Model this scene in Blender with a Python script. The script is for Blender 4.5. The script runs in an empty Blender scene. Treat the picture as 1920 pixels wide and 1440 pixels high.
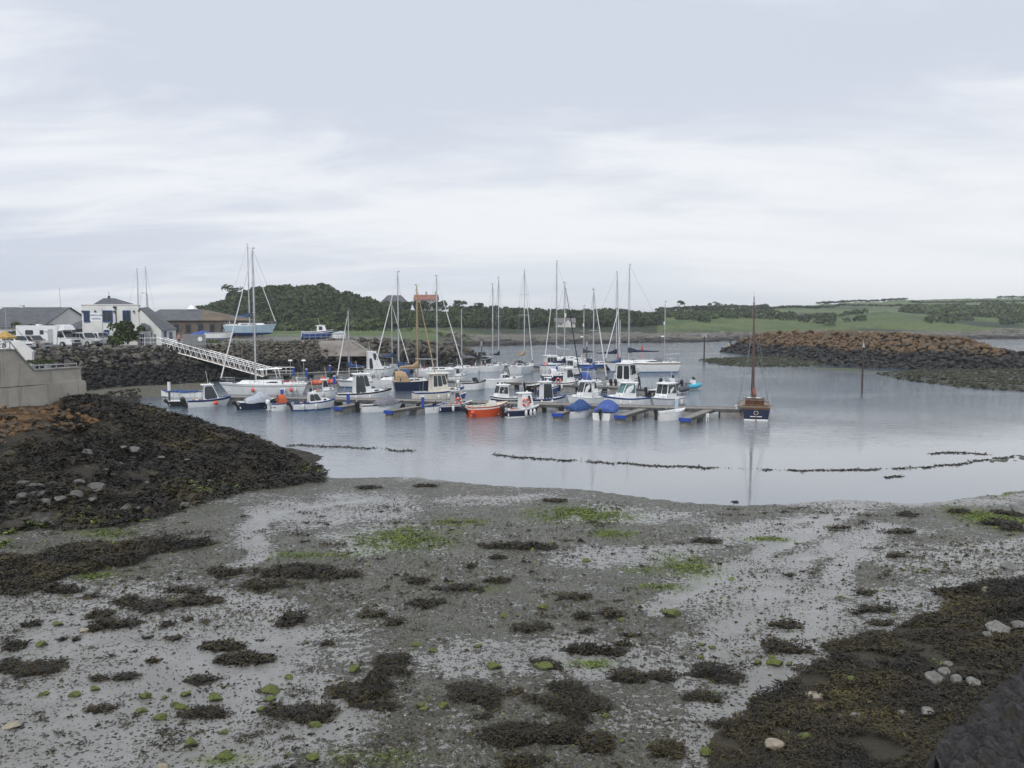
import bpy, bmesh, math, random
import numpy as np
from mathutils import Vector, Matrix
R = math.radians
random.seed(7)
rng = np.random.default_rng(11)
SC = bpy.context.scene
COL = SC.collection
# ---------------------------------------------------------------- camera
FP = 1478.0; PITCH = math.atan(120 / FP); EYE = 8.0
cam = bpy.data.cameras.new('camera'); cam.sensor_width = 36; cam.lens = 36 * FP / 1920
cam.clip_start = .1; cam.clip_end = 12000
co = bpy.data.objects.new('camera', cam); COL.objects.link(co)
co.location = (0, 0, EYE); co.rotation_euler = (math.pi / 2 - PITCH, 0, 0); SC.camera = co
# ---------------------------------------------------------------- light
SUN_EL, SUN_AZ = 48, 200      # azimuth clockwise from +Y
W = bpy.data.worlds.new('World'); SC.world = W; W.use_nodes = True
nt = W.node_tree; nt.nodes.clear()
def math_(t, op, a, b=None, c=None, clamp=False):
    n = t.nodes.new('ShaderNodeMath'); n.operation = op; n.use_clamp = clamp
    for i, v in enumerate((a, b, c)):
        if v is None: continue
        if isinstance(v, (int, float)): n.inputs[i].default_value = v
        else: t.links.new(v, n.inputs[i])
    return n.outputs[0]
def mixc(t, fac, a, b, mode='MIX'):
    n = t.nodes.new('ShaderNodeMix'); n.data_type = 'RGBA'; n.blend_type = mode; n.clamp_factor = True
    for s, v in ((n.inputs[0], fac), (n.inputs[6], a), (n.inputs[7], b)):
        if isinstance(v, (int, float)): s.default_value = v
        elif isinstance(v, (tuple, list)): s.default_value = tuple(v) + ((1,) if len(v) == 3 else ())
        else: t.links.new(v, s)
    return n.outputs[2]
def ramp(t, fac, stops):
    n = t.nodes.new('ShaderNodeMapRange'); n.interpolation_type = 'SMOOTHSTEP'
    n.inputs[1].default_value, n.inputs[2].default_value = stops
    t.links.new(fac, n.inputs[0]); return n.outputs[0]
def noise(t, vec, scale, detail=4, rough=.55, dist=0.):
    n = t.nodes.new('ShaderNodeTexNoise'); n.inputs['Scale'].default_value = scale
    n.inputs['Detail'].default_value = detail; n.inputs['Roughness'].default_value = rough; n.inputs['Distortion'].default_value = dist
    if vec is not None: t.links.new(vec, n.inputs['Vector'])
    return n.outputs['Fac']
tc = nt.nodes.new('ShaderNodeTexCoord')
sep = nt.nodes.new('ShaderNodeSeparateXYZ'); nt.links.new(tc.outputs['Generated'], sep.inputs[0])
X_, Y_, Z_ = sep.outputs
zc = math_(nt, 'ADD', math_(nt, 'MAXIMUM', Z_, 0.0), .16)
cb = nt.nodes.new('ShaderNodeCombineXYZ')
nt.links.new(math_(nt, 'DIVIDE', X_, zc), cb.inputs[0]); nt.links.new(math_(nt, 'DIVIDE', Y_, zc), cb.inputs[1])
mp = nt.nodes.new('ShaderNodeMapping'); mp.inputs['Rotation'].default_value = (0, 0, R(14)); mp.inputs['Scale'].default_value = (.34, .92, 1)
mp.inputs['Location'].default_value = (.3, 4.1, 0)
nt.links.new(cb.outputs[0], mp.inputs[0])
n1 = noise(nt, mp.outputs[0], .95, 7, .5, .35)
mp2 = nt.nodes.new('ShaderNodeMapping'); mp2.inputs['Rotation'].default_value = (0, 0, R(8)); mp2.inputs['Scale'].default_value = (.55, 1.15, 1)
nt.links.new(cb.outputs[0], mp2.inputs[0])
n2 = noise(nt, mp2.outputs[0], 2.3, 8, .6, .5)
n3 = noise(nt, mp.outputs[0], .42, 3, .5)
sky = nt.nodes.new('ShaderNodeTexSky'); sky.sky_type = 'NISHITA'; sky.sun_disc = False
sky.sun_elevation = R(SUN_EL); sky.sun_rotation = R(SUN_AZ); sky.air_density = 1.0; sky.dust_density = 2.0; sky.altitude = 0
nn = math_(nt, 'ADD', math_(nt, 'MULTIPLY', n1, .62), math_(nt, 'MULTIPLY', n2, .38))
f = ramp(nt, nn, (.41, .59))
cloud = mixc(nt, f, (5.4, 5.82, 6.7), (7.4, 7.65, 8.05))
# thin bright cloud low down, a little brighter to the right
low = math_(nt, 'SUBTRACT', 1.0, ramp(nt, Z_, (.02, .30)))
cloud = mixc(nt, math_(nt, 'MULTIPLY', low, math_(nt, 'ADD', math_(nt, 'MULTIPLY', X_, .9), .52), clamp=True), cloud, (7.7, 7.9, 8.1))
gap = math_(nt, 'MULTIPLY', ramp(nt, n3, (.50, .66)), ramp(nt, Z_, (.0, .05)))
bluish = mixc(nt, .35, (4.6, 5.6, 7.2), sky.outputs[0])
skyc = mixc(nt, math_(nt, 'MULTIPLY', gap, .55), cloud, bluish)
bg = nt.nodes.new('ShaderNodeBackground'); bg.inputs[1].default_value = .1
nt.links.new(skyc, bg.inputs[0])
wo = nt.nodes.new('ShaderNodeOutputWorld'); nt.links.new(bg.outputs[0], wo.inputs[0])
sl = bpy.data.lights.new('sun', 'SUN'); sl.energy = 1.5; sl.angle = R(22); sl.color = (1, .965, .91)
so = bpy.data.objects.new('sun', sl); COL.objects.link(so)
az = R(SUN_AZ); el = R(SUN_EL)
sd = Vector((math.sin(az) * math.cos(el), math.cos(az) * math.cos(el), math.sin(el)))
so.rotation_euler = sd.to_track_quat('Z', 'Y').to_euler(); so.location = (0, -20, 60)
SC.view_settings.view_transform = 'Standard'; SC.view_settings.look = 'None'
SC.view_settings.exposure = .27; SC.view_settings.gamma = 1; SC.view_settings.use_curve_mapping = False
# ---------------------------------------------------------------- photo pixel -> place
cp, sp_ = math.cos(PITCH), math.sin(PITCH)
def ray(px, py):
    xc = (px - 960) / FP; yc = -(py - 720) / FP
    return (xc, cp + yc * sp_, yc * cp - sp_)
def G(px, py, z=0.):
    d = ray(px, py); t = (z - EYE) / d[2]; return Vector((d[0] * t, d[1] * t, z))
def Zp(px, py, Y):
    d = ray(px, py); t = Y / d[1]; return Vector((d[0] * t, Y, EYE + d[2] * t))
# ---------------------------------------------------------------- materials
MATS = {}
def new_mat(name):
    m = bpy.data.materials.new(name); m.use_nodes = True; t = m.node_tree
    return m, t, t.nodes['Principled BSDF']
def mat(name, col, rough=.5, var=.15, scale=3., bump=0., metal=0., rnd=0., col2=None, coat=0., bscale=None, fine=0.):
    if name in MATS: return MATS[name]
    m, t, b = new_mat(name)
    tcn = t.nodes.new('ShaderNodeTexCoord'); v = tcn.outputs['Object']
    n = noise(t, v, scale, 5, .6)
    c2 = col2 or tuple(max(0, c * (1 - 2.2 * var)) for c in col)
    c = mixc(t, ramp(t, n, (.35, .68)), col, c2)
    if rnd:
        oi = t.nodes.new('ShaderNodeObjectInfo')
        c = mixc(t, math_(t, 'MULTIPLY', oi.outputs['Random'], rnd), c, tuple(x * .35 for x in col))
    t.links.new(c, b.inputs['Base Color'])
    b.inputs['Roughness'].default_value = rough; b.inputs['Metallic'].default_value = metal
    if coat: b.inputs['Coat Weight'].default_value = coat
    t.links.new(math_(t, 'ADD', math_(t, 'MULTIPLY', n, .25), rough - .12, clamp=True), b.inputs['Roughness'])
    if bump:
        bn = t.nodes.new('ShaderNodeBump'); bn.inputs['Distance'].default_value = bump
        t.links.new(noise(t, v, bscale or scale * 4, 6, .65), bn.inputs['Height']); t.links.new(bn.outputs[0], b.inputs['Normal'])
    MATS[name] = m; return m
def tinted(name, cols, rough=.6, attr='tint', spec=.5, bump=0):
    """material whose colour runs through cols by the float attribute 'tint' of each blade or crown"""
    m, t, b = new_mat(name)
    a = t.nodes.new('ShaderNodeAttribute'); a.attribute_name = attr
    r = t.nodes.new('ShaderNodeValToRGB'); e = r.color_ramp.elements
    while len(e) < len(cols): e.new(.5)
    for i, c in enumerate(cols):
        e[i].position = i / (len(cols) - 1); e[i].color = tuple(c) + (1,)
    t.links.new(a.outputs['Fac'], r.inputs[0]); t.links.new(r.outputs[0], b.inputs['Base Color'])
    b.inputs['Roughness'].default_value = rough; b.inputs['Specular IOR Level'].default_value = spec
    MATS[name] = m; return m
# ---------------------------------------------------------------- objects
def tag(o, label=None, cat=None, group=None, kind=None):
    if label: o['label'] = label
    if cat: o['category'] = cat
    if group: o['group'] = group
    if kind: o['kind'] = kind
    return o
def empty(name, loc=(0, 0, 0), rz=0., label=None, cat=None, group=None, parent=None):
    o = bpy.data.objects.new(name, None); COL.objects.link(o); o.empty_display_size = .3
    o.location = loc; o.rotation_euler = (0, 0, rz); o.parent = parent
    return tag(o, label, cat, group)
def inst(name, me, loc, rot=(0, 0, 0), scl=(1, 1, 1), parent=None):
    o = bpy.data.objects.new(name, me); COL.objects.link(o)
    o.location = loc; o.rotation_euler = rot; o.scale = scl; o.parent = parent; return o
class MB:
    """collects shapes, links them as ONE mesh object"""
    def __init__(s): s.v = []; s.f = []; s.m = []; s.mats = []
    def mi(s, m):
        if m not in s.mats: s.mats.append(m)
        return s.mats.index(m)
    def add(s, vs, fs, m):
        k = len(s.v); i = s.mi(m); s.v += [tuple(q) for q in vs]
        for f in fs: s.f.append(tuple(k + a for a in f)); s.m.append(i)
        return s
    def box(s, c, d, m, rz=0., rx=0., ry=0., top=1.):
        x, y, z = (q / 2 for q in d)
        vs = [(-x, -y, -z), (x, -y, -z), (x, y, -z), (-x, y, -z), (-x * top, -y * top, z), (x * top, -y * top, z), (x * top, y * top, z), (-x * top, y * top, z)]
        M = Matrix.Rotation(rz, 3, 'Z') @ Matrix.Rotation(ry, 3, 'Y') @ Matrix.Rotation(rx, 3, 'X')
        vs = [M @ Vector(v) + Vector(c) for v in vs]
        return s.add(vs, [(3, 2, 1, 0), (4, 5, 6, 7), (0, 1, 5, 4), (1, 2, 6, 5), (2, 3, 7, 6), (3, 0, 4, 7)], m)
    def hexa(s, p, m):
        return s.add(p, [(3, 2, 1, 0), (4, 5, 6, 7), (0, 1, 5, 4), (1, 2, 6, 5), (2, 3, 7, 6), (3, 0, 4, 7)], m)
    def tube(s, p0, p1, r, m, r1=None, n=6, cap=True):
        p0, p1 = Vector(p0), Vector(p1); r1 = r if r1 is None else r1
        d = (p1 - p0); 
        if d.length < 1e-6: return s
        q = d.to_track_quat('Z', 'Y')
        vs = [p0 + q @ Vector((math.cos(a) * r, math.sin(a) * r, 0)) for a in (2 * math.pi * i / n for i in range(n))]
        vs += [p1 + q @ Vector((math.cos(a) * r1, math.sin(a) * r1, 0)) for a in (2 * math.pi * i / n for i in range(n))]
        fs = [(i, (i + 1) % n, n + (i + 1) % n, n + i) for i in range(n)]
        if cap: fs += [tuple(range(n - 1, -1, -1)), tuple(range(n, 2 * n))]
        return s.add(vs, fs, m)
    def path(s, pts, r, m, n=5, closed=False):
        pts = [Vector(p) for p in pts]
        k = len(pts) if closed else len(pts) - 1
        for i in range(k): s.tube(pts[i], pts[(i + 1) % len(pts)], r, m, n=n)
        return s
    def loft(s, secs, m, caps=True, closed=True):
        n = len(secs[0]); vs = [p for sec in secs for p in sec]; fs = []
        for i in range(len(secs) - 1):
            for j in range(n if closed else n - 1):
                a = i * n + j; b = i * n + (j + 1) % n; fs.append((a, b, b + n, a + n))
        if caps and closed: fs += [tuple(range(n - 1, -1, -1)), tuple(range((len(secs) - 1) * n, len(secs) * n))]
        return s.add(vs, fs, m)
    def ball(s, c, r, m, sq=(1, 1, 1), n=8, k=5):
        secs = []
        for i in range(k + 1):
            a = math.pi * i / k; rr = max(.001, math.sin(a))
            secs.append([(c[0] + r * sq[0] * rr * math.cos(2 * math.pi * j / n), c[1] + r * sq[1] * rr * math.sin(2 * math.pi * j / n), c[2] - r * sq[2] * math.cos(a)) for j in range(n)])
        return s.loft(secs, m)
    def ring(s, c, R_, r, m, axis='Y', n=14, k=6, m2=None, rz=0.):
        rot = {'Y': Matrix.Rotation(math.pi / 2, 3, 'X'), 'X': Matrix.Rotation(math.pi / 2, 3, 'Y'), 'Z': Matrix.Identity(3)}[axis]
        rot = Matrix.Rotation(rz, 3, 'Z') @ rot
        P = [[rot @ Vector(((R_ + r * math.cos(b)) * math.cos(a), (R_ + r * math.cos(b)) * math.sin(a), r * math.sin(b))) + Vector(c) for b in (2 * math.pi * j / k for j in range(k))] for a in (2 * math.pi * i / n for i in range(n))]
        for i in range(n):
            s.loft([P[i], P[(i + 1) % n]], (m2 if m2 and i % 4 == 0 else m), caps=False)
        return s
    def build(s, name, parent=None, smooth=False, loc=None):
        me = bpy.data.meshes.new(name); me.from_pydata(s.v, [], s.f)
        for m in s.mats: me.materials.append(m)
        me.polygons.foreach_set('material_index', s.m)
        if smooth: me.polygons.foreach_set('use_smooth', [True] * len(s.f))
        me.update()
        o = bpy.data.objects.new(name, me); COL.objects.link(o); o.parent = parent
        if loc is not None: o.location = loc
        return o
def np_mesh(name, V, F, material, attrs=None, smooth=False, parent=None, mats=None, midx=None):
    """V (n,3), F (m,k) with k 3 or 4"""
    me = bpy.data.meshes.new(name); k = F.shape[1]
    me.vertices.add(len(V)); me.vertices.foreach_set('co', np.ascontiguousarray(V, np.float32).ravel())
    me.loops.add(F.size); me.loops.foreach_set('vertex_index', np.ascontiguousarray(F, np.int32).ravel())
    me.polygons.add(len(F)); me.polygons.foreach_set('loop_start', np.arange(0, F.size, k, dtype=np.int32))
    me.polygons.foreach_set('loop_total', np.full(len(F), k, np.int32))
    if smooth: me.polygons.foreach_set('use_smooth', np.ones(len(F), bool))
    for m in (mats or [material]): me.materials.append(m)
    if midx is not None: me.polygons.foreach_set('material_index', midx.astype(np.int32))
    me.update(calc_edges=True)
    for an, av in (attrs or {}).items():
        a = me.attributes.new(an, 'FLOAT', 'POINT'); a.data.foreach_set('value', np.ascontiguousarray(av, np.float32))
    o = bpy.data.objects.new(name, me); COL.objects.link(o); o.parent = parent; return o
def grid_faces(nr, nc):
    i = np.arange(nr - 1)[:, None] * nc + np.arange(nc - 1)[None, :]; i = i.ravel()
    return np.stack([i, i + 1, i + nc + 1, i + nc], 1)
def vnoise(x, y, seed=0):
    xi = np.floor(x).astype(np.int64); yi = np.floor(y).astype(np.int64); fx = x - xi; fy = y - yi
    fx = fx * fx * (3 - 2 * fx); fy = fy * fy * (3 - 2 * fy)
    def h(a, b):
        n = (a * 374761393 + b * 668265263 + seed * 1442695041) & 0xffffffff
        n = ((n ^ (n >> 13)) * 1274126177) & 0xffffffff
        return ((n ^ (n >> 16)) & 0xffff) / 65535.
    return (h(xi, yi) * (1 - fx) + h(xi + 1, yi) * fx) * (1 - fy) + (h(xi, yi + 1) * (1 - fx) + h(xi + 1, yi + 1) * fx) * fy
def fbm(x, y, o=4, seed=0, g=.5):
    s = 0; a = 1; t = 0
    for i in range(o): s = s + a * vnoise(x * 2 ** i + 17.3 * i, y * 2 ** i - 9.1 * i, seed + i); t += a; a *= g
    return s / t * 2 - 1
# ---------------------------------------------------------------- near terrain height
_c = []
def cpx(l):
    for px, py, z in l: p = G(px, py, z); _c.append((p.x, p.y, z))
SHORE = [(600, 893), (700, 897), (850, 903), (1000, 915), (1100, 920), (1200, 931), (1300, 942), (1400, 948), (1480, 946), (1600, 937), (1700, 941), (1800, 934), (1920, 915), (2150, 900)]
cpx([(a, b, 0) for a, b in SHORE])
for a, b in SHORE:
    p = G(a, b, 0); _c.append((p.x, p.y - 2.2, .10)); _c.append((p.x, p.y + 1.6, -.09)); _c.append((p.x, p.y + 5, -.28)); _c.append((p.x, p.y + 18, -1.))
cpx([(300, 1100, .25), (600, 1080, .24), (900, 1080, .26), (1200, 1080, .22), (600, 1250, .42), (1000, 1250, .42), (300, 1250, .42), (0, 1140, .36), (0, 1440, .62), (500, 1440, .62), (1000, 1440, .6)])
cpx([(450, 925, .14), (330, 965, .27), (230, 990, .36), (0, 1003, .5), (520, 912, .14), (560, 903, .12), (600, 915, .14), (500, 940, .2), (560, 960, .2), (640, 940, .18)])
BCREST = [(160, 750, 3.4), (240, 757, 3.05), (300, 769, 2.65), (360, 791, 2.05), (400, 806, 1.7), (480, 827, 1.05), (540, 850, .5), (585, 882, .06)]
cpx(BCREST)
for a, b, z in BCREST:
    p = G(a, b, z); _c.append((p.x + 1.2, p.y + 4 + z * 1.2, -.6)); _c.append((p.x + 3, p.y + 14, -1.4))
cpx([(0, 772, 3.2), (80, 760, 3.3), (0, 876, 1.7), (200, 855, 1.65), (400, 873, .82), (300, 880, 1.15), (480, 880, .45), (120, 800, 2.7)])
_c += [(-30, 20, 2.), (-38, 36, 3.6), (-34, 46, 3.5), (-30, 49, 3.4), (-36, 55, 3.4), (-45, 60, 3.4)]
cpx([(1920, 1440, 1.7), (1920, 1250, 1.05), (1920, 1100, .75), (1750, 1350, .85), (1600, 1350, .58), (1600, 1200, .42), (1800, 1150, .55), (1920, 960, .3), (1400, 1200, .3), (1400, 1440, .5), (1650, 1000, .14), (2150, 1000, .6)])
_c += [(25, 15, 3), (12, 7, 2.4), (0, 5, .9), (-15, 6, 1.), (30, 28, 1.2)]
_C = np.array(_c); _P = _C[:, :2] / 10.
def _tps():
    d = np.linalg.norm(_P[:, None] - _P[None], axis=2); K = np.where(d > 0, d * d * np.log(d + 1e-12), 0) + np.eye(len(_P)) * .02
    A = np.zeros((len(_P) + 3,) * 2); n = len(_P); A[:n, :n] = K; A[:n, n] = 1; A[:n, n + 1:] = _P; A[n:, :n] = A[:n, n:].T
    return np.linalg.solve(A, np.concatenate([_C[:, 2], np.zeros(3)]))
_Wt = _tps()
CH = [[(700, 938), (640, 944), (560, 954), (500, 968), (474, 990), (468, 1012), (490, 1045), (440, 1070)],
      [(1612, 936), (1570, 965), (1500, 1005), (1420, 1045), (1330, 1085), (1230, 1150)],
      [(1560, 965), (1480, 975), (1400, 985)],
      [(1665, 985), (1620, 1020), (1585, 1055), (1560, 1110), (1530, 1180), (1470, 1260), (1410, 1330), (1330, 1350)],
      [(1600, 1000), (1540, 1040), (1440, 1060)],
      [(1500, 1060), (1450, 1120), (1380, 1180), (1330, 1230)]]
CHW = [np.array([tuple(G(a, b, .15))[:2] for a, b in l]) for l in CH]
def seg_dist(x, y, pl):
    best = np.full(x.shape, 1e9)
    for (ax, ay), (bx, by) in zip(pl[:-1], pl[1:]):
        dx, dy = bx - ax, by - ay; t = np.clip(((x - ax) * dx + (y - ay) * dy) / (dx * dx + dy * dy), 0, 1)
        best = np.minimum(best, np.hypot(x - ax - t * dx, y - ay - t * dy))
    return best
def bank_mask(x, y):
    """1 on the rock bank at the left"""
    cx, cy = G(590, 900).x, 0
    toe = np.array([tuple(G(a, b, z))[:2] for a, b, z in [(-200, 1010, .6), (0, 1003, .5), (230, 990, .36), (330, 965, .27), (450, 925, .14), (600, 893, 0)]])
    ty = np.interp(x, toe[:, 0], toe[:, 1]); return np.clip((y - ty) / 2.5, 0, 1) * (x < cx + 1)
def H(x, y, detail=True):
    x = np.asarray(x, float); y = np.asarray(y, float); z = np.zeros(x.shape)
    px, py = x / 10, y / 10
    for i in range(len(_P)):
        r2 = (px - _P[i, 0]) ** 2 + (py - _P[i, 1]) ** 2
        z += _Wt[i] * .5 * r2 * np.log(r2 + 1e-12)
    n = len(_P); z += _Wt[n] + _Wt[n + 1] * px + _Wt[n + 2] * py
    z = np.clip(z, -2.2, 5)
    b = bank_mask(x, y); rr = np.clip((z - .45) / .8, 0, 1) * (x > 2)
    z = z + fbm(x * .35, y * .35, 3, 5) * .03 * (1 - b)
    if detail:
        ch = np.zeros(x.shape)
        for pl in CHW:
            w = .28 + .2 * vnoise(x * .7, y * .7, 9); ch = np.maximum(ch, np.exp(-(seg_dist(x, y, pl) / w) ** 2))
        z = z - .04 * ch * np.clip(z / .1, 0, 1) * (1 - b)
        z = z + b * (fbm(x * .6, y * .6, 5, 3) * .34 + .1 * np.abs(fbm(x * 1.9, y * 1.9, 3, 8)))
        z = z + rr * (fbm(x * .9, y * .9, 5, 21) * .16)
        z = z + (1 - b) * fbm(x * 3.2, y * 3.2, 3, 31) * .014
    return z
_cy = np.linspace(0, 0, 1)
def castmany(P, lift=0.):
    """photo pixels -> points on the near terrain"""
    P = np.asarray(P, float); xc = (P[:, 0] - 960) / FP; yc = -(P[:, 1] - 720) / FP
    dx, dy, dz = xc, cp + yc * sp_, yc * cp - sp_
    t = (0.3 - EYE) / dz
    for _ in range(9):
        h = H(dx * t, dy * t) + lift; t = .35 * t + .65 * (h - EYE) / dz
    return np.stack([dx * t, dy * t, EYE + dz * t], 1)
# ================================================================ SETTING: water, mud, shore
def water_mat():
    m, t, b = new_mat('sea_water')
    g = t.nodes.new('ShaderNodeNewGeometry'); s = t.nodes.new('ShaderNodeSeparateXYZ'); t.links.new(g.outputs['Position'], s.inputs[0])
    mpn = t.nodes.new('ShaderNodeMapping'); t.links.new(g.outputs['Position'], mpn.inputs[0]); mpn.inputs['Scale'].default_value = (1, 1.9, 1)
    w = noise(t, g.outputs['Position'], .045, 3, .5)
    # calm inshore, ruffled further out and in patches
    far = ramp(t, math_(t, 'ADD', math_(t, 'ADD', s.outputs[1], math_(t, 'MULTIPLY', s.outputs[0], -.28)), math_(t, 'MULTIPLY', math_(t, 'SUBTRACT', w, .5), 30)), (40, 58))
    pat = ramp(t, noise(t, mpn.outputs[0], .03, 4, .55), (.32, .60))
    amp = math_(t, 'ADD', .03, math_(t, 'MULTIPLY', far, math_(t, 'ADD', .35, math_(t, 'MULTIPLY', pat, .65))))
    h = math_(t, 'ADD', noise(t, mpn.outputs[0], 3.4, 4, .6, .4), math_(t, 'MULTIPLY', noise(t, mpn.outputs[0], 1.15, 3, .5, .6), 2.6))
    bn = t.nodes.new('ShaderNodeBump'); bn.inputs['Distance'].default_value = .044
    t.links.new(math_(t, 'MULTIPLY', h, amp), bn.inputs['Height']); t.links.new(bn.outputs[0], b.inputs['Normal'])
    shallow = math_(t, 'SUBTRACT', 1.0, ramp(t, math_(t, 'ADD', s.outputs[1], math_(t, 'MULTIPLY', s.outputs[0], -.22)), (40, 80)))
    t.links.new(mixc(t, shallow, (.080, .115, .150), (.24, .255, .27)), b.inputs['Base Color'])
    b.inputs['Roughness'].default_value = .03; b.inputs['IOR'].default_value = 1.45
    return m
V = np.array([(-1800, -60, 0), (2600, -60, 0), (2600, 9000, 0), (-1800, 9000, 0)], float)
sea = np_mesh('water', V, np.array([[0, 1, 2, 3]]), water_mat()); tag(sea, kind='structure')
V = np.array([(-1800, -60, -3), (2600, -60, -3), (2600, 9000, -3), (-1800, 9000, -3)], float)
tag(np_mesh('seabed', V, np.array([[0, 1, 2, 3]]), mat('sea_bed', (.12, .12, .1), .8)), kind='structure')

def blob(x, y, lst, soft=.35):
    m = np.zeros(x.shape)
    for (px, py, rx, ry) in lst:
        c, r, u, d = castmany([(px, py), (px + rx, py), (px, py - ry), (px, min(py + ry, 1500))])
        sx = abs(r[0] - c[0]); sy = max(.02, (u[1] - d[1]) / 2); cy = (u[1] + d[1]) / 2
        m = np.maximum(m, np.clip(1.35 - np.hypot((x - c[0]) / sx, (y - cy) / sy), 0, 1))
    return m
ALG = [(760, 1010, 110, 28), (1090, 965, 110, 18), (1290, 1062, 60, 26), (1210, 1068, 60, 8), (1870, 975, 80, 30), (1150, 1000, 50, 9), (560, 1040, 60, 8), (1850, 925, 60, 6), (180, 1080, 60, 10),
       (900, 1105, 50, 6), (1240, 1100, 60, 8), (1100, 1245, 50, 10), (700, 1420, 120, 16), (420, 1425, 70, 12), (200, 1000, 70, 10), (860, 980, 60, 8), (650, 1040, 60, 7), (1440, 1010, 50, 5)]
def mud_mat():
    m, t, b = new_mat('wet_mud')
    g = t.nodes.new('ShaderNodeNewGeometry'); P = g.outputs['Position']
    at = lambda n: (lambda q: (setattr(q, 'attribute_name', n), q.outputs['Fac'])[1])(t.nodes.new('ShaderNodeAttribute'))
    wet, weed, alg, bank = at('wet'), at('weed'), at('algae'), at('bank')
    film = mixc(t, ramp(t, noise(t, P, .9, 4, .6), (.35, .65)), (.225, .221, .208), (.170, .166, .150))  # wet film; sky reflection is painted into its pale colour
    mudc = mixc(t, ramp(t, noise(t, P, 1.3, 6, .7), (.32, .68)), (.140, .135, .104), (.080, .080, .054))
    mudc = mixc(t, ramp(t, noise(t, P, .55, 5, .7, .5), (.52, .70)), mudc, (.070, .072, .034))
    fn = math_(t, 'ADD', math_(t, 'MULTIPLY', noise(t, P, 5.5, 4, .6), .62), math_(t, 'MULTIPLY', noise(t, P, 19, 4, .6), .38))
    thr = math_(t, 'ADD', math_(t, 'ADD', math_(t, 'MULTIPLY', wet, .165), math_(t, 'MULTIPLY', at('channel'), .20)), math_(t, 'ADD', .452, math_(t, 'MULTIPLY', math_(t, 'SUBTRACT', noise(t, P, .7, 4, .6), .5), -.22)))
    dry = ramp(t, math_(t, 'SUBTRACT', fn, thr), (-.035, .06))
    base = mixc(t, dry, film, mudc)
    vo = t.nodes.new('ShaderNodeTexVoronoi'); vo.inputs['Scale'].default_value = 8.5; t.links.new(P, vo.inputs['Vector'])
    dens = ramp(t, math_(t, 'ADD', noise(t, P, .6, 4, .6), math_(t, 'MULTIPLY', wet, -.16)), (.32, .52))
    spot = math_(t, 'MULTIPLY', math_(t, 'SUBTRACT', 1.0, ramp(t, vo.outputs['Distance'], (.10, .34))), dens)
    base = mixc(t, math_(t, 'MULTIPLY', spot, .75), base, (.035, .032, .024))
    ga = math_(t, 'MULTIPLY', alg, ramp(t, noise(t, P, 5.5, 6, .75), (.34, .56)))
    base = mixc(t, ga, base, mixc(t, noise(t, P, 14, 2), (.075, .105, .018), (.11, .14, .03)))
    rock = mixc(t, ramp(t, noise(t, P, 2.2, 6, .7), (.35, .65)), (.028, .022, .015), (.055, .045, .026))
    sz = t.nodes.new('ShaderNodeSeparateXYZ'); t.links.new(P, sz.inputs[0])
    lich = math_(t, 'MULTIPLY', ramp(t, math_(t, 'ADD', sz.outputs[2], math_(t, 'MULTIPLY', noise(t, P, .6, 4), 1.4)), (3.35, 3.8)), ramp(t, noise(t, P, 2.1, 5, .65), (.35, .6)))
    rock = mixc(t, lich, rock, (.13, .07, .024))
    base = mixc(t, weed, base, (.040, .033, .018))
    base = mixc(t, bank, base, rock)
    t.links.new(base, b.inputs['Base Color'])
    wet = math_(t, 'MULTIPLY', math_(t, 'SUBTRACT', 1.0, math_(t, 'MAXIMUM', dry, spot)), math_(t, 'SUBTRACT', 1.0, math_(t, 'MAXIMUM', weed, bank)))
    dry = math_(t, 'MAXIMUM', weed, bank)
    rg = math_(t, 'SUBTRACT', .46, math_(t, 'MULTIPLY', wet, .38))
    rg = math_(t, 'ADD', rg, math_(t, 'MULTIPLY', dry, .35), clamp=True)
    t.links.new(rg, b.inputs['Roughness']); b.inputs['IOR'].default_value = 1.5
    hgt = math_(t, 'ADD', math_(t, 'MULTIPLY', spot, 1.0), math_(t, 'MULTIPLY', noise(t, P, 11, 5, .7), math_(t, 'ADD', 1.1, math_(t, 'MULTIPLY', bank, 2.5))))
    hgt = math_(t, 'ADD', math_(t, 'MULTIPLY', hgt, math_(t, 'SUBTRACT', 1.0, math_(t, 'MULTIPLY', wet, .86))), math_(t, 'MULTIPLY', math_(t, 'SUBTRACT', 1.0, wet), .5))
    bn = t.nodes.new('ShaderNodeBump'); bn.inputs['Distance'].default_value = .06
    t.links.new(hgt, bn.inputs['Height']); t.links.new(bn.outputs[0], b.inputs['Normal'])
    return m
# world-space polygons of the thick weed
def wpoly(pts): return castmany(pts)[:, :2]
RF = wpoly([(1925, 1085), (1800, 1105), (1745, 1150), (1700, 1165), (1600, 1195), (1540, 1200), (1535, 1240), (1480, 1262), (1462, 1290), (1400, 1320), (1395, 1345), (1340, 1385), (1345, 1440), (1300, 1490), (2100, 1490), (2150, 1085)])
LB = wpoly([(-250, 1110), (60, 1108), (130, 1085), (240, 1062), (300, 1035), (385, 1026), (385, 1014), (250, 1016), (110, 1030), (60, 1040), (-250, 1040)])
def inpoly(x, y, pl):
    c = np.zeros(x.shape, bool); n = len(pl)
    for i in range(n):
        x1, y1 = pl[i]; x2, y2 = pl[(i + 1) % n]
        if y1 == y2: continue
        c ^= ((y1 > y) != (y2 > y)) & (x < (x2 - x1) * (y - y1) / (y2 - y1) + x1)
    return c
def warp(x, y, a=.35): return x + a * fbm(x * 1.1, y * 1.1, 4, 40), y + a * 1.6 * fbm(x * 1.1, y * 1.1, 4, 50)
def infield(x, y):
    wx, wy = warp(x, y); return inpoly(wx, wy, RF) | inpoly(wx, wy, LB)
nc, nr = 900, 520
u = np.linspace(-.92, .98, nc)[None, :]; q = np.linspace(1 / 7.5, 1 / 57., nr)[:, None]
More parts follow.
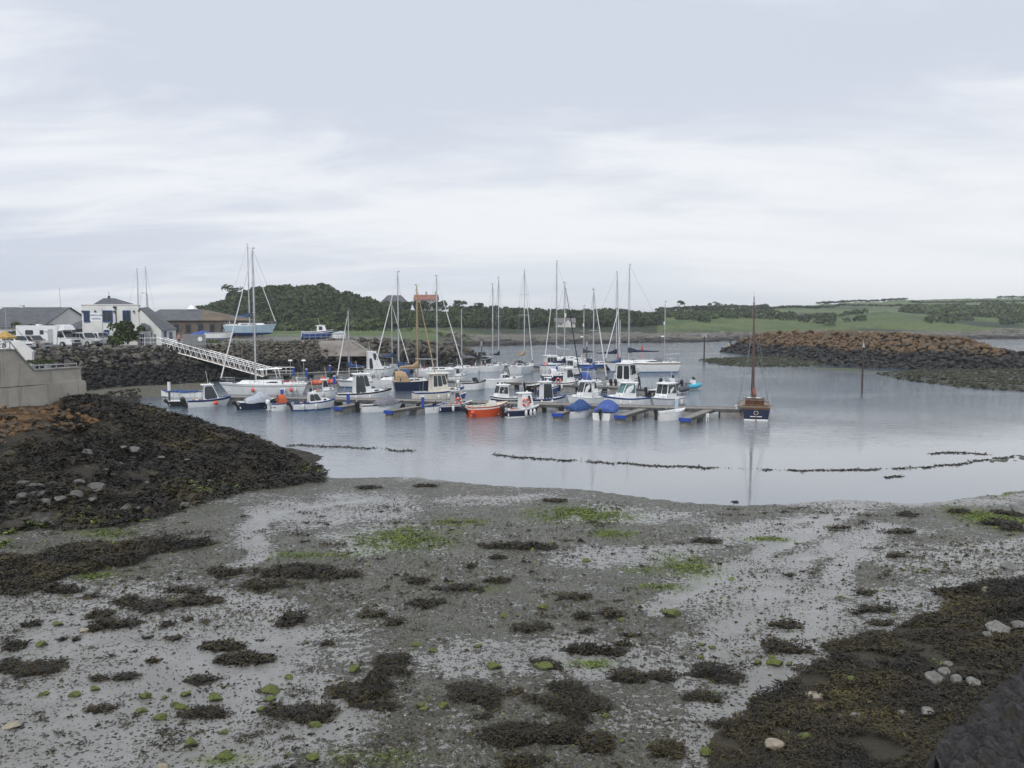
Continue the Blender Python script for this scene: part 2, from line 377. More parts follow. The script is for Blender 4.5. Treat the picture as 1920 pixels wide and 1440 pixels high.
Yg = (1 / q) + 0 * u; Xg = u * Yg
Zg = H(Xg, Yg)
x, y = Xg.ravel(), Yg.ravel()
chm = np.zeros(x.shape)
for pl in CHW: chm = np.maximum(chm, np.exp(-(seg_dist(x, y, pl) / (.32 + .35 * vnoise(x * .7, y * .7, 9))) ** 2) * (.55 + .45 * vnoise(x * 2, y * 2, 4)))
chn = np.zeros(x.shape)
for pl in CHW: chn = np.maximum(chn, np.exp(-(seg_dist(x + .3 * fbm(x * .8, y * .5, 3, 66), y, pl) / (.22 + .22 * vnoise(x * .7, y * .5, 19))) ** 2))
chn = np.maximum(chn, .55 * np.clip((-x - 1.5) / 4, 0, 1) * np.clip((21 - y) / 4, 0, 1) * np.clip(fbm(x * .5, y * .5, 3, 71) * 2.5 + .6, 0, 1))
film = np.clip((fbm(x * .22 + 3, y * .35, 4, 77) + .10 + .9 * np.clip((-x - 2) / 8, 0, .55) * np.clip((24 - y) / 5, 0, 1)) * 2.6, 0, 1)
RW = blob(x, y, [(1500, 1150, 130, 90), (1400, 1240, 120, 60), (1420, 1120, 160, 60), (120, 1330, 300, 110), (200, 1200, 300, 60), (350, 1250, 200, 60), (1330, 1400, 60, 60)])
wetm = np.clip(np.maximum(chm, np.maximum(film * .8, RW * 1.1)), 0, 1)
bankm = bank_mask(x, y); fld = infield(x, y).astype(float)
rk = np.clip((Zg.ravel() - 1.1) / .3, 0, 1) * (x > 5) * (y < 14)
bankm = np.maximum(bankm, rk)
wetm *= (1 - bankm) * (1 - fld * .8)
mud = np_mesh('mud_flat', np.stack([x, y, Zg.ravel()], 1), grid_faces(nr, nc), mud_mat(),
    dict(channel=chn, wet=wetm, weed=fld, algae=blob(x, y, ALG), bank=bankm), smooth=True)
tag(mud, kind='structure')
# ---------------------------------------------------------------- seaweed
WEEDC = [(.006, .005, .003), (.017, .013, .006), (.034, .026, .009), (.062, .048, .013), (.115, .095, .022)]
weed_m = tinted('brown_seaweed', WEEDC, .5, spec=.32)
green_m = tinted('green_algae', [(.03, .05, .006), (.07, .105, .010), (.12, .165, .016), (.20, .24, .025)], .5)
def fronds(cx, cy, cz, length, width, lift=.04, seg=2, tint=None, nrm=None):
    """curled strips of weed; returns V, F(quads), tint"""
    n = len(cx); a = rng.uniform(0, 2 * np.pi, n); L = length * rng.uniform(.6, 1.4, n); w = width * rng.uniform(.7, 1.4, n)
    da = rng.normal(0, .7, n); V = np.zeros((n, (seg + 1) * 2, 3)); x, y, z = cx.copy(), cy.copy(), cz + rng.uniform(0, lift, n)
    up = rng.normal(0.1, .55, n); roll = rng.uniform(-.9, .9, n)
    for s in range(seg + 1):
        ww = w * (1 - .35 * (s == seg)); nx, ny = -np.sin(a), np.cos(a)
        V[:, 2 * s] = np.stack([x - nx * ww / 2, y - ny * ww / 2, z - roll * ww / 2], 1)
        V[:, 2 * s + 1] = np.stack([x + nx * ww / 2, y + ny * ww / 2, z + roll * ww / 2], 1)
        st = L / seg; x = x + np.cos(a) * st; y = y + np.sin(a) * st; z = z + up * st * .5; up = up - rng.uniform(.2, 1.2, n); a = a + da
    k = (seg + 1) * 2; F = []
    for s in range(seg): F.append(np.arange(n)[:, None] * k + np.array([[2 * s, 2 * s + 1, 2 * s + 3, 2 * s + 2]]))
    t = rng.beta(1.6, 2.2, n) if tint is None else tint
    return V.reshape(-1, 3), np.concatenate(F), np.repeat(t, k)
def scatter_poly(pl, n):
    lo, hi = pl.min(0), pl.max(0); P = rng.uniform(lo, hi, (n, 2)); return P
def weed_field(name, label, cat, pl, dens, L, wd, mound=.06, ymin=None, ymax=None, sel=None, material=None, lift=.05, tfun=None):
    lo, hi = pl.min(0) - .4, pl.max(0) + .4
    if ymin: lo[1] = max(lo[1], ymin)
    if ymax: hi[1] = min(hi[1], ymax)
    n = int(dens * np.prod(hi - lo)); P = rng.uniform(lo, hi, (n, 2))
    wx, wy = warp(P[:, 0], P[:, 1]); k = inpoly(wx, wy, pl)
    if sel is not None: k &= sel(P[:, 0], P[:, 1])
    k &= (np.abs(P[:, 0]) < .72 * P[:, 1] + 1); P = P[k]
    h = H(P[:, 0], P[:, 1]) + mound * np.clip(fbm(P[:, 0] * 1.4, P[:, 1] * 1.4, 3, 61) * 1.5 + .5, 0, 1.5)
    t = np.clip(.36 + .55 * fbm(P[:, 0] * .9, P[:, 1] * .9, 4, 70) + rng.normal(0, .17, len(P)), 0, 1)
    if tfun is not None: t = tfun(P[:, 0], P[:, 1], t)
    V, F, T = fronds(P[:, 0], P[:, 1], h, L, wd, lift, tint=t)
    o = np_mesh(name, V, F, material or weed_m, dict(tint=T)); return tag(o, label, cat, kind='stuff')
bare = lambda x, y: fbm(x * 1.3, y * 1.3, 4, 91) > -.30
weed_field('seaweed', 'thick brown wrack covering the rocky foreshore at the bottom right corner', 'seaweed', RF, 1500, .075, .016, .09, ymax=13.5, sel=bare)
weed_field('seaweed', 'brown wrack spread over the stony shore along the right edge above the dark outcrop', 'seaweed', RF, 800, .10, .022, .08, ymin=13.5, sel=bare)
weed_field('seaweed', 'dark tongue of weed reaching over the mud below the left rock bank', 'seaweed', LB, 420, .14, .03, .16)
BK = wpoly([(-250, 1005), (0, 1000), (230, 988), (330, 962), (450, 925), (600, 905), (590, 880), (480, 835), (400, 812), (300, 778), (240, 770), (160, 770), (100, 800), (0, 850), (-250, 860)])
BK[5:11] += np.array([[.1, .1], [.5, .5], [.7, 1.3], [.8, 1.6], [.6, 1.4], [.4, .8]])
weed_field('seaweed', 'blackish weed draped over the left rock bank beneath the concrete wall', 'seaweed', BK, 150, .22, .05, .10, lift=.1, sel=lambda x, y: fbm(x * .8, y * .8, 4, 93) > -.38,
    tfun=lambda x, y, t: np.clip(t * .7 - .1 + .55 * np.clip(fbm(x * .35 + 4, y * .3, 4, 99) * 2, 0, 1), 0, 1))
# clumps lying on the mud (photo position, half width, half height)
CL = [(58,1171,25,6),(190,1153,34,8),(205,1172,50,13),(175,1119,20,5),(247,1121,18,5),(232,1131,24,8),(285,1138,50,13),(365,1130,45,13),(115,1200,16,6),(145,1200,13,5),(25,1213,28,9),(315,1171,18,6),(350,1162,14,4),(275,1195,12,4),(325,1198,30,5),(415,1213,42,10),(462,1238,55,14),(290,1240,15,4),(75,1255,45,17),(15,1250,32,16),(367,1277,38,10),(185,1273,22,7),(235,1270,32,8),(555,1163,35,16),(612,1208,18,6),(560,1338,72,22),(385,1340,55,12),(185,1330,34,7),(420,1074,46,10),(350,1108,42,8),(570,1072,90,14),(500,1098,70,12),(640,1080,50,10),(110,1105,54,11),(390,1020,20,6),(25,1112,40,9),
 (800,1132,38,10),(695,1154,28,8),(745,1168,22,8),(860,1105,45,9),(780,1092,28,7),(925,1090,38,6),(880,1064,20,6),(930,1047,18,5),(1075,1120,38,7),(1000,1178,46,9),(1095,1158,26,8),(1140,1152,30,10),(1100,1185,22,7),(1188,1192,26,5),(1100,1220,60,12),(1170,1210,28,7),(740,1240,40,14),(735,1262,46,14),(670,1300,62,20),(720,1326,62,10),(890,1308,62,26),(965,1297,24,7),(1025,1248,42,12),(1075,1325,92,24),(1060,1292,52,18),(1165,1272,48,20),(1240,1270,40,12),(1010,1385,92,26),(1120,1398,52,24),(970,1430,52,14),(1100,1356,24,9),(1250,1410,42,18),(1475,1173,35,9),(1475,1215,46,18),(1340,1265,70,18),(1310,1308,46,11),(1350,1360,32,10),(1640,1145,60,7),(1650,1170,32,7),(1625,1112,30,5),(1480,1078,16,4),(1325,1015,36,6),(1695,998,36,6),(1680,1043,26,4),(1880,985,36,14),(1890,965,24,8),(1800,960,30,4),(1700,965,26,4),(1575,990,30,3),(1780,1112,60,8),(985,1025,70,8),(1040,940,30,3),(800,912,26,3),(690,915,24,3),(905,1345,26,7)]
def clump(px, py, rx, ry, i):
    c, r, uu, dd = castmany([(px, py), (px + rx, py), (px, py - ry), (px, py + ry)])
    sx = abs(r[0] - c[0]); sy = max(.05, (uu[1] - dd[1]) / 2); cy = (uu[1] + dd[1]) / 2; cx = c[0]; dist = cy
    hh = min(.11, .2 * min(sx, sy)); L = .085 if dist < 17 else .12; wd = .018 if dist < 17 else .03
    dens = 1900 if dist < 14 else 1100 if dist < 18 else 520
    n = int(dens * sx * sy * 4 * 1.15); n = max(60, min(n, 6500))
    P = rng.uniform(-1.3, 1.3, (n, 2)); rr = np.hypot(P[:, 0], P[:, 1])
    X = cx + P[:, 0] * sx; Y = cy + P[:, 1] * sy
    edge = .74 + .85 * fbm(X * 2.6 + i, Y * 1.7, 5, 13 + i, .62)
    k = rr < edge; X, Y, rr = X[k], Y[k], rr[k]
    z = H(X, Y) + hh * np.clip(1 - rr ** 2, 0, 1) * (.75 + .5 * fbm(X * 4, Y * 4, 3, 5)) + .004
    if len(X) < 12: return
    base = .40 + .22 * ((i * 37 % 10) / 10 - .5)
    V1, F1, T1 = fronds(X, Y, z, L, wd, .03, tint=np.clip(base + rng.normal(0, .17, len(X)), 0, 1))
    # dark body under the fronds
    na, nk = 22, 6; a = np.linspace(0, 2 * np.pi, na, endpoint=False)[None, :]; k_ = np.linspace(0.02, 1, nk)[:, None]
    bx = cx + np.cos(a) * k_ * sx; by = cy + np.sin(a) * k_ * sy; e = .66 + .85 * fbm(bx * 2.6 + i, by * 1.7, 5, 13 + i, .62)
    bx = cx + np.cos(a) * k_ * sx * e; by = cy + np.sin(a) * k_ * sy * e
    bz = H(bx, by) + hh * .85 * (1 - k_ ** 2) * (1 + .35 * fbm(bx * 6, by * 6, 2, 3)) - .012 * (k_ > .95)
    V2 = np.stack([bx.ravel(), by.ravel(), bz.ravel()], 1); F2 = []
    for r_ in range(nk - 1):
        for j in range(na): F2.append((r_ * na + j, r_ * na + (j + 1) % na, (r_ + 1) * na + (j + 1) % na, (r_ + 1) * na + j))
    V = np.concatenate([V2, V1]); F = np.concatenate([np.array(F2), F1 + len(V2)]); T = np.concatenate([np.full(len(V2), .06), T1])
    V = V - np.array([cx, cy, 0])
    o = np_mesh('seaweed_clump', V, F, weed_m, dict(tint=T)); o.location = (cx, cy, 0)
    return o, sx, dist
_sz = lambda rx: 'large' if rx >= 60 else 'mid-sized' if rx >= 34 else 'small'
def zone(px, py):
    v = 'far mud' if py < 1045 else 'middle mud' if py < 1200 else 'near mud'
    h = 'left side' if px < 420 else 'left of centre' if px < 800 else 'centre' if px < 1180 else 'right side'
    return v + ', ' + h
ORD = ['leftmost', 'second from left', 'third from left', 'fourth from left', 'fifth from left', 'sixth from left', 'seventh from left', 'eighth from left', 'ninth from left', 'tenth from left', 'eleventh from left', 'twelfth from left', 'thirteenth from left', 'fourteenth from left']
def order_labels(items, what, where, cat, grp):
    """items (object, px) of one look and one place: each gets its place in the row"""
    items = sorted(items, key=lambda q: q[1]); n = len(items)
    for k, (o, px) in enumerate(items):
        lab = '%s on the %s' % (what, where) if n == 1 else '%s of the %ss on the %s' % ('rightmost' if k == n - 1 else ORD[k], what, where)
        tag(o, lab, cat, grp)
_g = {}
for i, c in enumerate(CL):
    r = clump(c[0], c[1], c[2] * 1.2, c[3] * 1.12, i)
    if r: _g.setdefault((_sz(c[2]), zone(c[0], c[1])), []).append((r[0], c[0] + c[1] * .01))
for (s_, z_), l in _g.items(): order_labels(l, s_ + ' brown weed clump', z_, 'seaweed', 'brown seaweed clumps lying on the mud')
# a taller cone of weed
r = clump(703, 1292, 42, 26, 99)
if r:
    me = r[0].data; vs = np.array([v.co for v in me.vertices]); d = np.hypot(vs[:, 0] / .34, vs[:, 1] / .55)
    vs[:, 2] += .34 * np.clip(1 - d, 0, 1) ** 1.1; me.vertices.foreach_set('co', vs.astype(np.float32).ravel()); me.update()
    tag(r[0], 'pointed cone-shaped heap of brown weed draped over a stone on the near mud', 'seaweed')
# fine litter: worm casts and scraps over the whole flat
def litter(n, name, label, cat, size, material, tl, th, ylo, yhi, cond=None, lift=.0):
    u = rng.uniform(-.68, .68, n); q = rng.uniform(1 / yhi, 1 / ylo, n); Y = 1 / q; X = u * Y
    h = H(X, Y, True); k = (h > .015) & (bank_mask(X, Y) < .3) & (~infield(X, Y))
    w = np.zeros(n)
    for pl in CHW: w = np.maximum(w, np.exp(-(seg_dist(X, Y, pl) / .5) ** 2))
    k &= rng.uniform(0, 1, n) > w * .85
    dn = np.clip(.60 + 1.1 * fbm(X * .35, Y * .5, 4, 123), .06, 1); dn = np.where((X < -3) & (Y < 19), dn * .35, dn); k &= rng.uniform(0, 1, n) < dn
    if cond is not None: k &= cond(X, Y)
    X, Y, h = X[k], Y[k], h[k]; s = size * np.clip(Y / 14, .8, 1.7) * rng.lognormal(0, .45, len(X))
    # little three sided heaps
    a = rng.uniform(0, 6.28, len(X)); V = np.zeros((len(X), 4, 3))
    for j in range(3):
        st = rng.uniform(.6, 1.5, len(X)); V[:, j] = np.stack([X + np.cos(a + j * 2.09) * s * st, Y + np.sin(a + j * 2.09) * s * st, h - .004], 1)
    V[:, 3] = np.stack([X, Y, h + s * rng.uniform(.4, .9, len(X))], 1)
    F = np.concatenate([np.arange(len(X))[:, None] * 4 + np.array([[a_, b_, 3]]) for a_, b_ in ((0, 1), (1, 2), (2, 0))])
    o = np_mesh(name, V.reshape(-1, 3), F, material, dict(tint=np.repeat(rng.uniform(tl, th, len(X)), 4))); return tag(o, label, cat, kind='stuff')
def tufts(n=1500):
    u = rng.uniform(-.68, .68, n); Y = 1 / rng.uniform(1 / 33., 1 / 9.3, n); X = u * Y; h = H(X, Y)
    k = (h > .02) & (bank_mask(X, Y) < .2) & (~infield(X, Y)) & (rng.uniform(0, 1, n) < np.clip(.35 + 1.3 * fbm(X * .4, Y * .35, 4, 321), .05, 1)); X, Y = X[k], Y[k]
    Vs, Fs, Ts, kk = [], [], [], 0
    for x, y in zip(X, Y):
        s = .045 * rng.lognormal(0, .65) * (1 + (y - 9) * .05); m = int(np.clip(rng.normal(12, 4) + s * 220, 8, 90)); px = x + rng.normal(0, s * 1.3, m); py = y + rng.normal(0, s, m)
        V, F_, T = fronds(px, py, H(px, py) + .004, .055 * (1 + (y - 9) * .03), .013 * (1 + (y - 9) * .06), .02, tint=np.clip(rng.uniform(.1, .6) + rng.normal(0, .15, m), 0, 1)); Vs.append(V); Fs.append(F_ + kk); Ts.append(T); kk += len(V)
    tag(np_mesh('weed_tufts', np.concatenate(Vs), np.concatenate(Fs), weed_m, dict(tint=np.concatenate(Ts))), 'countless little tufts of brown weed dotted over the mud', 'seaweed', kind='stuff')
tufts()
cast_m = tinted('worm_casts', [(.03, .027, .02), (.07, .065, .05), (.13, .12, .10)], .5)
litter(120000, 'worm_casts', 'small dark worm casts dotted all over the wet mud', 'worm casts', .017, cast_m, 0, 1, 9.5, 34)
litter(14000, 'weed_scraps', 'scraps of brown weed strewn over the wet mud', 'weed scraps', .026, weed_m, .1, .8, 9.5, 30)
litter(2500, 'algae_scraps', 'bright green algae scraps scattered on the mud', 'algae', .02, green_m, .1, .9, 9.5, 30)
litter(260, 'shells', 'white shells and shell fragments on the mud', 'shells', .014, mat('shell', (.6, .58, .52), .5), 0, 1, 9.5, 18)
def blades_at(name, label, lst, dens, L, wd, material, lift=.03):
    Vs, Fs, Ts = [], [], []; k = 0
    for px, py, rx, ry in lst:
        c, r, uu, dd = castmany([(px, py), (px + rx, py), (px, py - ry), (px, py + ry)])
        sx = abs(r[0] - c[0]); sy = max(.05, (uu[1] - dd[1]) / 2); cy = (uu[1] + dd[1]) / 2
        n = max(20, int(dens * sx * sy * 3)); P = rng.normal(0, .5, (n, 2)); X = c[0] + P[:, 0] * sx; Y = cy + P[:, 1] * sy
        z = H(X, Y); keep = (fbm(X * 2, Y * 2, 3, 8) > -.15) & (z > 0); X, Y, z = X[keep], Y[keep], z[keep]
        V, F, T = fronds(X, Y, z, L * cy / 18, wd * cy / 18, lift, tint=rng.uniform(.15, 1, len(X)) ** 1.3); Vs.append(V); Fs.append(F + k); Ts.append(T); k += len(V)
    return tag(np_mesh(name, np.concatenate(Vs), np.concatenate(Fs), material, dict(tint=np.concatenate(Ts))), label, 'algae', kind='stuff')
blades_at('green_algae', 'thin green algae film and tufts on the mud flat', [(a, b, c * .8, d * .8) for a, b, c, d in ALG], 420, .06, .015, green_m)
blades_at('green_algae', 'bright lime green weed along the foot of the left rock bank',
    [(172, 962, 30, 14), (165, 978, 50, 8), (325, 918, 20, 6), (380, 920, 50, 7), (430, 912, 30, 5), (335, 902, 16, 4), (505, 888, 18, 4), (570, 880, 26, 5), (240, 973, 36, 6), (10, 996, 30, 8), (60, 985, 40, 7), (5, 1020, 10, 10), (75, 1085, 12, 6), (175, 1062, 18, 5), (200, 1022, 30, 4), (470, 825, 8, 3), (58, 845, 5, 3)], 260, .12, .035, green_m, .06)
blades_at('green_algae', 'lime green weed among the rocks at the right edge',
    [(1855, 1153, 30, 6), (1845, 1100, 24, 8), (1840, 1133, 30, 6), (1720, 1070, 20, 5), (1640, 1112, 18, 4), (1580, 1122, 12, 4), (1730, 1171, 14, 4), (1740, 1245, 30, 9), (1590, 1278, 20, 6), (1645, 1307, 10, 5), (1430, 1318, 20, 6), (1480, 1385, 16, 10), (1320, 1275, 28, 7), (1340, 1300, 16, 6), (1830, 1227, 10, 4), (1115, 1245, 34, 7)], 500, .07, .02, green_m, .04)
# ================================================================ LAND: quay, banks, far shore, hills
def land_mat():
    m, t, b = new_mat('land_cover')
    g = t.nodes.new('ShaderNodeNewGeometry'); P = g.outputs['Position']; s = t.nodes.new('ShaderNodeSeparateXYZ'); t.links.new(P, s.inputs[0])
    at = lambda n: (lambda q: (setattr(q, 'attribute_name', n), q.outputs['Fac'])[1])(t.nodes.new('ShaderNodeAttribute'))
    n = noise(t, P, .035, 6, .62); n2 = noise(t, P, .4, 5, .7)
    gr = mixc(t, ramp(t, n, (.36, .62)), (.060, .110, .024), (.115, .150, .040))
    gr = mixc(t, ramp(t, n2, (.45, .72)), gr, (.036, .060, .020))
    fieldc = mixc(t, ramp(t, noise(t, P, .02, 3), (.4, .6)), (.085, .130, .040), (.115, .145, .055))
    gr = mixc(t, at('field'), gr, fieldc)
    gr = mixc(t, at('scrub'), gr, (.022, .036, .014))
    rk = mixc(t, ramp(t, noise(t, P, .35, 6, .7), (.38, .62)), (.035, .033, .030), (.20, .185, .16))
    rk = mixc(t, ramp(t, math_(t, 'ADD', s.outputs[2], math_(t, 'MULTIPLY', n2, 1.2)), (1.2, 2.2)), (.022, .021, .018), rk)
    hgt = math_(t, 'ADD', s.outputs[2], math_(t, 'MULTIPLY', math_(t, 'SUBTRACT', noise(t, P, .09, 5, .7), .5), 4.5))
    isg = ramp(t, hgt, (2.5, 3.3))
    c = mixc(t, isg, rk, gr)
    c = mixc(t, at('rocky'), c, (.030, .027, .024)); t.links.new(mixc(t, at('yard'), c, (.17, .165, .155)), b.inputs['Base Color'])
    b.inputs['Roughness'].default_value = .85
    bn = t.nodes.new('ShaderNodeBump'); bn.inputs['Distance'].default_value = 1.2; t.links.new(n2, bn.inputs['Height']); t.links.new(bn.outputs[0], b.inputs['Normal'])
    return m
LANDM = land_mat()
# control columns: photo x, shore y, then (py, Y) of the bank top, meadow, foot, mid, skyline
def zc_(px, py, Y): return Zp(px, py, Y).z
FC = [  # px, shoreD, [(py, D) ...]
 (-900, 236, [(632, 250), (622, 290), (616, 330), (608, 420), (600, 560)]),
 (0,    236, [(632, 250), (622, 290), (616, 330), (604, 420), (592, 560)]),
 (300,  236, [(632, 250), (624, 270), (616, 300), (600, 400), (585, 560)]),
 (390,  236, [(632, 250), (626, 262), (622, 280), (600, 330), (588, 380)]),
 (440,  236, [(632, 250), (628, 262), (626, 275), (590, 315), (563, 350)]),
 (510,  236, [(632, 250), (630, 262), (628, 270), (585, 310), (552, 345)]),
 (610,  236, [(632, 250), (628, 260), (625, 270), (590, 310), (553, 345)]),
 (690,  236, [(632, 250), (624, 262), (620, 275), (594, 315), (570, 350)]),
 (760,  236, [(632, 250), (618, 275), (616, 290), (600, 330), (582, 365)]),
 (850,  236, [(636, 246), (618, 280), (614, 305), (602, 340), (588, 380)]),
 (900,  242, [(638, 252), (622, 285), (616, 310), (604, 350), (588, 400)]),
 (1000, 255, [(634, 268), (622, 300), (617, 322), (604, 370), (590, 430)]),
 (1100, 268, [(631, 285), (621, 312), (616, 335), (604, 380), (590, 450)]),
 (1200, 282, [(629, 297), (621, 325), (612, 350), (600, 410), (586, 480)]),
 (1300, 288, [(629, 305), (617, 335), (605, 370), (590, 440), (578, 520)]),
 (1420, 318, [(627, 335), (612, 375), (600, 420), (586, 500), (577, 600)]),
 (1540, 322, [(624, 345), (612, 385), (600, 440), (584, 540), (570, 680)]),
 (1660, 322, [(622, 350), (604, 390), (582, 450), (588, 520), (564, 760)]),
 (1760, 322, [(620, 350), (606, 400), (598, 450), (586, 540), (560.5, 800)]),
 (1860, 330, [(618, 350), (612, 390), (600, 440), (580, 540), (558.5, 820)]),
 (1960, 340, [(616, 360), (608, 400), (600, 440), (578, 560), (559, 840)]),
 (3000, 400, [(616, 420), (606, 460), (600, 500), (584, 620), (563, 840)])]
cx_ = np.array([c[0] for c in FC]); prof = []
for px, sd_, l in FC:
    xs = (px - 960) / FP / cp   # bearing slope, near enough
    pr = [(sd_ - 14, -3.2), (sd_, 0.)] + [(D, zc_(px, py, D)) for py, D in l]
    e = pr[-1]; pr += [(e[0] + 120, e[1] - 6), (e[0] + 1200, e[1] - 12)]
    prof.append(pr)
prof = np.array(prof)      # cols, nodes, 2
def far_z(px, Y):
    """height of the far land for photo column px and depth Y"""
    px = np.asarray(px, float); K = prof.shape[1]
    D = np.stack([np.interp(px, cx_, prof[:, k, 0]) for k in range(K)]); Zv = np.stack([np.interp(px, cx_, prof[:, k, 1]) for k in range(K)])
    z = np.full(px.shape, -3.2)
    for k in range(K - 1):
        t = np.clip((Y - D[k]) / (D[k + 1] - D[k]), 0, 1); z = np.where(Y >= D[k], Zv[k] * (1 - t) + Zv[k + 1] * t, z)
    return z
def far_H(X, Y):
    px = 960 + FP * cp * X / Y
    z = far_z(px, Y + 6 * fbm(X * .03, Y * .03, 3, 2)); inl = np.clip((z + 1.5) / 3, 0, 1)
    return z + inl * (fbm(X * .05, Y * .05, 4, 12) * .8 + fbm(X * .35, Y * .35, 3, 14) * .45)
nc, nr = 1000, 190
uu = np.linspace(-1.25, 1.45, nc)[None, :]; rr_ = np.concatenate([np.linspace(222, 420, 130), np.geomspace(424, 2200, nr - 130)])[:, None]
Yf = rr_ + 0 * uu; Xf = uu * Yf; Zf = far_H(Xf, Yf)
pxf = 960 + FP * cp * uu + 0 * rr_
field = ((fbm(Xf * .004, Yf * .004, 2, 9) > -.1) & (pxf > 1280) & (Yf > 440)).astype(float)
scrub = np.clip(fbm(Xf * .025, Yf * .02, 4, 19) * 3 - .3, 0, 1) * np.clip((Yf - 300) / 40, 0, 1) * (Yf < 620)
scrub = np.where(pxf < 1230, np.clip((Yf - 270) / 15, 0, 1), scrub)
tag(np_mesh('hills', np.stack([Xf.ravel(), Yf.ravel(), Zf.ravel()], 1), grid_faces(nr, nc), LANDM,
    dict(field=field.ravel(), scrub=scrub.ravel(), yard=np.zeros(Xf.size)), smooth=True), kind='structure')
# ---- quay land
TOE = [(60, 742), (155, 734), (230, 728), (330, 722), (420, 716), (520, 710), (600, 703), (700, 698), (800, 692), (880, 687), (916, 683)]
TOPY = [656, 653, 651, 648, 645, 641, 639, 638, 642, 655, 678]
BACK = [6.5, 7, 7, 8, 8.5, 9, 9.5, 10, 10, 9, 3]
toeW = [G(a, b, 0) for a, b in TOE]
topW = []
for (a, b), ty, bk, w in zip(TOE, TOPY, BACK, toeW):
    xx = a + (6 if a < 850 else -8); topW.append(Zp(xx, ty, w.y + bk))
QZ = 4.55
qs = []
for i, (w, tp) in enumerate(zip(toeW, topW)):
    zt = tp.z; row = [(w.x + (w.x - tp.x) * .3, w.y - 4, -1.6), (w.x, w.y, -.05), (tp.x, tp.y, zt)]
    flat = min(QZ, zt)
    if i < 8: row += [(tp.x + 1, tp.y + 6, flat), (tp.x * 1.3, tp.y + 60 if tp.y + 60 < 205 else 205, 4.6), (tp.x * 1.8, 262, 4.4)]
    else:
        k = i - 8; back = [(-12, 168, 4.3), (-10, 152, 2.0), (-6, 147, .0)][k] if k < 3 else None
        row += [(tp.x - .5, tp.y + 3, flat * .9), (-19 + k * .5, 205, (4.2, 2, -.6)[k]), (-26 + 4 * k, 262, (4, 1.5, -1)[k])]
    qs.append(row)
w0 = [(-140, 60, -1.6), (-120, 66, 0), (-118, 75, 4.5), (-117, 90, 4.55), (-180, 200, 4.6), (-200, 262, 4.4)]
qs.insert(0, w0); Q = np.array(qs)          # cols x 6 x 3
def subdiv(Q, n0, n1):
    a = np.linspace(0, Q.shape[0] - 1, n0); b = np.linspace(0, Q.shape[1] - 1, n1)
    i = np.minimum(a.astype(int), Q.shape[0] - 2); fi = (a - i)[:, None, None]; Qa = Q[i] * (1 - fi) + Q[i + 1] * fi
    j = np.minimum(b.astype(int), Q.shape[1] - 2); fj = (b - j)[None, :, None]; return Qa[:, j] * (1 - fj) + Qa[:, j + 1] * fj
Qs = subdiv(Q, 240, 60); Vq = Qs.reshape(-1, 3).copy()
_j = np.tile(np.linspace(0, 5, 60), 240); rockyv = np.clip(2.6 - _j, 0, 1); Vq[:, 2] -= .55 * np.clip(1 - np.abs(_j - 1.6) / 1.1, 0, 1)
Vq[:, 2] += fbm(Vq[:, 0] * .5, Vq[:, 1] * .5, 3, 4) * .12
yd = np.clip((Vq[:, 2] - 3.9) / .4, 0, 1) * (Vq[:, 0] < -22) * np.clip((175 - Vq[:, 1]) / 20, 0, 1)
tag(np_mesh('quay_ground', Vq, grid_faces(240, 60), LANDM, dict(field=np.zeros(len(Vq)), scrub=np.zeros(len(Vq)), yard=yd, rocky=rockyv), smooth=True), kind='structure')
# ---- rock armour
def hull_rock(seed, flat=.72):
    r = random.Random(seed); bm = bmesh.new()
    for _ in range(13):
        v = Vector((r.gauss(0, 1), r.gauss(0, 1), r.gauss(0, 1))).normalized(); bm.verts.new((v.x * .55 * r.uniform(.85, 1.15), v.y * .46, v.z * .5 * flat))
    bmesh.ops.convex_hull(bm, input=bm.verts); 
    for v in [v for v in bm.verts if not v.link_faces]: bm.verts.remove(v)
    me = bpy.data.meshes.new('rock'); bm.to_mesh(me); bm.free(); return me
def rock_mat(name, zl, lich, grey, dark, gl=.5):
    m, t, b = new_mat(name); g = t.nodes.new('ShaderNodeNewGeometry'); P = g.outputs['Position']; s = t.nodes.new('ShaderNodeSeparateXYZ'); t.links.new(P, s.inputs[0])
    oi = t.nodes.new('ShaderNodeObjectInfo'); rd = oi.outputs['Random']
    n = noise(t, P, 1.1, 5, .7); n2 = noise(t, P, .18, 4, .6)
    c = mixc(t, rd, grey[0], grey[1]); c = mixc(t, ramp(t, n, (.4, .7)), c, grey[2])
    lf = math_(t, 'MULTIPLY', ramp(t, math_(t, 'ADD', n, math_(t, 'MULTIPLY', rd, .35)), (.48, .72)), gl)
    c = mixc(t, lf, c, lich)
    zz = math_(t, 'ADD', s.outputs[2], math_(t, 'ADD', math_(t, 'MULTIPLY', math_(t, 'SUBTRACT', n2, .5), 3.2), math_(t, 'MULTIPLY', math_(t, 'SUBTRACT', n, .5), .8)))
    c = mixc(t, ramp(t, zz, (zl - .5, zl + .6)), mixc(t, math_(t, 'MULTIPLY', rd, ramp(t, n, (.5, .62))), dark, tuple(q * 3.2 for q in dark)), c)
    t.links.new(c, b.inputs['Base Color']); b.inputs['Roughness'].default_value = .8
    bn = t.nodes.new('ShaderNodeBump'); bn.inputs['Distance'].default_value = .12; t.links.new(noise(t, P, 3, 5, .7), bn.inputs['Height']); t.links.new(bn.outputs[0], b.inputs['Normal'])
    return m
RM_BW = rock_mat('breakwater_rock', 2.75, (.155, .088, .034), [(.095, .088, .07), (.16, .145, .115), (.055, .05, .042)], (.022, .022, .022), .72)
RM_QY = rock_mat('quay_rock', 2.3, (.26, .22, .13), [(.044, .042, .042), (.105, .10, .094), (.020, .020, .020)], (.014, .013, .012), .25)
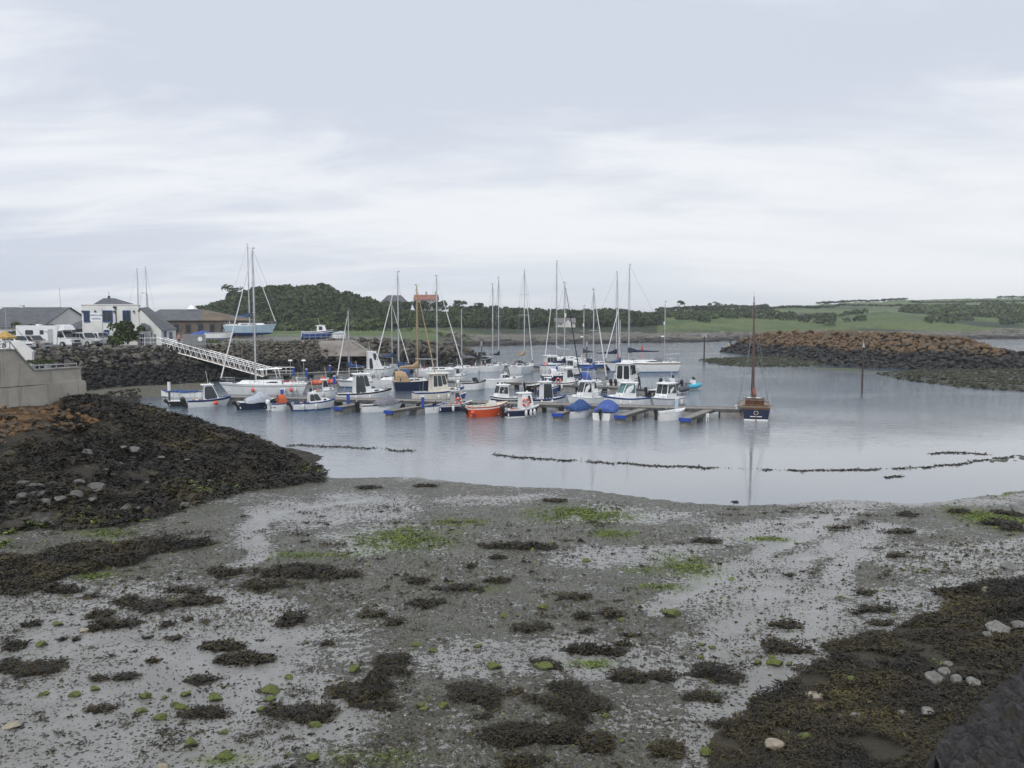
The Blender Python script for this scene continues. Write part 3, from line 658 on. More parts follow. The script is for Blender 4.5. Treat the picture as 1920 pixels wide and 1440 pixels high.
def rock_set(m): 
    L = []
    for i in range(12):
        me = hull_rock(i * 7 + 3); me.materials.append(m); L.append(me)
    return L
RS_BW, RS_QY = rock_set(RM_BW), rock_set(RM_QY)
def armour(root, spots, meshes, size, stuff_mat):
    """spots (pos, scale): the 300 largest become parts, the rest one heap"""
    spots = sorted(spots, key=lambda s: -s[1] / max(30, s[0][1])); 
    ro = root.location
    for p, s in spots[:300]:
        inst('rock', random.choice(meshes), Vector(p) - ro, (random.gauss(0, .35), random.gauss(0, .35), random.uniform(0, 6.28)), (s * random.uniform(.85, 1.3), s, s * random.uniform(.8, 1.15)), root)
    rest = spots[300:]
    if rest:
        Vs, Fs, k = [], [], 0
        base = [(np.array([v.co for v in me.vertices]), np.array([tuple(q.vertices) for q in me.polygons])) for me in meshes]
        for p, s in rest:
            v, f = random.choice(base); a = random.uniform(0, 6.28); M = np.array(Matrix.Rotation(a, 3, 'Z') @ Matrix.Rotation(random.gauss(0, .35), 3, 'X'))
            Vs.append((v * s) @ M.T + np.array(p) - np.array(ro)); Fs.append(f + k); k += len(v)
        o = np_mesh('rock_rubble', np.concatenate(Vs), np.concatenate(Fs), stuff_mat, parent=root); tag(o, kind='stuff')
def slope_spots(toe, top, size, jit=.35, wrap=0.):
    """rows of rocks over the ruled surface between two polylines"""
    out = []; n = len(toe)
    lens = [((toe[i + 1] - toe[i]).length + (top[i + 1] - top[i]).length) / 2 for i in range(n - 1)]
    for i in range(n - 1):
        cols = max(1, round(lens[i] / (size * .82)))
        for c in range(cols):
            t = (c + random.uniform(.2, .8)) / cols; a = toe[i].lerp(toe[i + 1], t); b = top[i].lerp(top[i + 1], t); h = (b - a).length
            rows = max(2, round(h / (size * .62)))
            for r in range(rows + 1):
                v = (r + random.uniform(-.3, .3)) / rows; p = a.lerp(b, v); s = size * random.lognormvariate(-.03, .27)
                out.append(((p.x + random.gauss(0, jit) * size, p.y + random.gauss(0, jit) * size, p.z + random.uniform(-.12, .16) * size), s))
    return out
# breakwater
BT = [(1350, 661), (1375, 663), (1412, 667), (1470, 676), (1550, 686), (1650, 691), (1780, 697), (1900, 700), (2000, 693)]
BC = [(1356, 658, 2), (1388, 643, 5), (1424, 627, 9), (1500, 624, 10), (1600, 625, 10), (1700, 629, 10), (1795, 634, 10), (1862, 652, 8), (1960, 684, 3)]
bt = [G(a, b, -.1) for a, b in BT]; bc = [Zp(a, b, w.y + d) for (a, b, d), w in zip(BC, bt)]
brk = empty('breakwater', (bt[4].x, bt[4].y, 0), 0, 'long rock breakwater with orange lichen above a black tide line', 'breakwater')
bm_ = MB(); ro = brk.location
bk = [p + Vector((1.5, 9, -p.z * .9)) for p in bc]; kd = mat('rock_core', (.03, .028, .025), .9)
for i in range(len(bt) - 1):
    for A, B_ in ((bt, bc), (bc, bk)):
        dn = Vector((0, 0, -.45)); bm_.add([A[i] + dn - ro, A[i + 1] + dn - ro, B_[i + 1] + dn - ro, B_[i] + dn - ro], [(0, 1, 2, 3)], kd)
bm_.build('core', brk)
sp = slope_spots(bt, bc, 1.0) + slope_spots(bc, [c.lerp(k, .3) for c, k in zip(bc, bk)], 1.5)
armour(brk, sp, RS_BW, 1.45, RM_BW)
# quay banks
def bank(i0, i1, size, label, fr=0.):
    T, P_ = toeW[i0:i1 + 1], topW[i0:i1 + 1]
    r = empty('rock_bank', tuple(T[len(T) // 2]), 0, label, 'rock bank'); armour(r, slope_spots(T, P_, size), RS_QY, size, RM_QY); return r
bank(0, 3, .66, 'dark rock bank below the parked motorhome and the marina office')
bank(3, 6, .54, 'rock bank of small dark stones behind the sloping white gangway')
bank(6, 10, 1.15, 'rock bank of big brown boulders running down to a point beside the slipway wall')
# muddy shallows in front of the left bank, low reefs
def reef(name, label, pts, h, weed=True, cat='reef', dens=3, mt=None, kind='structure'):
    P = np.array([tuple(G(a, b, 0))[:2] for a, b in pts]); lo, hi = P.min(0) - 2, P.max(0) + 2
    nx = int(min(260, (hi[0] - lo[0]) / .35 + 4)); ny = int(min(160, (hi[1] - lo[1]) / .5 + 4))
    gx, gy = np.meshgrid(np.linspace(lo[0], hi[0], nx), np.linspace(lo[1], hi[1], ny))
    d = np.full(gx.shape, 1e9)
    for i in range(len(P)):
        d = np.minimum(d, seg_dist(gx, gy, [P[i], P[(i + 1) % len(P)]]))
    sgn = np.where(inpoly(gx, gy, P), 1, -1); d = d * sgn
    z = np.clip(d / 2.2, -1, 1) * h + fbm(gx * .5, gy * .3, 4, 6) * h * .55 + fbm(gx * 2.4, gy * 1.6, 3, 7) * min(.16, h * .5) - .03
    o = np_mesh(name, np.stack([gx.ravel(), gy.ravel(), z.ravel()], 1), grid_faces(ny, nx), mt)
    k = z.ravel() > .02; gx_, gy_, gz_ = gx.ravel()[k], gy.ravel()[k], z.ravel()[k]
    if h > .1 and len(gx_) > 20 and mt is REEFM:
        ii = rng.integers(0, len(gx_), 2600); bs = [(np.array([v.co for v in me.vertices]), np.array([tuple(q.vertices) for q in me.polygons])) for me in RS_QY[:5]]; Vs, Fs, kk = [], [], 0
        for i_ in ii:
            v, f = bs[int(rng.integers(0, 5))]; s_ = .42 * rng.lognormal(0, .4); a_ = rng.uniform(0, 6.28); ca, sa = math.cos(a_), math.sin(a_)
            Vs.append(np.stack([(v[:, 0] * ca - v[:, 1] * sa) * s_ + gx_[i_] + rng.normal(0, .3), (v[:, 0] * sa + v[:, 1] * ca) * s_ + gy_[i_] + rng.normal(0, .3), v[:, 2] * s_ * .8 + gz_[i_]], 1)); Fs.append(f + kk); kk += len(v)
        tag(np_mesh('reef_stones', np.concatenate(Vs), np.concatenate(Fs), RM_RF), 'dark weedy stones covering the low reef', 'stones', kind='stuff')
    if kind == 'structure': tag(o, kind='structure')
    else: tag(o, label, cat)
    return o
REEFM = rock_mat('reef_weed', -1, (.05, .07, .012), [(.020, .019, .013), (.034, .032, .016), (.05, .046, .03)], (.02, .02, .015), .6)
RM_RF = rock_mat('reef_stone', -1, (.045, .06, .012), [(.018, .017, .012), (.05, .047, .04), (.015, .014, .011)], (.02, .02, .015), .5)
REEFM.node_tree.nodes['Principled BSDF'].inputs['Roughness'].default_value = .55
MUDB = rock_mat('shoal_mud', -1, (.075, .08, .035), [(.10, .092, .07), (.14, .13, .10), (.055, .05, .038)], (.03, .03, .02), .6)
reef('shoal', '', [(150, 742), (260, 746), (330, 743), (345, 733), (420, 730), (410, 716), (330, 717), (160, 728)], .16, mt=MUDB)
reef('reef', '', [(1312, 675), (1400, 671), (1480, 674), (1560, 684), (1500, 687), (1400, 688), (1330, 682)], .42, mt=REEFM)
reef('reef', '', [(1640, 702), (1700, 697), (1800, 698), (1960, 696), (1980, 735), (1900, 734), (1800, 727), (1720, 717)], .5, mt=REEFM)
reef('reef', '', [(1470, 686), (1600, 690), (1680, 697), (1640, 699), (1540, 694)], .07, mt=REEFM)
reef('reef', '', [(1800, 868), (1860, 856), (1990, 848), (2010, 862), (1900, 868), (1850, 873)], .14, mt=REEFM)
# ---- weed drifting in the water
def drift():
    Vs = []; pts = [(540, 834), (620, 838), (700, 841), (775, 846)], [(925, 853), (1000, 859), (1080, 864), (1150, 869), (1230, 873), (1320, 877), (1420, 882), (1520, 883), (1620, 882), (1720, 878), (1800, 870), (1900, 856)], [(1745, 850), (1800, 849), (1850, 852)], [(1660, 895), (1690, 894)], [(1380, 944), (1375, 942)], [(560, 880), (600, 886)]
    X, Y = [], []
    for l in pts:
        for (a, b), (c, d) in zip(l[:-1], l[1:]):
            n = int(abs(c - a) * 4.5) + 30
            for _ in range(n):
                t = random.random(); w = fbm(np.array([(a + (c - a) * t) * .035]), np.array([b * .1]), 3, 5)[0]
                if w < -.34 and len(l) > 2 and random.random() < .96: continue
                p = G(a + (c - a) * t + random.gauss(0, 3), b + (d - b) * t + random.gauss(0, .5) + random.choice((0, 0, 0, 1.6, -1.2)) + 3.5 * w, 0); X.append(p.x); Y.append(p.y)
    X, Y = np.array(X), np.array(Y); V, F, T = fronds(X, Y, np.full(len(X), .003), .13, .036, .006, tint=rng.uniform(.1, .6, len(X)))
    tag(np_mesh('drifting_weed', V, F, weed_m, dict(tint=T)), 'broken line of brown weed floating on the calm water inshore', 'seaweed', kind='stuff')
drift()
# ---------------------------------------------------------------- trees and scrub
FOL = [(.024, .038, .016), (.040, .060, .022), (.058, .083, .029), (.078, .108, .036), (.10, .135, .045)]
fol_m = tinted('foliage', FOL, .75, spec=.25)
bark_m = mat('bark', (.09, .075, .06), .9, .2, 6)
def crown_leaves(c, r, n, leaf, tint, sq=.8):
    """leaf-sized faces through the outer half of a lumpy crown"""
    v = rng.normal(0, 1, (n, 3)); v /= np.linalg.norm(v, axis=1)[:, None]; v[:, 2] = np.where(v[:, 2] < -.35, -v[:, 2], v[:, 2])
    lum = 1 + .3 * fbm(v[:, 0] * 2.2 + c[0], v[:, 1] * 2.2 + v[:, 2] * 2 + c[1], 3, 33)
    p = v * (r * lum * rng.uniform(.72, 1.02, n))[:, None] * np.array([1, 1, sq]) + np.array(c)
    a = rng.normal(0, 1, (n, 3)) * .8 + v; a /= np.linalg.norm(a, axis=1)[:, None]
    t1 = np.cross(a, rng.normal(0, 1, (n, 3))); t1 /= np.linalg.norm(t1, axis=1)[:, None]; t2 = np.cross(a, t1)
    s = (leaf * rng.uniform(.6, 1.4, n))[:, None]
    V = np.stack([p + t1 * s, p + t2 * s * .8, p - t1 * s, p - t2 * s * .8], 1).reshape(-1, 3)
    F = np.arange(n)[:, None] * 4 + np.array([[0, 1, 2, 3]])
    T = np.repeat(np.clip(tint + rng.normal(0, .10, n), 0, 1), 4); return V, F, T
def mass(name, label, cat, crowns, leaf=.5, per=60, kind='stuff', material=None):
    Vs, Fs, Ts, k = [], [], [], 0
    for (x, y, z, r, t) in crowns:
        V, F, T = crown_leaves((x, y, z), r, int(per * (r / 2.5) ** 1.3) + 14, leaf * (r / 2.5) ** .5, t); Vs.append(V); Fs.append(F + k); Ts.append(T); k += len(V)
    return tag(np_mesh(name, np.concatenate(Vs), np.concatenate(Fs), material or fol_m, dict(tint=np.concatenate(Ts))), label, cat, kind=kind)
def crowns_in(px0, px1, D0, D1, n, rmin, rmax, lift=.6, cond=None, tb=.32):
    L = []
    px = rng.uniform(px0, px1, n); D = rng.uniform(D0, D1, n); X = (px - 960) / FP / cp * D
    z = far_H(X, D); t = np.clip(tb + .28 * fbm(X * .03, D * .03, 3, 3) + rng.normal(0, .13, n), 0, 1); r = rng.uniform(rmin, rmax, n) * (1 + .3 * fbm(X * .05, D * .05, 2, 7))
    for i in range(n):
        if cond is not None and not cond(px[i], D[i]): continue
        L.append((X[i], D[i], z[i] + r[i] * lift, r[i], t[i]))
    return L
def foot(p): return float(np.interp(p, cx_, prof[:, 4, 0]))
def top(p): return float(np.interp(p, cx_, prof[:, 6, 0]))
wood = crowns_in(325, 905, 262, 392, 2300, 1.3, 2.9, cond=lambda p, D: foot(p) - 6 < D < top(p) + 6 and not (705 < p < 850 and D > 346), tb=.33)
mass('woodland', 'dense dark woodland covering the hill behind the boatyard', 'woodland', wood, .62, 62)
wood2 = crowns_in(880, 1235, 300, 450, 1200, 1.3, 2.7, cond=lambda p, D: foot(p) - 2 < D < top(p) + 4 and not (1035 < p < 1085 and D < 350), tb=.22)
mass('woodland', 'low dark belt of trees on the far shore behind the white cottage', 'woodland', wood2, .7, 46)
scr = crowns_in(1235, 1560, 380, 470, 260, 1.2, 2.6, .4, cond=lambda p, D: vnoise(np.array([p * .02]), np.array([D * .03]), 3)[0] > .45, tb=.35)
scr += crowns_in(1560, 1990, 400, 470, 240, 1.2, 2.4, .4, cond=lambda p, D: vnoise(np.array([p * .02]), np.array([D * .03]), 5)[0] > .52, tb=.5)
scr += crowns_in(1690, 1990, 470, 560, 420, 2.0, 3.4, .5, cond=lambda p, D: p > 1750 or D > 500, tb=.62)
scr += crowns_in(1235, 1480, 480, 560, 200, 1.2, 2.4, .4, cond=lambda p, D: vnoise(np.array([p * .03]), np.array([D * .03]), 8)[0] > .5, tb=.25)
mass('scrub', 'scrub and gorse scattered over the green slopes across the bay', 'scrub', scr, .75, 36)
hd = []
for p in np.arange(1230, 1990, 1.7):
    D = top(p) + rng.normal(0, 3); X = (p - 960) / FP / cp * D
    if vnoise(np.array([p * .02]), np.array([3.]), 4)[0] > .3: hd.append((X, D, far_H(np.array([X]), np.array([D]))[0] + .9, rng.uniform(.7, 1.5) * (1 + .5 * (rng.uniform() > .9)), .15))
for (a, b, c, d) in [(1400, 560, 1560, 600), (1560, 620, 1800, 640), (1700, 700, 1960, 690), (1300, 470, 1420, 520)]:
    for t in np.linspace(0, 1, 60):
        D = b + (d - b) * t; p = a + (c - a) * t; X = (p - 960) / FP / cp * D; hd.append((X, D, far_H(np.array([X]), np.array([D]))[0] + .6, rng.uniform(.9, 1.7), .12))
mass('hedgerows', 'dark hedgerows along the skyline and between the far fields', 'hedge', hd, .8, 30)
sh = crowns_in(540, 880, 240, 262, 170, .7, 1.5, .4, tb=.75); mass('shrubbery', 'pale green bracken and bushes on the meadow in front of the wood', 'bushes', sh, .4, 40)
def shore_rocks():
    n = 5200; px = rng.uniform(850, 1990, n); sd0 = np.interp(px, cx_, prof[:, 1, 0]); D = sd0 + rng.uniform(-2, 22, n); X = kx(px) * D; z = far_H(X, D); k = (z > -.3) & (z < 3.6); X, D, z = X[k], D[k], z[k]
    bs = [(np.array([v.co for v in me.vertices]), np.array([tuple(q.vertices) for q in me.polygons])) for me in RS_QY[:6]]; Vs, Fs, kk = [], [], 0
    for i in range(len(X)):
        v, f = bs[i % 6]; s_ = 1.5 * rng.lognormal(0, .45); a_ = rng.uniform(0, 6.28); ca, sa = math.cos(a_), math.sin(a_)
        Vs.append(np.stack([(v[:, 0] * ca - v[:, 1] * sa) * s_ * 1.7 + X[i], (v[:, 0] * sa + v[:, 1] * ca) * s_ + D[i], v[:, 2] * s_ * .8 + z[i]], 1)); Fs.append(f + kk); kk += len(v)
    tag(np_mesh('shore_rocks', np.concatenate(Vs), np.concatenate(Fs), rock_mat('shore_rock', 1.3, (.2, .19, .16), [(.10, .095, .085), (.24, .225, .20), (.05, .048, .045)], (.03, .029, .026), .3)), 'grey broken rocks along the far shoreline', 'rocks', kind='stuff')
def kx(px): return (px - 960) / FP / cp
shore_rocks()
def tree(px, D, h, lean, r, tint, label, grp=None):
    X = (px - 960) / FP / cp * D; z = far_H(np.array([X]), np.array([D]))[0] - .3
    root = empty('tree', (X, D, z), 0, label, 'tree', grp)
    b = MB(); tp = Vector((lean * h * .3, 0, h * .62)); b.tube((0, 0, 0), tp * .55, .28, bark_m, .2); b.tube(tp * .55, tp, .2, bark_m, .1)
    for k in range(6):
        a = k * 1.05; q = tp * (.5 + .08 * k); b.tube(q, q + Vector((math.cos(a) * r * .6 + lean * r * .4, math.sin(a) * r * .5, r * .4)), .11, bark_m, .04, n=5)
    b.build('trunk', root)
    Vs, Fs, Ts, k = [], [], [], 0
    for j in range(7):
        c = (tp.x + rng.normal(lean * r * .45, r * .48), rng.normal(0, r * .4), tp.z + rng.uniform(.05, .55) * r)
        V, F, T = crown_leaves(c, r * rng.uniform(.3, .55), 70, .32, tint + rng.normal(0, .1), .6); Vs.append(V); Fs.append(F + k); Ts.append(T); k += len(V)
    np_mesh('crown', np.concatenate(Vs), np.concatenate(Fs), fol_m, dict(tint=np.concatenate(Ts)), parent=root)
tree(872, 362, 10, -.5, 3.4, .2, 'windswept skyline tree with a gap under its crown beside the red roofed house')
tree(893, 366, 8.5, .3, 3.6, .2, 'rounded dark tree on the skyline right of the windswept one')
tree(920, 374, 6.5, .3, 3.0, .2, 'low bushy tree where the wooded skyline falls to the right')
tree(1075, 372, 7, .2, 2.6, .15, 'dark tree rising behind the white cottage on the far shore')
tree(438, 345, 8, .2, 4.2, .3, 'broad tree crowning the left shoulder of the wooded hill')
tree(610, 348, 6, .1, 3.2, .35, 'small clump-like tree on the very top of the wooded hill')
tree(345, 300, 6.5, .4, 2.8, .3, 'small tree peeping over the long grey shed roof')
tree(1270, 520, 6, .2, 3.5, .1, 'lone dark hedge tree on the far skyline right of the tallest masts')
tree(1330, 560, 5.5, .5, 4.0, .1, 'flat wind-cut tree on the far skyline between marina and breakwater')
tree(606, 268, 7, .1, 2.8, .85, 'paler green tree in front of the dark wood above the slipway')
tree(585, 272, 6, .1, 2.3, .7, 'light green bushy tree at the foot of the wooded hill')
tree(765, 300, 7, .1, 3.2, .65, 'lighter green round tree below the two hilltop houses')
# ================================================================ BOATS
def paint(name, c, rough=.28, var=.06, coat=.3): return mat(name, c, rough, var, 1.6, coat=coat)
WHT = paint('gel_white', (.83, .84, .84), .3, .05); CRM = paint('gel_cream', (.78, .74, .64), .32, .07); GRY = paint('gel_grey', (.42, .44, .46), .4)
NVY = paint('navy_paint', (.012, .020, .055), .22); BLU = paint('blue_paint', (.02, .07, .25), .3); LBL = paint('pale_blue_paint', (.42, .56, .66), .35); ORG = paint('orange_paint', (.62, .085, .02), .4)
RED = paint('red_paint', (.45, .03, .02), .4); BLK = paint('black_paint', (.012, .012, .014), .4); MAR = paint('maroon_antifoul', (.10, .018, .022), .6); AFB = paint('blue_antifoul', (.015, .09, .27), .55); TEAL = paint('teal_tube', (.05, .42, .58), .5, .05, 0)
CVB = mat('blue_canvas', (.040, .095, .27), .85, .22, 5, bump=.02); CVP = mat('bright_blue_canvas', (.065, .125, .41), .8, .18, 5, bump=.02); CVN = mat('navy_canvas', (.015, .025, .07), .85, .1, 5); CVG = mat('grey_canvas', (.22, .22, .26), .85, .2, 6, bump=.02); CVW = mat('pale_canvas', (.46, .50, .56), .8, .12, 5, bump=.02); CVT = mat('tan_canvas', (.48, .34, .20), .85, .1, 5); CVO = mat('orange_canvas', (.60, .13, .045), .8, .1, 5); CVR = mat('rust_canvas', (.25, .085, .055), .85, .15, 6)
ALU = mat('mast_alloy', (.62, .63, .64), .38, .06, 2, metal=.55); STL = mat('stainless', (.55, .56, .57), .25, .04, 3, metal=.9); WIR = mat('rigging_wire', (.20, .20, .21), .5, .05, 3)
WOOD = mat('varnished_wood', (.15, .065, .032), .35, .25, 5); WDL = mat('light_spar_wood', (.52, .34, .16), .45, .15, 4); TEK = mat('teak_deck', (.30, .24, .17), .7, .2, 9)
GLS = mat('dark_glass', (.03, .04, .048), .16, .2, .6); GLG = mat('green_glass', (.10, .24, .24), .08, .3, 1.2); RUB = mat('black_rubber', (.018, .018, .02), .7); BUO = mat('orange_buoy', (.75, .09, .045), .5, .05); FEN = mat('white_fender', (.72, .72, .70), .5, .12, 6)
BMAP = dict(W=WHT, C=CRM, G=GRY, N=NVY, B=BLU, L=LBL, O=ORG, R=RED, K=BLK, M=MAR, A=AFB)
def clutter(root, x0, x1, w, z, seed, n=6):
    r = random.Random(seed); b = MB(); ms = [CVB, BUO, BLK, WHT, CVT, GRY, DKG, RED]
    for _ in range(n):
        m = r.choice(ms); x, y = r.uniform(x0, x1), r.uniform(-w, w); k = r.random(); s = r.uniform(.16, .34)
        if k < .45: b.box((x, y, z + s * .5), (s * 1.3, s, s), m, rz=r.uniform(0, 3))
        elif k < .75: b.tube((x, y, z), (x, y, z + s * 1.1), s * .5, m, s * .55, n=8)
        else: b.ring((x, y, z + .08), s * .7, .05, m, 'Z', 10, 4)
    for _ in range(2): x, y = r.uniform(x0, x1), r.uniform(-w, w); b.tube((x, y, z), (x + r.uniform(-.3, .3), y, z + r.uniform(.8, 1.5)), .016, STL, n=4)
    return b.build('deck_gear', root)
DKG = mat('dark_green_crate', (.02, .07, .05), .6)
class Hull:
    """lofted hull with boot stripe and antifouling; x forward from stern -L/2 to bow L/2, z from the waterline"""
    def __init__(s, root, L, B, F, top, boot, bottom, rail=None, tw=.82, rake=.09, sheer=.28, draft=.35, pw=2.3, stripe=None, aftr=0., deckm=None, opn=0., opf=1., sole=.18, vee=.9, canoe=False):
        s.L, s.B, s.F, s.tw, s.pw, s.sheer = L, B, F, tw, pw, sheer; s.canoe = canoe
        N = 15; S = [i / (N - 1) for i in range(N)]; s.rake = rake; b = MB()
        rail = rail or top; stripe = stripe or top
        lev = [1., .86, .74, .45, .11 / F, 0., -.4, -1.]
        ms = [rail, stripe, top, top, boot, bottom, bottom]
        secs = []
        for t in S:
            hb, zs, row = s.hb(t), s.zs(t), []
            for l in lev:
                if l > 0: z = zs * l; w = hb * (1 - (1 - vee) * (1 - l) ** 1.3 - .35 * max(0, t - .6) * (1 - l) * 2)
                else: z = draft * l * (1 - .75 * t ** 3); w = hb * (vee - .35 * max(0, t - .6) * 2) * (1 - (-l) ** 1.7 * .98)
                x = L * (t - .5) - rake * L * max(0, t - .55) / .45 * (1 - max(l, 0)) + aftr * L * (1 - t) ** 6 * (1 - max(l, 0))
                row.append((x, max(w, .012), z))
            secs.append(row)
        n = len(lev)
        for side in (1, -1):
            vs = [(x, y * side, z) for r in secs for x, y, z in r]
            for j in range(n - 1):
                fs = [((i * n + j), (i * n + j + 1), ((i + 1) * n + j + 1), ((i + 1) * n + j)) for i in range(N - 1)]
                if side < 0: fs = [f[::-1] for f in fs]
                b.add(vs, fs, ms[j])
        r0 = secs[0]; vs = [(x, y, z) for x, y, z in r0] + [(x, -y, z) for x, y, z in r0]
        for j in range(n - 1): b.add(vs, [(j, n + j, n + j + 1, j + 1)], ms[j])
        s.o = b.build('hull', root, smooth=False); s.secs = secs
        # deck and cockpit well
        d = MB(); deckm = deckm or WHT; g = min(.14, B * .07); camber = .05 * B
        for i in range(N - 1):
            t0, t1 = S[i], S[i + 1]; a, c = secs[i][0], secs[i + 1][0]
            if (t0 + t1) / 2 >= opn and not (opf < 1 and (t0 + t1) / 2 > opf and False):
                for sd in (1, -1):
                    q = [(a[0], a[1] * sd, a[2] - .03), (c[0], c[1] * sd, c[2] - .03), (c[0], 0, c[2] - .03 + camber * (1 - t1)), (a[0], 0, a[2] - .03 + camber * (1 - t0))]
                    d.add(q, [(0, 1, 2, 3)], deckm)
            else:
                for sd in (1, -1):
                    ai, ci = max(a[1] - g, .02), max(c[1] - g, .02)
                    d.add([(a[0], a[1] * sd, a[2] - .01), (c[0], c[1] * sd, c[2] - .01), (c[0], ci * sd, c[2] - .01), (a[0], ai * sd, a[2] - .01), (c[0], ci * sd * .92, sole), (a[0], ai * sd * .92, sole)], [(0, 1, 2, 3), (3, 2, 4, 5)], deckm)
                d.add([(a[0], -a[1] + g, sole), (c[0], -c[1] + g, sole), (c[0], c[1] - g, sole), (a[0], a[1] - g, sole)], [(0, 1, 2, 3)], deckm)
        if opn > 0:
            i = next((i for i in range(N - 1) if (S[i] + S[i + 1]) / 2 >= opn), N - 2); a = secs[i][0]
            d.add([(a[0], -a[1] + g, sole), (a[0], a[1] - g, sole), (a[0], a[1] - g, a[2] - .03), (a[0], 0, a[2]), (a[0], -a[1] + g, a[2] - .03)], [(0, 1, 2, 3, 4)], deckm)
            a = secs[0][0]; d.box((a[0] + .06, 0, a[2] * .5 + sole * .3), (.1, a[1] * 2 - .04, a[2] * .75), deckm)
        d.build('deck', root)
        rb = MB(); pts = [(x, y, z) for x, y, z in (r[0] for r in secs)]
        rb.path([(x, y + .01, z) for x, y, z in pts], .028, rail if rail is not top else deckm, 4); rb.path([(x, -y - .01, z) for x, y, z in pts], .028, rail if rail is not top else deckm, 4); rb.build('rub_rail', root)
    def hb(s, t):
        if s.canoe: return s.B / 2 * (1 - abs(2 * t - 1) ** 2.4) + .03
        if t < .42: u = 1 - t / .42; return s.B / 2 * (1 - (1 - s.tw) * u ** 1.6)
        return s.B / 2 * max(.02, (1 - ((t - .42) / .58) ** s.pw))
    def zs(s, t): return s.F * (1 + s.sheer * (max(0, t - .25) / .75) ** 2 + .12 * s.sheer * (1 - t) ** 2 * (3 if s.canoe else 1))
    def x(s, t): return s.L * (t - .5)
def face_win(root, q, u0, u1, v0, v1, m, name='window', t=.012):
    bl, br, tr, tl = [Vector(p) for p in q]
    P = lambda u, v: (bl.lerp(br, u)).lerp(tl.lerp(tr, u), v)
    n = (br - bl).cross(tl - bl).normalized() * t
    c = [P(u0, v0), P(u1, v0), P(u1, v1), P(u0, v1)]; k = .12
    c8 = []
    for i in range(4):
        a, p, r = c[i], c[i - 1], c[(i + 1) % 4]; c8 += [a.lerp(p, k), a.lerp(r, k)]
    b = MB(); f = [x + n for x in c8]; b.add(c8 + f, [tuple(range(8, 16))] + [(i, (i + 1) % 8, 8 + (i + 1) % 8, 8 + i) for i in range(8)], m); return b.build(name, root)
def cabin(root, x0, x1, w0, w1, z0, z1, h, fr=.3, ar=0., ins=.1, m=WHT, roof=None, glass=GLS, side=(), front=(), aft=(), name='cabin', rm=None, rt=.07):
    """tapered house: side/front/aft are lists of (u0,u1,v0,v1) window openings"""
    p = [(x0, -w0, z0), (x1, -w1, z1), (x1, w1, z1), (x0, w0, z0), (x0 + ar, -w0 + ins, z0 + h), (x1 - fr, -w1 + ins, z0 + h), (x1 - fr, w1 - ins, z0 + h), (x0 + ar, w0 - ins, z0 + h)]
    b = MB(); b.hexa(p, m); o = b.build(name, root)
    o2 = o
    F = dict(s=(p[0], p[1], p[5], p[4]), f=(p[1], p[2], p[6], p[5]), p=(p[2], p[3], p[7], p[6]), a=(p[3], p[0], p[4], p[7]))
    for u0, u1, v0, v1 in side: face_win(o2, F['s'], u0, u1, v0, v1, glass); face_win(o2, F['p'], 1 - u1, 1 - u0, v0, v1, glass)
    for w in front: face_win(o2, F['f'], *w, glass)
    for w in aft: face_win(o2, F['a'], *w, glass)
    if roof is not None:
        r = MB(); e = roof; zt = z0 + h; a0, a1 = x0 + ar - e[0], x1 - fr + e[1]; ww0, ww1 = w0 - ins + e[2], w1 - ins + e[2]
        base = [(a0, -ww0 * .9), (a0, ww0 * .9), (a0 + .1, ww0), (a1 - .18, ww1), (a1, ww1 * .72), (a1 + .05, 0), (a1, -ww1 * .72), (a1 - .18, -ww1), (a0 + .1, -ww0)]
        cx = (a0 + a1) / 2
        L3 = [[(x, y, zt) for x, y in base], [(x, y, zt + rt * .6) for x, y in base], [(cx + (x - cx) * .86, y * .8, zt + rt * 1.3) for x, y in base]]
        r.loft(L3, rm or m); r.build('roof', root)
    return p
def outboard(root, x, y, z, s=1., tilt=0., m=BLK, name='outboard'):
    s *= .86; b = MB(); T = Matrix.Rotation(tilt, 4, 'Y')
    tr = lambda q: tuple(Vector((x, y, z)) + T @ (Vector(q) * s))
    def ell(c, d, k=.7):
        L = []
        for zz, w in ((-.5, .8), (-.2, 1), (.25, .95), (.5, k)):
            L.append([tr((c[0] + d[0] / 2 * w * math.cos(a) * (1 if math.cos(a) < 0 else .8), c[1] + d[1] / 2 * w * math.sin(a), c[2] + d[2] * zz)) for a in (i * math.pi / 5 for i in range(10))])
        b.loft(L, m)
    ell((-.22, 0, .38), (.52, .36, .46), .6)
    b.loft([[tr((-.20 + a * .13, c * .07, .16)) for a, c in ((-1, -1), (1, -1), (1, 1), (-1, 1))], [tr((-.20 + a * .11, c * .05, -.45)) for a, c in ((-1, -1), (1, -1), (1, 1), (-1, 1))]], m)
    b.loft([[tr((-.42, c * .05, -.42 + e * .05)) for c, e in ((-1, -1), (1, -1), (1, 1), (-1, 1))], [tr((-.02, c * .05, -.42 + e * .05)) for c, e in ((-1, -1), (1, -1), (1, 1), (-1, 1))]], m)
    b.loft([[tr((-.30, c * .012, -.42)) for c in (-1, 1)] + [tr((-.10, c * .012, -.42)) for c in (1, -1)], [tr((-.26, c * .012, -.66)) for c in (-1, 1)] + [tr((-.14, c * .012, -.66)) for c in (1, -1)]], m)
    b.box(tr((.0, 0, .08)), (.12 * s, .26 * s, .3 * s), GRY, ry=tilt)
    for a in (0, 2.09, 4.19):
        b.add([tr((-.44, 0, -.42)), tr((-.46, .13 * math.cos(a) - .04 * math.sin(a), -.42 + .13 * math.sin(a))), tr((-.43, .13 * math.cos(a) + .04 * math.sin(a), -.42 + .13 * math.sin(a) + .03))], [(0, 1, 2)], STL)
    return b.build(name, root)
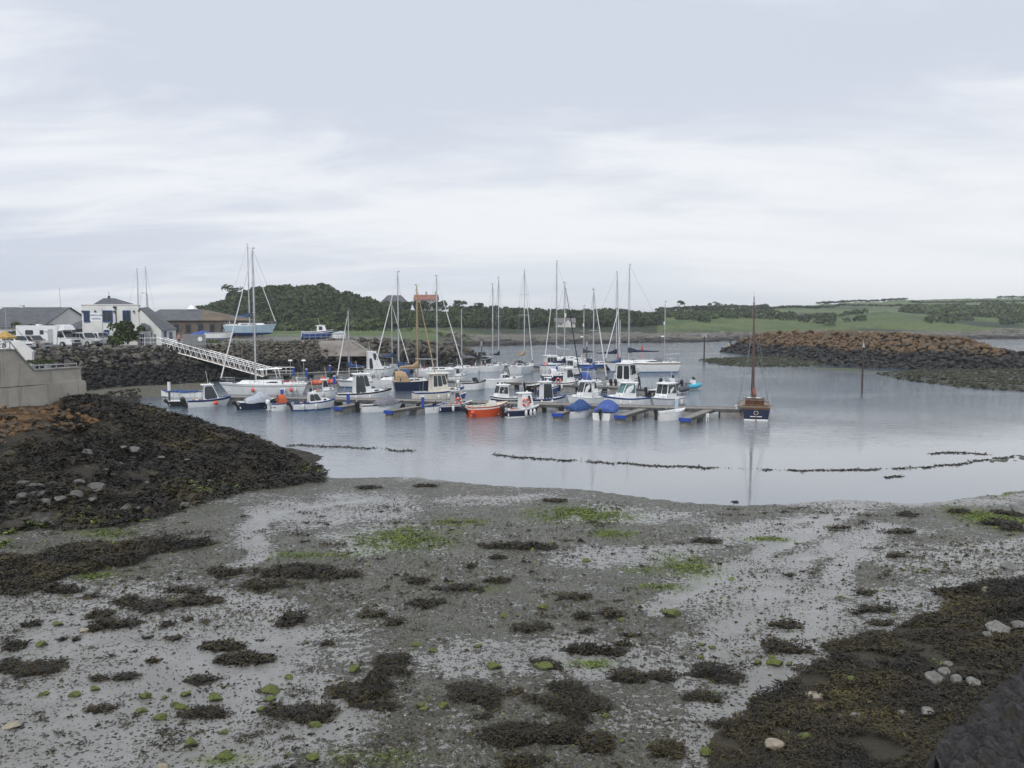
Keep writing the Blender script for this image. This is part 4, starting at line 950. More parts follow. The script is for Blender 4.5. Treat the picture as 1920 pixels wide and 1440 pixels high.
def fender(root, x, y, z, m=FEN, ball=False):
    b = MB()
    if ball: b.ball((0, 0, 0), .2, m, n=10, k=6); b.tube((0, 0, .19), (0, 0, .28), .03, m)
    else: b.ball((0, 0, 0), .13, m, (1, 1, 2.3), n=8, k=6)
    b.tube((0, 0, .2), (0, -.12 if y > 0 else .12, .62), .01, WIR, n=4)
    return b.build('fender', root, smooth=True, loc=(x, y, z))
def lifering(root, c, axis='Y', r=.27, m=BUO, m2=WHT, rz=0.):
    b = MB(); b.ring((0, 0, 0), r, .075, m, axis, 16, 6, m2, rz); return b.build('lifebuoy', root, smooth=True, loc=c)
def rails(root, H_, t0, t1, h=.55, n=5, name='pulpit', both=True, m=STL, r=.016):
    b = MB(); g = .06
    for sd in (1, -1):
        pts = []
        for i in range(n):
            t = t0 + (t1 - t0) * i / (n - 1); x, y, z = H_.L * (t - .5), max(.03, H_.hb(t) - g) * sd, H_.zs(t)
            b.tube((x, y, z), (x, y * .97, z + h), r, m, n=5); pts.append((x, y * .97, z + h))
        b.path(pts, r, m, 5); b.path([(p[0], p[1], p[2] - h * .45) for p in pts], r * .6, m, 4)
        if sd == 1: e = pts
    b.tube(e[-1 if t1 > .9 else 0], tuple(Vector(e[-1 if t1 > .9 else 0]) * Vector((1, 1, 1)).x if False else (e[-1 if t1 > .9 else 0][0], -e[-1 if t1 > .9 else 0][1], e[-1 if t1 > .9 else 0][2])), r, m, n=5)
    return b.build(name, root)
def place(x0, x1, yb, h, ratio, label, cat, name, group=None, z=0., L=None, grp=None):
    """put a boat where its waterline spans x0..x1 of the photo with its near edge at yb; h = heading clockwise from straight away"""
    xc = (x0 + x1) / 2; g = G(xc, yb, z); br = math.atan2(g.x, g.y); hr = R(h) - br
    wid = (x1 - x0) / FP * g.y
    for _ in range(3):
        LL = wid / (abs(math.sin(hr)) + ratio * .85 * abs(math.cos(hr))); off = (LL * abs(math.cos(hr)) + LL * ratio * abs(math.sin(hr))) / 2 * .8
        wid = (x1 - x0) / FP * (g.y + off)
    LL = L or LL
    Y = g.y + off; X = (xc - 960) / FP / cp * Y
    r = empty(name, (X, Y, z), R(90 - h), label, cat, group)
    r['_'] = 0; del r['_']
    return r, LL
def axis_x(root, mpx):
    """local x on the boat's centreline seen at photo column mpx"""
    a = root.rotation_euler.z; dx, dy = math.cos(a), math.sin(a); k = (mpx - 960) / FP / cp
    return (k * root.location.y - root.location.x) / (dx - k * dy)
def mast_h(root, x, py):
    a = root.rotation_euler.z; Y = root.location.y + math.sin(a) * x; return Zp(960, py, Y).z - root.location.z
def rig(root, H_, mx, top, boomL=0, sail=CVB, genoa=None, spread=1, mm=ALU, r=.075, base=None, aft=None, fore=None, gear=0, name='mast', lean=0., boomz=1.15, thick=.13):
    zb = base if base is not None else H_.zs(mx / H_.L + .5) + .1
    b = MB(); tp = (mx - lean, 0, top); b.tube((mx, 0, zb - .15), tp, r, mm, r * .72, n=8)
    b.tube(tp, (tp[0] - .05, .06, top + .35), .012, WIR, n=4); b.tube((tp[0], 0, top + .03), (tp[0] + .35, 0, top + .12), .012, WIR, n=4); b.box((tp[0] - .12, 0, top + .1), (.22, .02, .1), WIR)
    m_ = b.build(name, root, smooth=False)
    hgt = top - zb; sp = []
    for k in range(spread):
        f = (.52, .74)[k] if spread == 2 else .55
        z = zb + hgt * f; w = min(.95, .07 * hgt + .15) * (1 - .25 * k); s = MB(); s.tube((mx, -w, z), (mx, w, z), .028, mm, n=5); s.build('spreader', m_); sp.append((z, w))
    hb = H_.hb(min(1, max(0, mx / H_.L + .5))) * .97; zd = H_.zs(mx / H_.L + .5); w_ = MB()
    for sd in (1, -1):
        pts = [(mx - .1, hb * sd, zd)] + [(mx, w * sd, z) for z, w in sp] + [(tp[0], 0, top - .1)]; w_.path(pts, .0125, WIR, 4)
        if sp: w_.tube((mx + .35, hb * sd, zd), (mx, .05 * sd, sp[0][0]), .011, WIR, n=4); w_.tube((mx - .55, hb * sd, zd), (mx, .05 * sd, sp[0][0]), .011, WIR, n=4)
    ax = -H_.L / 2 + .08 if aft is None else aft; fx = H_.L / 2 - .08 if fore is None else fore
    if aft != 'none': w_.tube((ax, 0, H_.zs(0) + .1), (tp[0], 0, top), .0125, WIR, n=4)
    zf = H_.zs(1)
    if fore != 'none' and genoa is None: w_.tube((fx, 0, zf), (tp[0], 0, top - .2), .0125, WIR, n=4)
    w_.tube((mx + .12, .05, zb), (tp[0] + .1, .04, top - .2), .009, WIR, n=4)
    w_.build('rigging', m_)
    if genoa is not None:
        g = MB(); p0 = Vector((fx - .12, 0, zf + .45)); p1 = Vector((tp[0] + .1, 0, top - .6)); q = p0.lerp(p1, .45)
        g.tube(p0, q, .075, genoa, .065, n=6); g.tube(q, p1, .065, genoa, .03, n=6); g.tube((fx, 0, zf), p0, .06, BLK, n=6); g.build('furled_sail', root)
    if boomL:
        s = 1 if boomL > 0 else -1; z = zb + boomz; bb = MB(); bb.tube((mx - .08, 0, z), (mx - boomL, 0, z + .08), .055, mm, n=6); bb.tube((mx - boomL * .9, 0, z), (mx - boomL * .95, 0, zb - .2), .012, WIR, n=4); bm = bb.build('boom', root)
        if sail is not None:
            c = MB(); secs = []
            for i in range(7):
                t = i / 6; x = mx + .12 - (boomL + .1) * t; rr = thick * (1.5 - .9 * t); hh = rr * (2.6 if i == 0 else 1.9 if i == 1 else 1.15); sag = .02 * math.sin(i * 2.4)
                secs.append([(x, rr * .8 * math.cos(a), z + .09 + hh * .6 + sag + hh * math.sin(a)) for a in (j * math.pi / 4 for j in range(8))])
            c.loft(secs, sail); c.build('sail_cover', root, smooth=True)
    if gear & 1:
        g = MB(); zz = zb + hgt * .62; g.tube((mx + .1, 0, zz), (mx + .1, 0, zz + .5), .1, WHT, n=8); g.build('radar_reflector', root)
    if gear & 2:
        g = MB(); zz = zb + hgt * .42; g.tube((mx + .32, 0, zz), (mx + .32, 0, zz + .2), .27, WHT, .22, n=12); g.box((mx + .14, 0, zz - .02), (.4, .08, .04), ALU); g.build('radar_dome', root)
    return m_
def sprayhood(root, x0, x1, w, z, h, m, glass=CVW, name='sprayhood'):
    b = MB(); secs = []
    for x, k in ((x0, .96), (x0 + (x1 - x0) * .45, 1.), (x0 + (x1 - x0) * .72, .86), (x1, .12)):
        secs.append([(x, w * math.cos(a), z + h * k * math.sin(a) ** .6 if math.sin(a) > 1e-6 else z) for a in (math.pi * j / 8 for j in range(9))])
    b.loft(secs, m, caps=False, closed=False); o = b.build(name, root, smooth=False)
    for j in (1, 3, 5):
        q = [Vector(secs[2][j + 1]), Vector(secs[2][j + 0 if False else j]), Vector(secs[3][j]), Vector(secs[3][j + 1])]
        face_win(o, (secs[3][j], secs[3][j + 1], secs[2][j + 1], secs[2][j]), .15, .85, .15, .85, glass, t=.015)
    return o
def yacht(x0, x1, yb, h, label, hull='W', boot='A', bottom='K', stripe=None, mast=None, top=None, boom=.36, sail=CVB, genoa=WHT, hood=None, spread=1, z=0., F=None, gear=0, ratio=.3, canopy=None, fend=(), group=None, deck=None, mm=ALU, mizzen=None, cab=WHT, lean=0., cat='yacht', extra=None, rail=None, tw=.72):
    r, L = place(x0, x1, yb, h, ratio, label, cat, 'sailing_yacht', group, z); B = L * ratio; F = F or .088 * L + .12
    H_ = Hull(r, L, B, F, BMAP[hull], BMAP[boot], BMAP[bottom], rail=rail, tw=tw, rake=.10, sheer=.22, pw=2.1, stripe=BMAP[stripe] if stripe else None, aftr=.05, deckm=deck, vee=.8, draft=.5)
    zd = H_.zs(.5); cx0, cx1 = H_.x(.28), H_.x(.80); ch = .30 + .012 * L
    p = cabin(r, cx0, cx1, B * .33, B * .17, zd - .08, zd + .02, ch + .08, fr=.55, ar=.05, ins=.07, m=cab, side=[(.10, .36, .38, .74), (.42, .68, .40, .74)], aft=[(.38, .62, .1, .9)], name='coachroof')
    h_ = MB(); h_.box((H_.x(.62), 0, zd + ch + .06), (.5, .5, .07), CVN if hull != 'N' else GLS); h_.box((H_.x(.83), 0, H_.zs(.83) + .06), (.42, .42, .06), GLS); h_.build('hatch', r)
    ck = MB(); a, b_ = H_.x(.05), H_.x(.26); w = B * .3
    for sd in (1, -1): ck.box(((a + b_) / 2, sd * w, zd + .08), (b_ - a, .10, .28), cab)
    ck.box((a, 0, zd + .06), (.10, w * 2 + .1, .22), cab); ck.tube((H_.x(.12), 0, zd), (H_.x(.12), 0, zd + .75), .05, WHT, n=6); ck.build('cockpit_coaming', r)
    wh = MB(); wh.ring((H_.x(.12) - .12, 0, zd + .8), .3, .018, STL, 'X', 12, 4); wh.build('steering_wheel', r)
    rails(r, H_, .84, .99, .58, 3, 'pulpit'); rails(r, H_, .02, .16, .58, 3, 'pushpit')
    ll = MB()
    for sd in (1, -1):
        pts = []
        for t in (.16, .32, .48, .64, .84):
            x, y, zz = H_.x(t), (H_.hb(t) - .06) * sd, H_.zs(t); ll.tube((x, y, zz), (x, y, zz + .56), .014, STL, n=4); pts.append((x, y, zz + .55))
        ll.path(pts, .007, WIR, 4)
    ll.build('guard_rail', r)
    clutter(r, H_.x(.06), H_.x(.26), B * .26, zd + .08, len(label) * 3 + int(x0), 5)
    if hood is not None: sprayhood(r, cx0 - .35, cx0 + .75, B * .33, zd + ch - .25, .75, hood)
    if canopy is not None:
        sprayhood(r, H_.x(.04), cx0 + .5, B * .38, zd - .02, 1.25, canopy, name='cockpit_tent')
    rd = MB(); rd.box((H_.x(0) - .05, 0, .1), (.12, .05, .9), WHT); rd.build('rudder', r)
    if mast is not None:
        mx = axis_x(r, mast); mx = max(-L * .3, min(L * .42, mx)); tp = mast_h(r, mx, top)
        rig(r, H_, mx, tp, boomL=boom * L, sail=sail, genoa=genoa, spread=spread, mm=mm, r=.075 + .003 * max(0, tp - 9), gear=gear, base=zd + ch, lean=lean)
    if mizzen:
        mx = axis_x(r, mizzen[0]); mx = max(-L * .46, min(L * .3, mx)); rig(r, H_, mx, mast_h(r, mx, mizzen[1]), boomL=.2 * L, sail=None, spread=1, aft='none', fore='none', base=zd + .1, r=.06, name='mizzen_mast', gear=mizzen[2] if len(mizzen) > 2 else 0, boomz=1.2)
    for t, sd, kind in fend: fender(r, H_.x(t), sd * (H_.hb(t) + .14), H_.zs(t) * .45, BUO if kind else FEN, bool(kind))
    return r, H_
def motor(x0, x1, yb, h, label, hull='W', boot='K', bottom='K', stripe=None, ratio=.36, F=None, house=(.38, .68, 1.55), fr=.35, glass=GLS, ob=1, obm=BLK, tilt=0., obs=1., trunk=True, rail=True, roof=None, hm=WHT, fend=(), group=None, cat='motor boat', name='cabin_boat', z=0., wins=None, deck=WHT, aftw=(), ar=.05, ring=None, railm=None, opn=None, tw=.86, bow=2.3, name2=None, sideg=None):
    r, L = place(x0, x1, yb, h, ratio, label, cat, name, group, z); B = L * ratio; F = F or .10 * L + .15; s0, s1, hh = house
    if railm is None and hull in 'WC': railm = [RUB, None, BLU, GRY, None][int(x0) % 5]
    if not fend and z < 1: fend = [(.2, -1, 0), (.5, -1, 0)] if int(x0) % 3 else [(.35, -1, 0)]
    H_ = Hull(r, L, B, F, BMAP[hull], BMAP[boot], BMAP[bottom], rail=railm, tw=tw, rake=.12, sheer=.42, stripe=BMAP[stripe] if stripe else None, deckm=deck, opn=opn if opn is not None else s0, sole=.22, pw=bow, vee=.84)
    zd = H_.zs(s0) - .06; z1 = H_.zs(s1) - .05; w = B * .395; hh *= 1.08
    if hh:
        cabin(r, H_.x(s0), H_.x(s1), w, w * .80, zd, z1, hh, fr=fr, ar=ar, ins=.09, m=hm, roof=roof or (.25, .12, .07), glass=glass, side=[(max(.04, a_ - .03), min(.96, b__ + .03), c_ - .06, min(.93, d_ + .05)) for a_, b__, c_, d_ in (wins or [(.08, .46, .42, .88), (.52, .92, .42, .88)])], front=[(.04, .485, .34, .93), (.515, .96, .34, .93)], aft=aftw, name='wheelhouse')
        a = MB(); a.tube((H_.x(s0) + .5, w * .5, zd + hh), (H_.x(s0) + .3, w * .5, zd + hh + 1.3), .015, WHT, n=4); a.build('aerial', r)
        b = MB(); b.ball((H_.x(s0) + .6, -w * .3, zd + hh + .14), .09, WHT); b.build('navigation_light', r)
    if trunk:
        x1 = H_.x(min(.88, s1 + .24)); cabin(r, H_.x(s1) - .12, x1, w * .80, w * .38, z1 - .05, H_.zs(.86), .36, fr=.35, ins=.08, m=hm, side=[(.25, .65, .35, .8)], glass=glass, name='cuddy')
    if rail: rails(r, H_, .70, .985, .42, 4, 'bow_rail', r=.014)
    for i in range(ob): outboard(r, H_.x(0) - .05, (i - (ob - 1) / 2) * .6, H_.zs(0) * .72, obs, tilt, obm)
    for t, sd, kind in fend: fender(r, H_.x(t), sd * (H_.hb(t) + .14), H_.zs(t) * .5, BUO if kind else FEN, bool(kind))
    if ring: lifering(r, (H_.x(ring[0]), ring[1] * (w + .07), zd + ring[2]), 'Y')
    # seats and gear in the cockpit
    clutter(r, H_.x(.06), H_.x(max(.2, s0 - .05)), B * .26, .45, len(label) * 7 + int(x0))
    st = MB(); st.box((H_.x(.10), 0, .42), (.35, B * .6, .38), deck); st.box((H_.x(s0) - .3, B * .2, .5), (.35, .4, .55), CVW if deck is WHT else WHT); st.build('seat', r)
    return r, H_
def cover(root, H_, t0, t1, hh, m, ridge=.55, over=.06, name='boat_cover', sag=.05, k=1.):
    b = MB(); secs = []; n = 8
    for i in range(n):
        t = t0 + (t1 - t0) * i / (n - 1); u = i / (n - 1); hm = hh * ((.30 + .70 * u / .66) if u < .66 else 1 - .85 * (u - .66) / .34) + sag * math.sin(i * 2.1)
        w, zz, x = (H_.hb(t) + over) * k, H_.zs(t), H_.x(t)
        sec = []
        for j in range(9):
            a = math.pi * j / 8; sec.append((x, w * math.cos(a), zz - .10 + (hm + .10) * (max(0, math.sin(a)) ** .5 * .72 + .28 * (1 - abs(math.cos(a)))) * (a > .01 and a < 3.13) + .025 * math.sin(j * 2.6 + i * 1.7)))
        secs.append(sec)
    b.loft(secs, m, caps=False, closed=False); b.add(secs[0], [tuple(range(9))], m); b.add(secs[-1], [tuple(range(8, -1, -1))], m)
    return b.build(name, root, smooth=True)
def launch(x0, x1, yb, h, label, hull='W', boot='K', bottom='K', ratio=.38, F=None, cov=None, ob=1, obm=BLK, tilt=0., obs=1., screen=False, canopy=None, group=None, cat='motor boat', name='open_boat', t=(.06, .92), ch=.6, z=0., inside=WHT, fend=(), railm=None, stripe=None, seats=True, opn=.72, tw=.86):
    r, L = place(x0, x1, yb, h, ratio, label, cat, name, group, z); B = L * ratio; F = F or .09 * L + .14
    F *= 1.18
    if railm is None and hull in 'WC': railm = [RUB, BLU, RUB, GRY, None][int(x0) % 5]
    H_ = Hull(r, L, B, F, BMAP[hull], BMAP[boot], BMAP[bottom], rail=railm, tw=tw, rake=.12, sheer=.35, deckm=inside, opn=opn, sole=.12, stripe=BMAP[stripe] if stripe else None)
    if cov is not None: cover(r, H_, t[0], t[1], ch, cov)
    elif seats:
        st = MB()
        for q in (.12, .38, .56): st.box((H_.x(q), 0, H_.zs(q) * .62), (.28, H_.hb(q) * 1.7, .06), CVT if inside is not WHT else WHT)
        st.build('thwart', r)
    if cov is None: clutter(r, H_.x(.08), H_.x(.6), B * .3, H_.F * .45, len(label) * 5 + int(x0), 7)
    if screen:
        b = MB(); x = H_.x(.62); w = H_.hb(.62) * .82; zz = H_.zs(.62)
        b.add([(x - .25, -w, zz), (x + .2, -w * .55, zz), (x + .2, w * .55, zz), (x - .25, w, zz), (x - .4, -w * .95, zz + .42), (x - .02, -w * .5, zz + .48), (x - .02, w * .5, zz + .48), (x - .4, w * .95, zz + .42)], [(0, 1, 5, 4), (1, 2, 6, 5), (2, 3, 7, 6)], GLS); b.build('windscreen', r)
    if canopy is not None: sprayhood(r, H_.x(.32), H_.x(.78), H_.hb(.5) * .95, H_.zs(.5) - .05, .85, canopy, glass=GLS, name='canopy')
    for i in range(ob): outboard(r, H_.x(0) - .05, (i - (ob - 1) / 2) * .5, H_.zs(0) * .75, obs, tilt, obm)
    for t_, sd, kind in fend: fender(r, H_.x(t_), sd * (H_.hb(t_) + .14), H_.zs(t_) * .5, BUO if kind else FEN, bool(kind))
    return r, H_
def rib(x0, x1, yb, h, label, tube=TEAL, L=None, console=True, ob=1, obs=1.1, arch=True, group=None, z=0., inner=WHT, tilt=0.):
    r, L = place(x0, x1, yb, h, .42, label, 'inflatable boat', 'inflatable_boat', group, z, L); B = L * .42; rr = .25
    pts = []
    for sd in (1, -1):
        l = [(-L / 2 + L * .86 * t * 1.0, sd * (B / 2 - rr) * (1 - .0 * t) * (1 if t < .62 else 1 - ((t - .62) / .38) ** 2 * .98), .38 + (.32 * max(0, t - .5) ** 1.3)) for t in (0, .15, .35, .55, .7, .8, .9, .96, 1)]
        pts.append(l)
    b = MB()
    for l in pts:
        secs = []
        for i, p in enumerate(l):
            q = Vector(l[min(i + 1, len(l) - 1)]) - Vector(l[max(i - 1, 0)]); q.normalize(); sd_ = Vector((-q.y, q.x, 0)).normalized()
            rad = rr * (.55 if i == 0 else 1); secs.append([tuple(Vector(p) + sd_ * rad * math.cos(a) + Vector((0, 0, rad * math.sin(a)))) for a in (2 * math.pi * j / 8 for j in range(8))])
        b.loft(secs, tube)
    b.build('tube', r, smooth=True)
    hb = MB(); hb.hexa([(-L / 2 + .1, -B * .3, .02), (L * .22, -B * .25, .02), (L * .22, B * .25, .02), (-L / 2 + .1, B * .3, .02), (-L / 2 + .1, -B * .34, .36), (L * .3, -B * .25, .40), (L * .3, B * .25, .40), (-L / 2 + .1, B * .34, .36)], inner); hb.build('hull', r)
    if console:
        c = MB(); c.box((0, 0, .75), (.5, .6, .75), WHT, top=.8); c.box((-.75, 0, .6), (.6, .5, .45), CVG); c.build('console', r)
        w = MB(); w.add([(.2, -.28, 1.1), (.2, .28, 1.1), (.05, .24, 1.45), (.05, -.24, 1.45)], [(0, 1, 2, 3)], GLS); w.build('windscreen', r)
    if arch:
        a = MB(); a.path([(-L * .4, -B * .34, .4), (-L * .45, -B * .32, 1.5), (-L * .45, B * .32, 1.5), (-L * .4, B * .34, .4)], .03, STL); a.build('roll_bar', r)
    for i in range(ob): outboard(r, -L / 2 + .05, (i - (ob - 1) / 2) * .5, .55, obs, tilt, BLK)
    return r
GF = None
# ------------------------------------------------ front row, left to right
r, H_ = launch(303, 378, 746, 262, 'long white rowing boat with a blue cover strip at the left end of the marina', 'W', 'W', 'W', ratio=.24, F=.5, ob=0, cat='rowing boat', name='rowing_boat', inside=WHT, opn=1.1, railm=CVB)
cover(r, H_, .12, .9, .16, CVB)
launch(318, 372, 762, 78, 'low white dinghy with black outboard, half hidden beside the leftmost cabin boat', 'K', 'K', 'K', obs=.9, tilt=-.6, ratio=.4, F=.4)
motor(352, 432, 763, 62, 'white motor boat with tall open windscreen shelter, orange fender and tilted black outboard', 'W', 'W', 'W', stripe='K', house=(.36, .72, 1.3), fr=.6, wins=[(.08, .90, .12, .90)], glass=GLS, ob=2, tilt=-.35, obs=1.1, trunk=False, fend=[(.62, -1, 1)], hm=WHT, F=.62)
launch(446, 514, 768, 60, 'navy open boat under a pale grey canvas cover, tilted outboard at its stern', 'N', 'N', 'K', cov=CVW, t=(.18, .90), ch=.9, ob=1, tilt=-.5, F=.55)
launch(506, 548, 770, 58, 'small white boat with rust orange folding canopy and white outboard', 'W', 'W', 'W', canopy=CVO, obm=WHT, ratio=.44, F=.5)
r, H_ = motor(547, 630, 770, 64, 'white cuddy speedboat with turquoise bottom and black outboard', 'W', 'A', 'A', house=(.36, .70, .85), fr=.55, wins=[(.08, .42, .25, .82), (.5, .9, .25, .82)], roof=(-.3, -.1, -.05), tilt=-.45, rail=False, F=.66, obs=.95)
motor(630, 738, 755, 66, 'large white pilothouse cruiser with dark sliding windows, longest of the front row', 'W', 'W', 'W', house=(.30, .62, 1.75), fr=.5, wins=[(.05, .28, .10, .90), (.33, .60, .10, .90), (.68, .92, .42, .88)], roof=(.2, .35, .1), ob=0, F=.85, ratio=.33, fend=[(.3, -1, 0), (.55, -1, 0)])
launch(672, 760, 773, 62, 'white speedboat with grey canvas cover and small windscreen, black outboard down', 'W', 'W', 'K', cov=CVG, t=(.34, .84), ch=.85, screen=True, obs=1.15, F=.5)
r, H_ = motor(772, 876, 755, 66, 'cream pilot cruiser with maroon lower hull and overhanging white roof', 'C', 'M', 'M', house=(.32, .66, 1.7), fr=.42, hm=CRM, wins=[(.10, .30, .38, .85), (.40, .62, .38, .85), (.72, .92, .45, .85)], roof=(.35, .55, .16), ob=0, F=.95, deck=CRM, ratio=.34, fend=[(.42, -1, 0), (.62, -1, 0)])
launch(786, 838, 775, 60, 'white open boat with black outboard between pontoon and grey cabin boat', 'W', 'W', 'W', obs=1., F=.5, inside=WHT, ratio=.4)
motor(816, 890, 773, 62, 'small boat with navy hull and light grey wheelhouse, lifebuoy on its side', 'N', 'N', 'K', house=(.42, .70, 1.1), hm=GRY, fr=.4, wins=[(.18, .48, .45, .85), (.54, .82, .45, .85)], F=.6, ring=(.52, -1, .35), rail=False, stripe='W')
r, H_ = launch(872, 958, 783, 62, 'open workboat with orange-red hull, white rail and tilted outboard', 'O', 'O', 'K', stripe='W', cat='work boat', name='work_boat', tilt=-.75, obs=1.2, F=.72, fend=[(.02, -1, 1), (.80, -1, 1)], inside=CRM)
g_ = MB(); g_.box((H_.x(.62), .1, H_.zs(.6) + .1), (.5, .4, .45), WHT); g_.box((H_.x(.48), -.3, H_.zs(.5)), (.35, .35, .4), CRM); g_.tube((H_.x(.3), 0, .3), (H_.x(.3), 0, 1.7), .03, STL); g_.tube((H_.x(.3), 0, 1.5), (H_.x(.5), .3, .7), .02, WIR); g_.build('fishing_gear', r)
motor(912, 984, 763, 238, 'navy hulled boat with rounded white wheelhouse facing the camera, second row', 'N', 'N', 'K', house=(.48, .82, 1.15), fr=.3, hm=WHT, stripe='W', F=.72, trunk=False, wins=[(.10, .46, .4, .84), (.54, .92, .4, .84)], ratio=.4, rail=False)
r, H_ = motor(943, 1016, 784, 64, 'navy fishing boat with pale wheelhouse carrying a red and white lifebuoy', 'N', 'W', 'N', house=(.42, .80, 1.22), fr=.25, hm=WHT, wins=[(.62, .80, .40, .80)], F=.66, ring=(.52, -1, .62), rail=False, trunk=False, obs=1.1, fend=[(.5, -1, 0), (.65, -1, 0), (.78, -1, 0)], cat='fishing boat', name='fishing_boat', railm=WHT)
motor(992, 1066, 762, 66, 'small white boat with tall upright glazed frame wheelhouse and dark side stripe', 'W', 'W', 'W', stripe='K', house=(.28, .58, 1.5), fr=.15, wins=[(.06, .28, .1, .9), (.34, .62, .1, .9), (.68, .94, .1, .9)], F=.62, ob=0, trunk=False, ratio=.34)
motor(1056, 1134, 765, 236, 'white pilothouse boat with raked windscreen behind the left blue covered boat', 'W', 'K', 'K', house=(.36, .66, 1.45), fr=.5, wins=[(.08, .46, .42, .86), (.54, .9, .42, .86)], roof=(.25, .3, .1), F=.78, ob=0, ratio=.36)
launch(1050, 1120, 785, 50, 'white motor boat under mid blue cover, left of the two blue covered boats', 'W', 'W', 'K', cov=CVB, t=(.16, .86), ch=.85, obs=1.3, tilt=-.15, F=.55, ratio=.42, group=None)
launch(1112, 1168, 788, 24, 'short white boat under bright blue cover, right of the two blue covered boats', 'W', 'W', 'W', cov=CVP, t=(.10, .86), ch=.9, obs=1.05, F=.55, ratio=.48, tilt=-.2)
motor(1122, 1220, 768, 244, 'white cabin cruiser with green tinted windows and blunt bow behind the right blue covered boat', 'W', 'W', 'K', house=(.32, .66, 1.35), fr=.7, glass=GLG, wins=[(.06, .34, .42, .88), (.38, .66, .42, .88), (.70, .92, .42, .88)], roof=(.35, .3, .08), F=.85, ob=0, ratio=.36, fend=[(.5, 1, 0), (.7, 1, 0)])
motor(1208, 1288, 767, 218, 'white pilothouse boat with rounded roof moored bow on, rightmost of the white cabin boats', 'W', 'G', 'G', house=(.36, .68, 1.35), fr=.45, roof=(.3, .35, .12), F=.72, ob=0, ratio=.38, fend=[(.3, 1, 0), (.5, 1, 0)], stripe='W')
launch(1229, 1292, 790, 62, 'small white speedboat with swooping bow moored in front of the pontoon, blue keel stripe', 'W', 'W', 'W', stripe='W', obs=1.0, F=.55, ratio=.4, screen=False, inside=WHT, opn=.8, railm=WHT)
# ------------------------------------------------ second row
r, H_ = yacht(412, 577, 741, 263, 'long white racing yacht with grey stripe and red ball fenders, tallest mast, below the gangway', 'W', 'W', 'W', stripe='G', mast=480, top=467, boom=.30, sail=None, genoa=WHT, hood=None, F=1.05, ratio=.27, spread=2, fend=[(.6, 1, 1), (.17, 1, 1), (.24, 1, 0), (.12, 1, 0)])
yacht(630, 724, 727, 262, 'white yacht with blue sheer stripe and bare mast left of the middle of the marina', 'W', 'A', 'A', stripe='B', mast=655, top=583, boom=.3, sail=CVB, genoa=WHT, F=.8, hood=None)
motor(683, 745, 706, 66, 'high sided white cabin boat with tall wheelhouse and dark doorway, behind the blue sail cover', 'W', 'W', 'W', house=(.08, .56, 2.3), fr=1.0, wins=[(.10, .3, .1, .6), (.55, .85, .6, .92)], F=1.0, ob=0, ratio=.36, roof=(.1, .1, .02))
yacht(696, 772, 727, 258, 'white sailing cruiser with blue cockpit tent and yellow lifebelt, thin mast', 'W', 'W', 'W', mast=748, top=511, boom=.42, sail=CVB, genoa=WHT, canopy=CVB, F=.85, spread=1)
yacht(735, 822, 733, 72, 'navy blue hulled sailing boat with wooden spars and tan sail cover', 'N', 'N', 'K', mast=783, top=536, boom=.40, sail=CVT, genoa=CVT, mm=WDL, F=1.0, ratio=.3, canopy=CVT, deck=TEK, cat='sailing boat', gear=0)
yacht(776, 872, 706, 74, 'white yacht with pale furled sail and alloy mast behind the cream pilot cruiser', 'W', 'W', 'K', mast=820, top=518, boom=.45, sail=None, genoa=WHT, F=.85, spread=2)
yacht(715, 770, 697, 74, 'small white sloop with blue cover lying under the rock bank', 'W', 'A', 'A', mast=736, top=566, boom=.4, sail=CVB, genoa=WHT, F=.7)
launch(860, 915, 733, 66, 'white centre console boat with grey boot, drifting between pontoons left of the flybridge cruiser', 'W', 'G', 'G', screen=True, F=.75, ratio=.38, obm=WHT, inside=WHT)
motor(906, 984, 728, 76, 'white sports cruiser with hooped clear canopy at the end of the middle pontoon', 'W', 'W', 'K', house=(.42, .70, .6), fr=.6, roof=(-.4, -.1, -.05), F=.95, ob=0, ratio=.34, hm=WHT)
motor(1033, 1096, 733, 68, 'boat with navy hull, white wheelhouse and navy dodger near the middle of the marina', 'N', 'N', 'K', house=(.40, .70, 1.5), fr=.4, F=.9, ob=0, ratio=.36, ring=(.1, -1, .3), stripe='W')
yacht(1012, 1092, 718, 74, 'dark hulled motor sailer with white pilothouse and radar reflector on its mast', 'N', 'N', 'K', mast=1058, top=531, boom=.3, sail=CVN, genoa=CVN, hood=WHT, F=.9, gear=1, spread=1)
motor(1004, 1052, 740, 68, 'cluttered small fishing boat with brown gear on deck beside the navy wheelhouse boat', 'B', 'K', 'K', house=(.45, .72, 1.0), F=.7, ob=1, ratio=.4, cat='fishing boat', name='fishing_boat', deck=TEK, stripe='W')
yacht(1082, 1144, 733, 64, 'small white yacht with bright blue cockpit tent and blue sail cover', 'W', 'W', 'W', mast=1112, top=544, boom=.42, sail=CVP, genoa=WHT, canopy=CVP, F=.85, spread=1, fend=[(.7, -1, 0)])
motor(1138, 1210, 733, 34, 'white cruiser with big glazed wheelhouse seen from astern, behind the person on the pontoon', 'W', 'W', 'W', house=(.36, .74, 1.85), fr=.5, wins=[(.10, .46, .4, .86), (.54, .88, .4, .86)], aftw=[(.06, .46, .12, .88), (.54, .94, .12, .88)], roof=(.3, .2, .1), F=1.0, ob=2, ratio=.38, obs=1.2)
rib(1276, 1322, 732, 62, 'turquoise inflatable boat with white console at the right end of the middle pontoon', TEAL, obs=1.25)
rib(1236, 1284, 728, 60, 'grey inflatable boat with roll bar and black outboard beside the turquoise one', mat('grey_tube', (.16, .17, .19), .6), obs=1.2)
rib(1262, 1300, 738, 40, 'small grey tender with large upright black outboard', mat('dark_tube', (.08, .085, .10), .6), obs=1.35, console=False, arch=False)
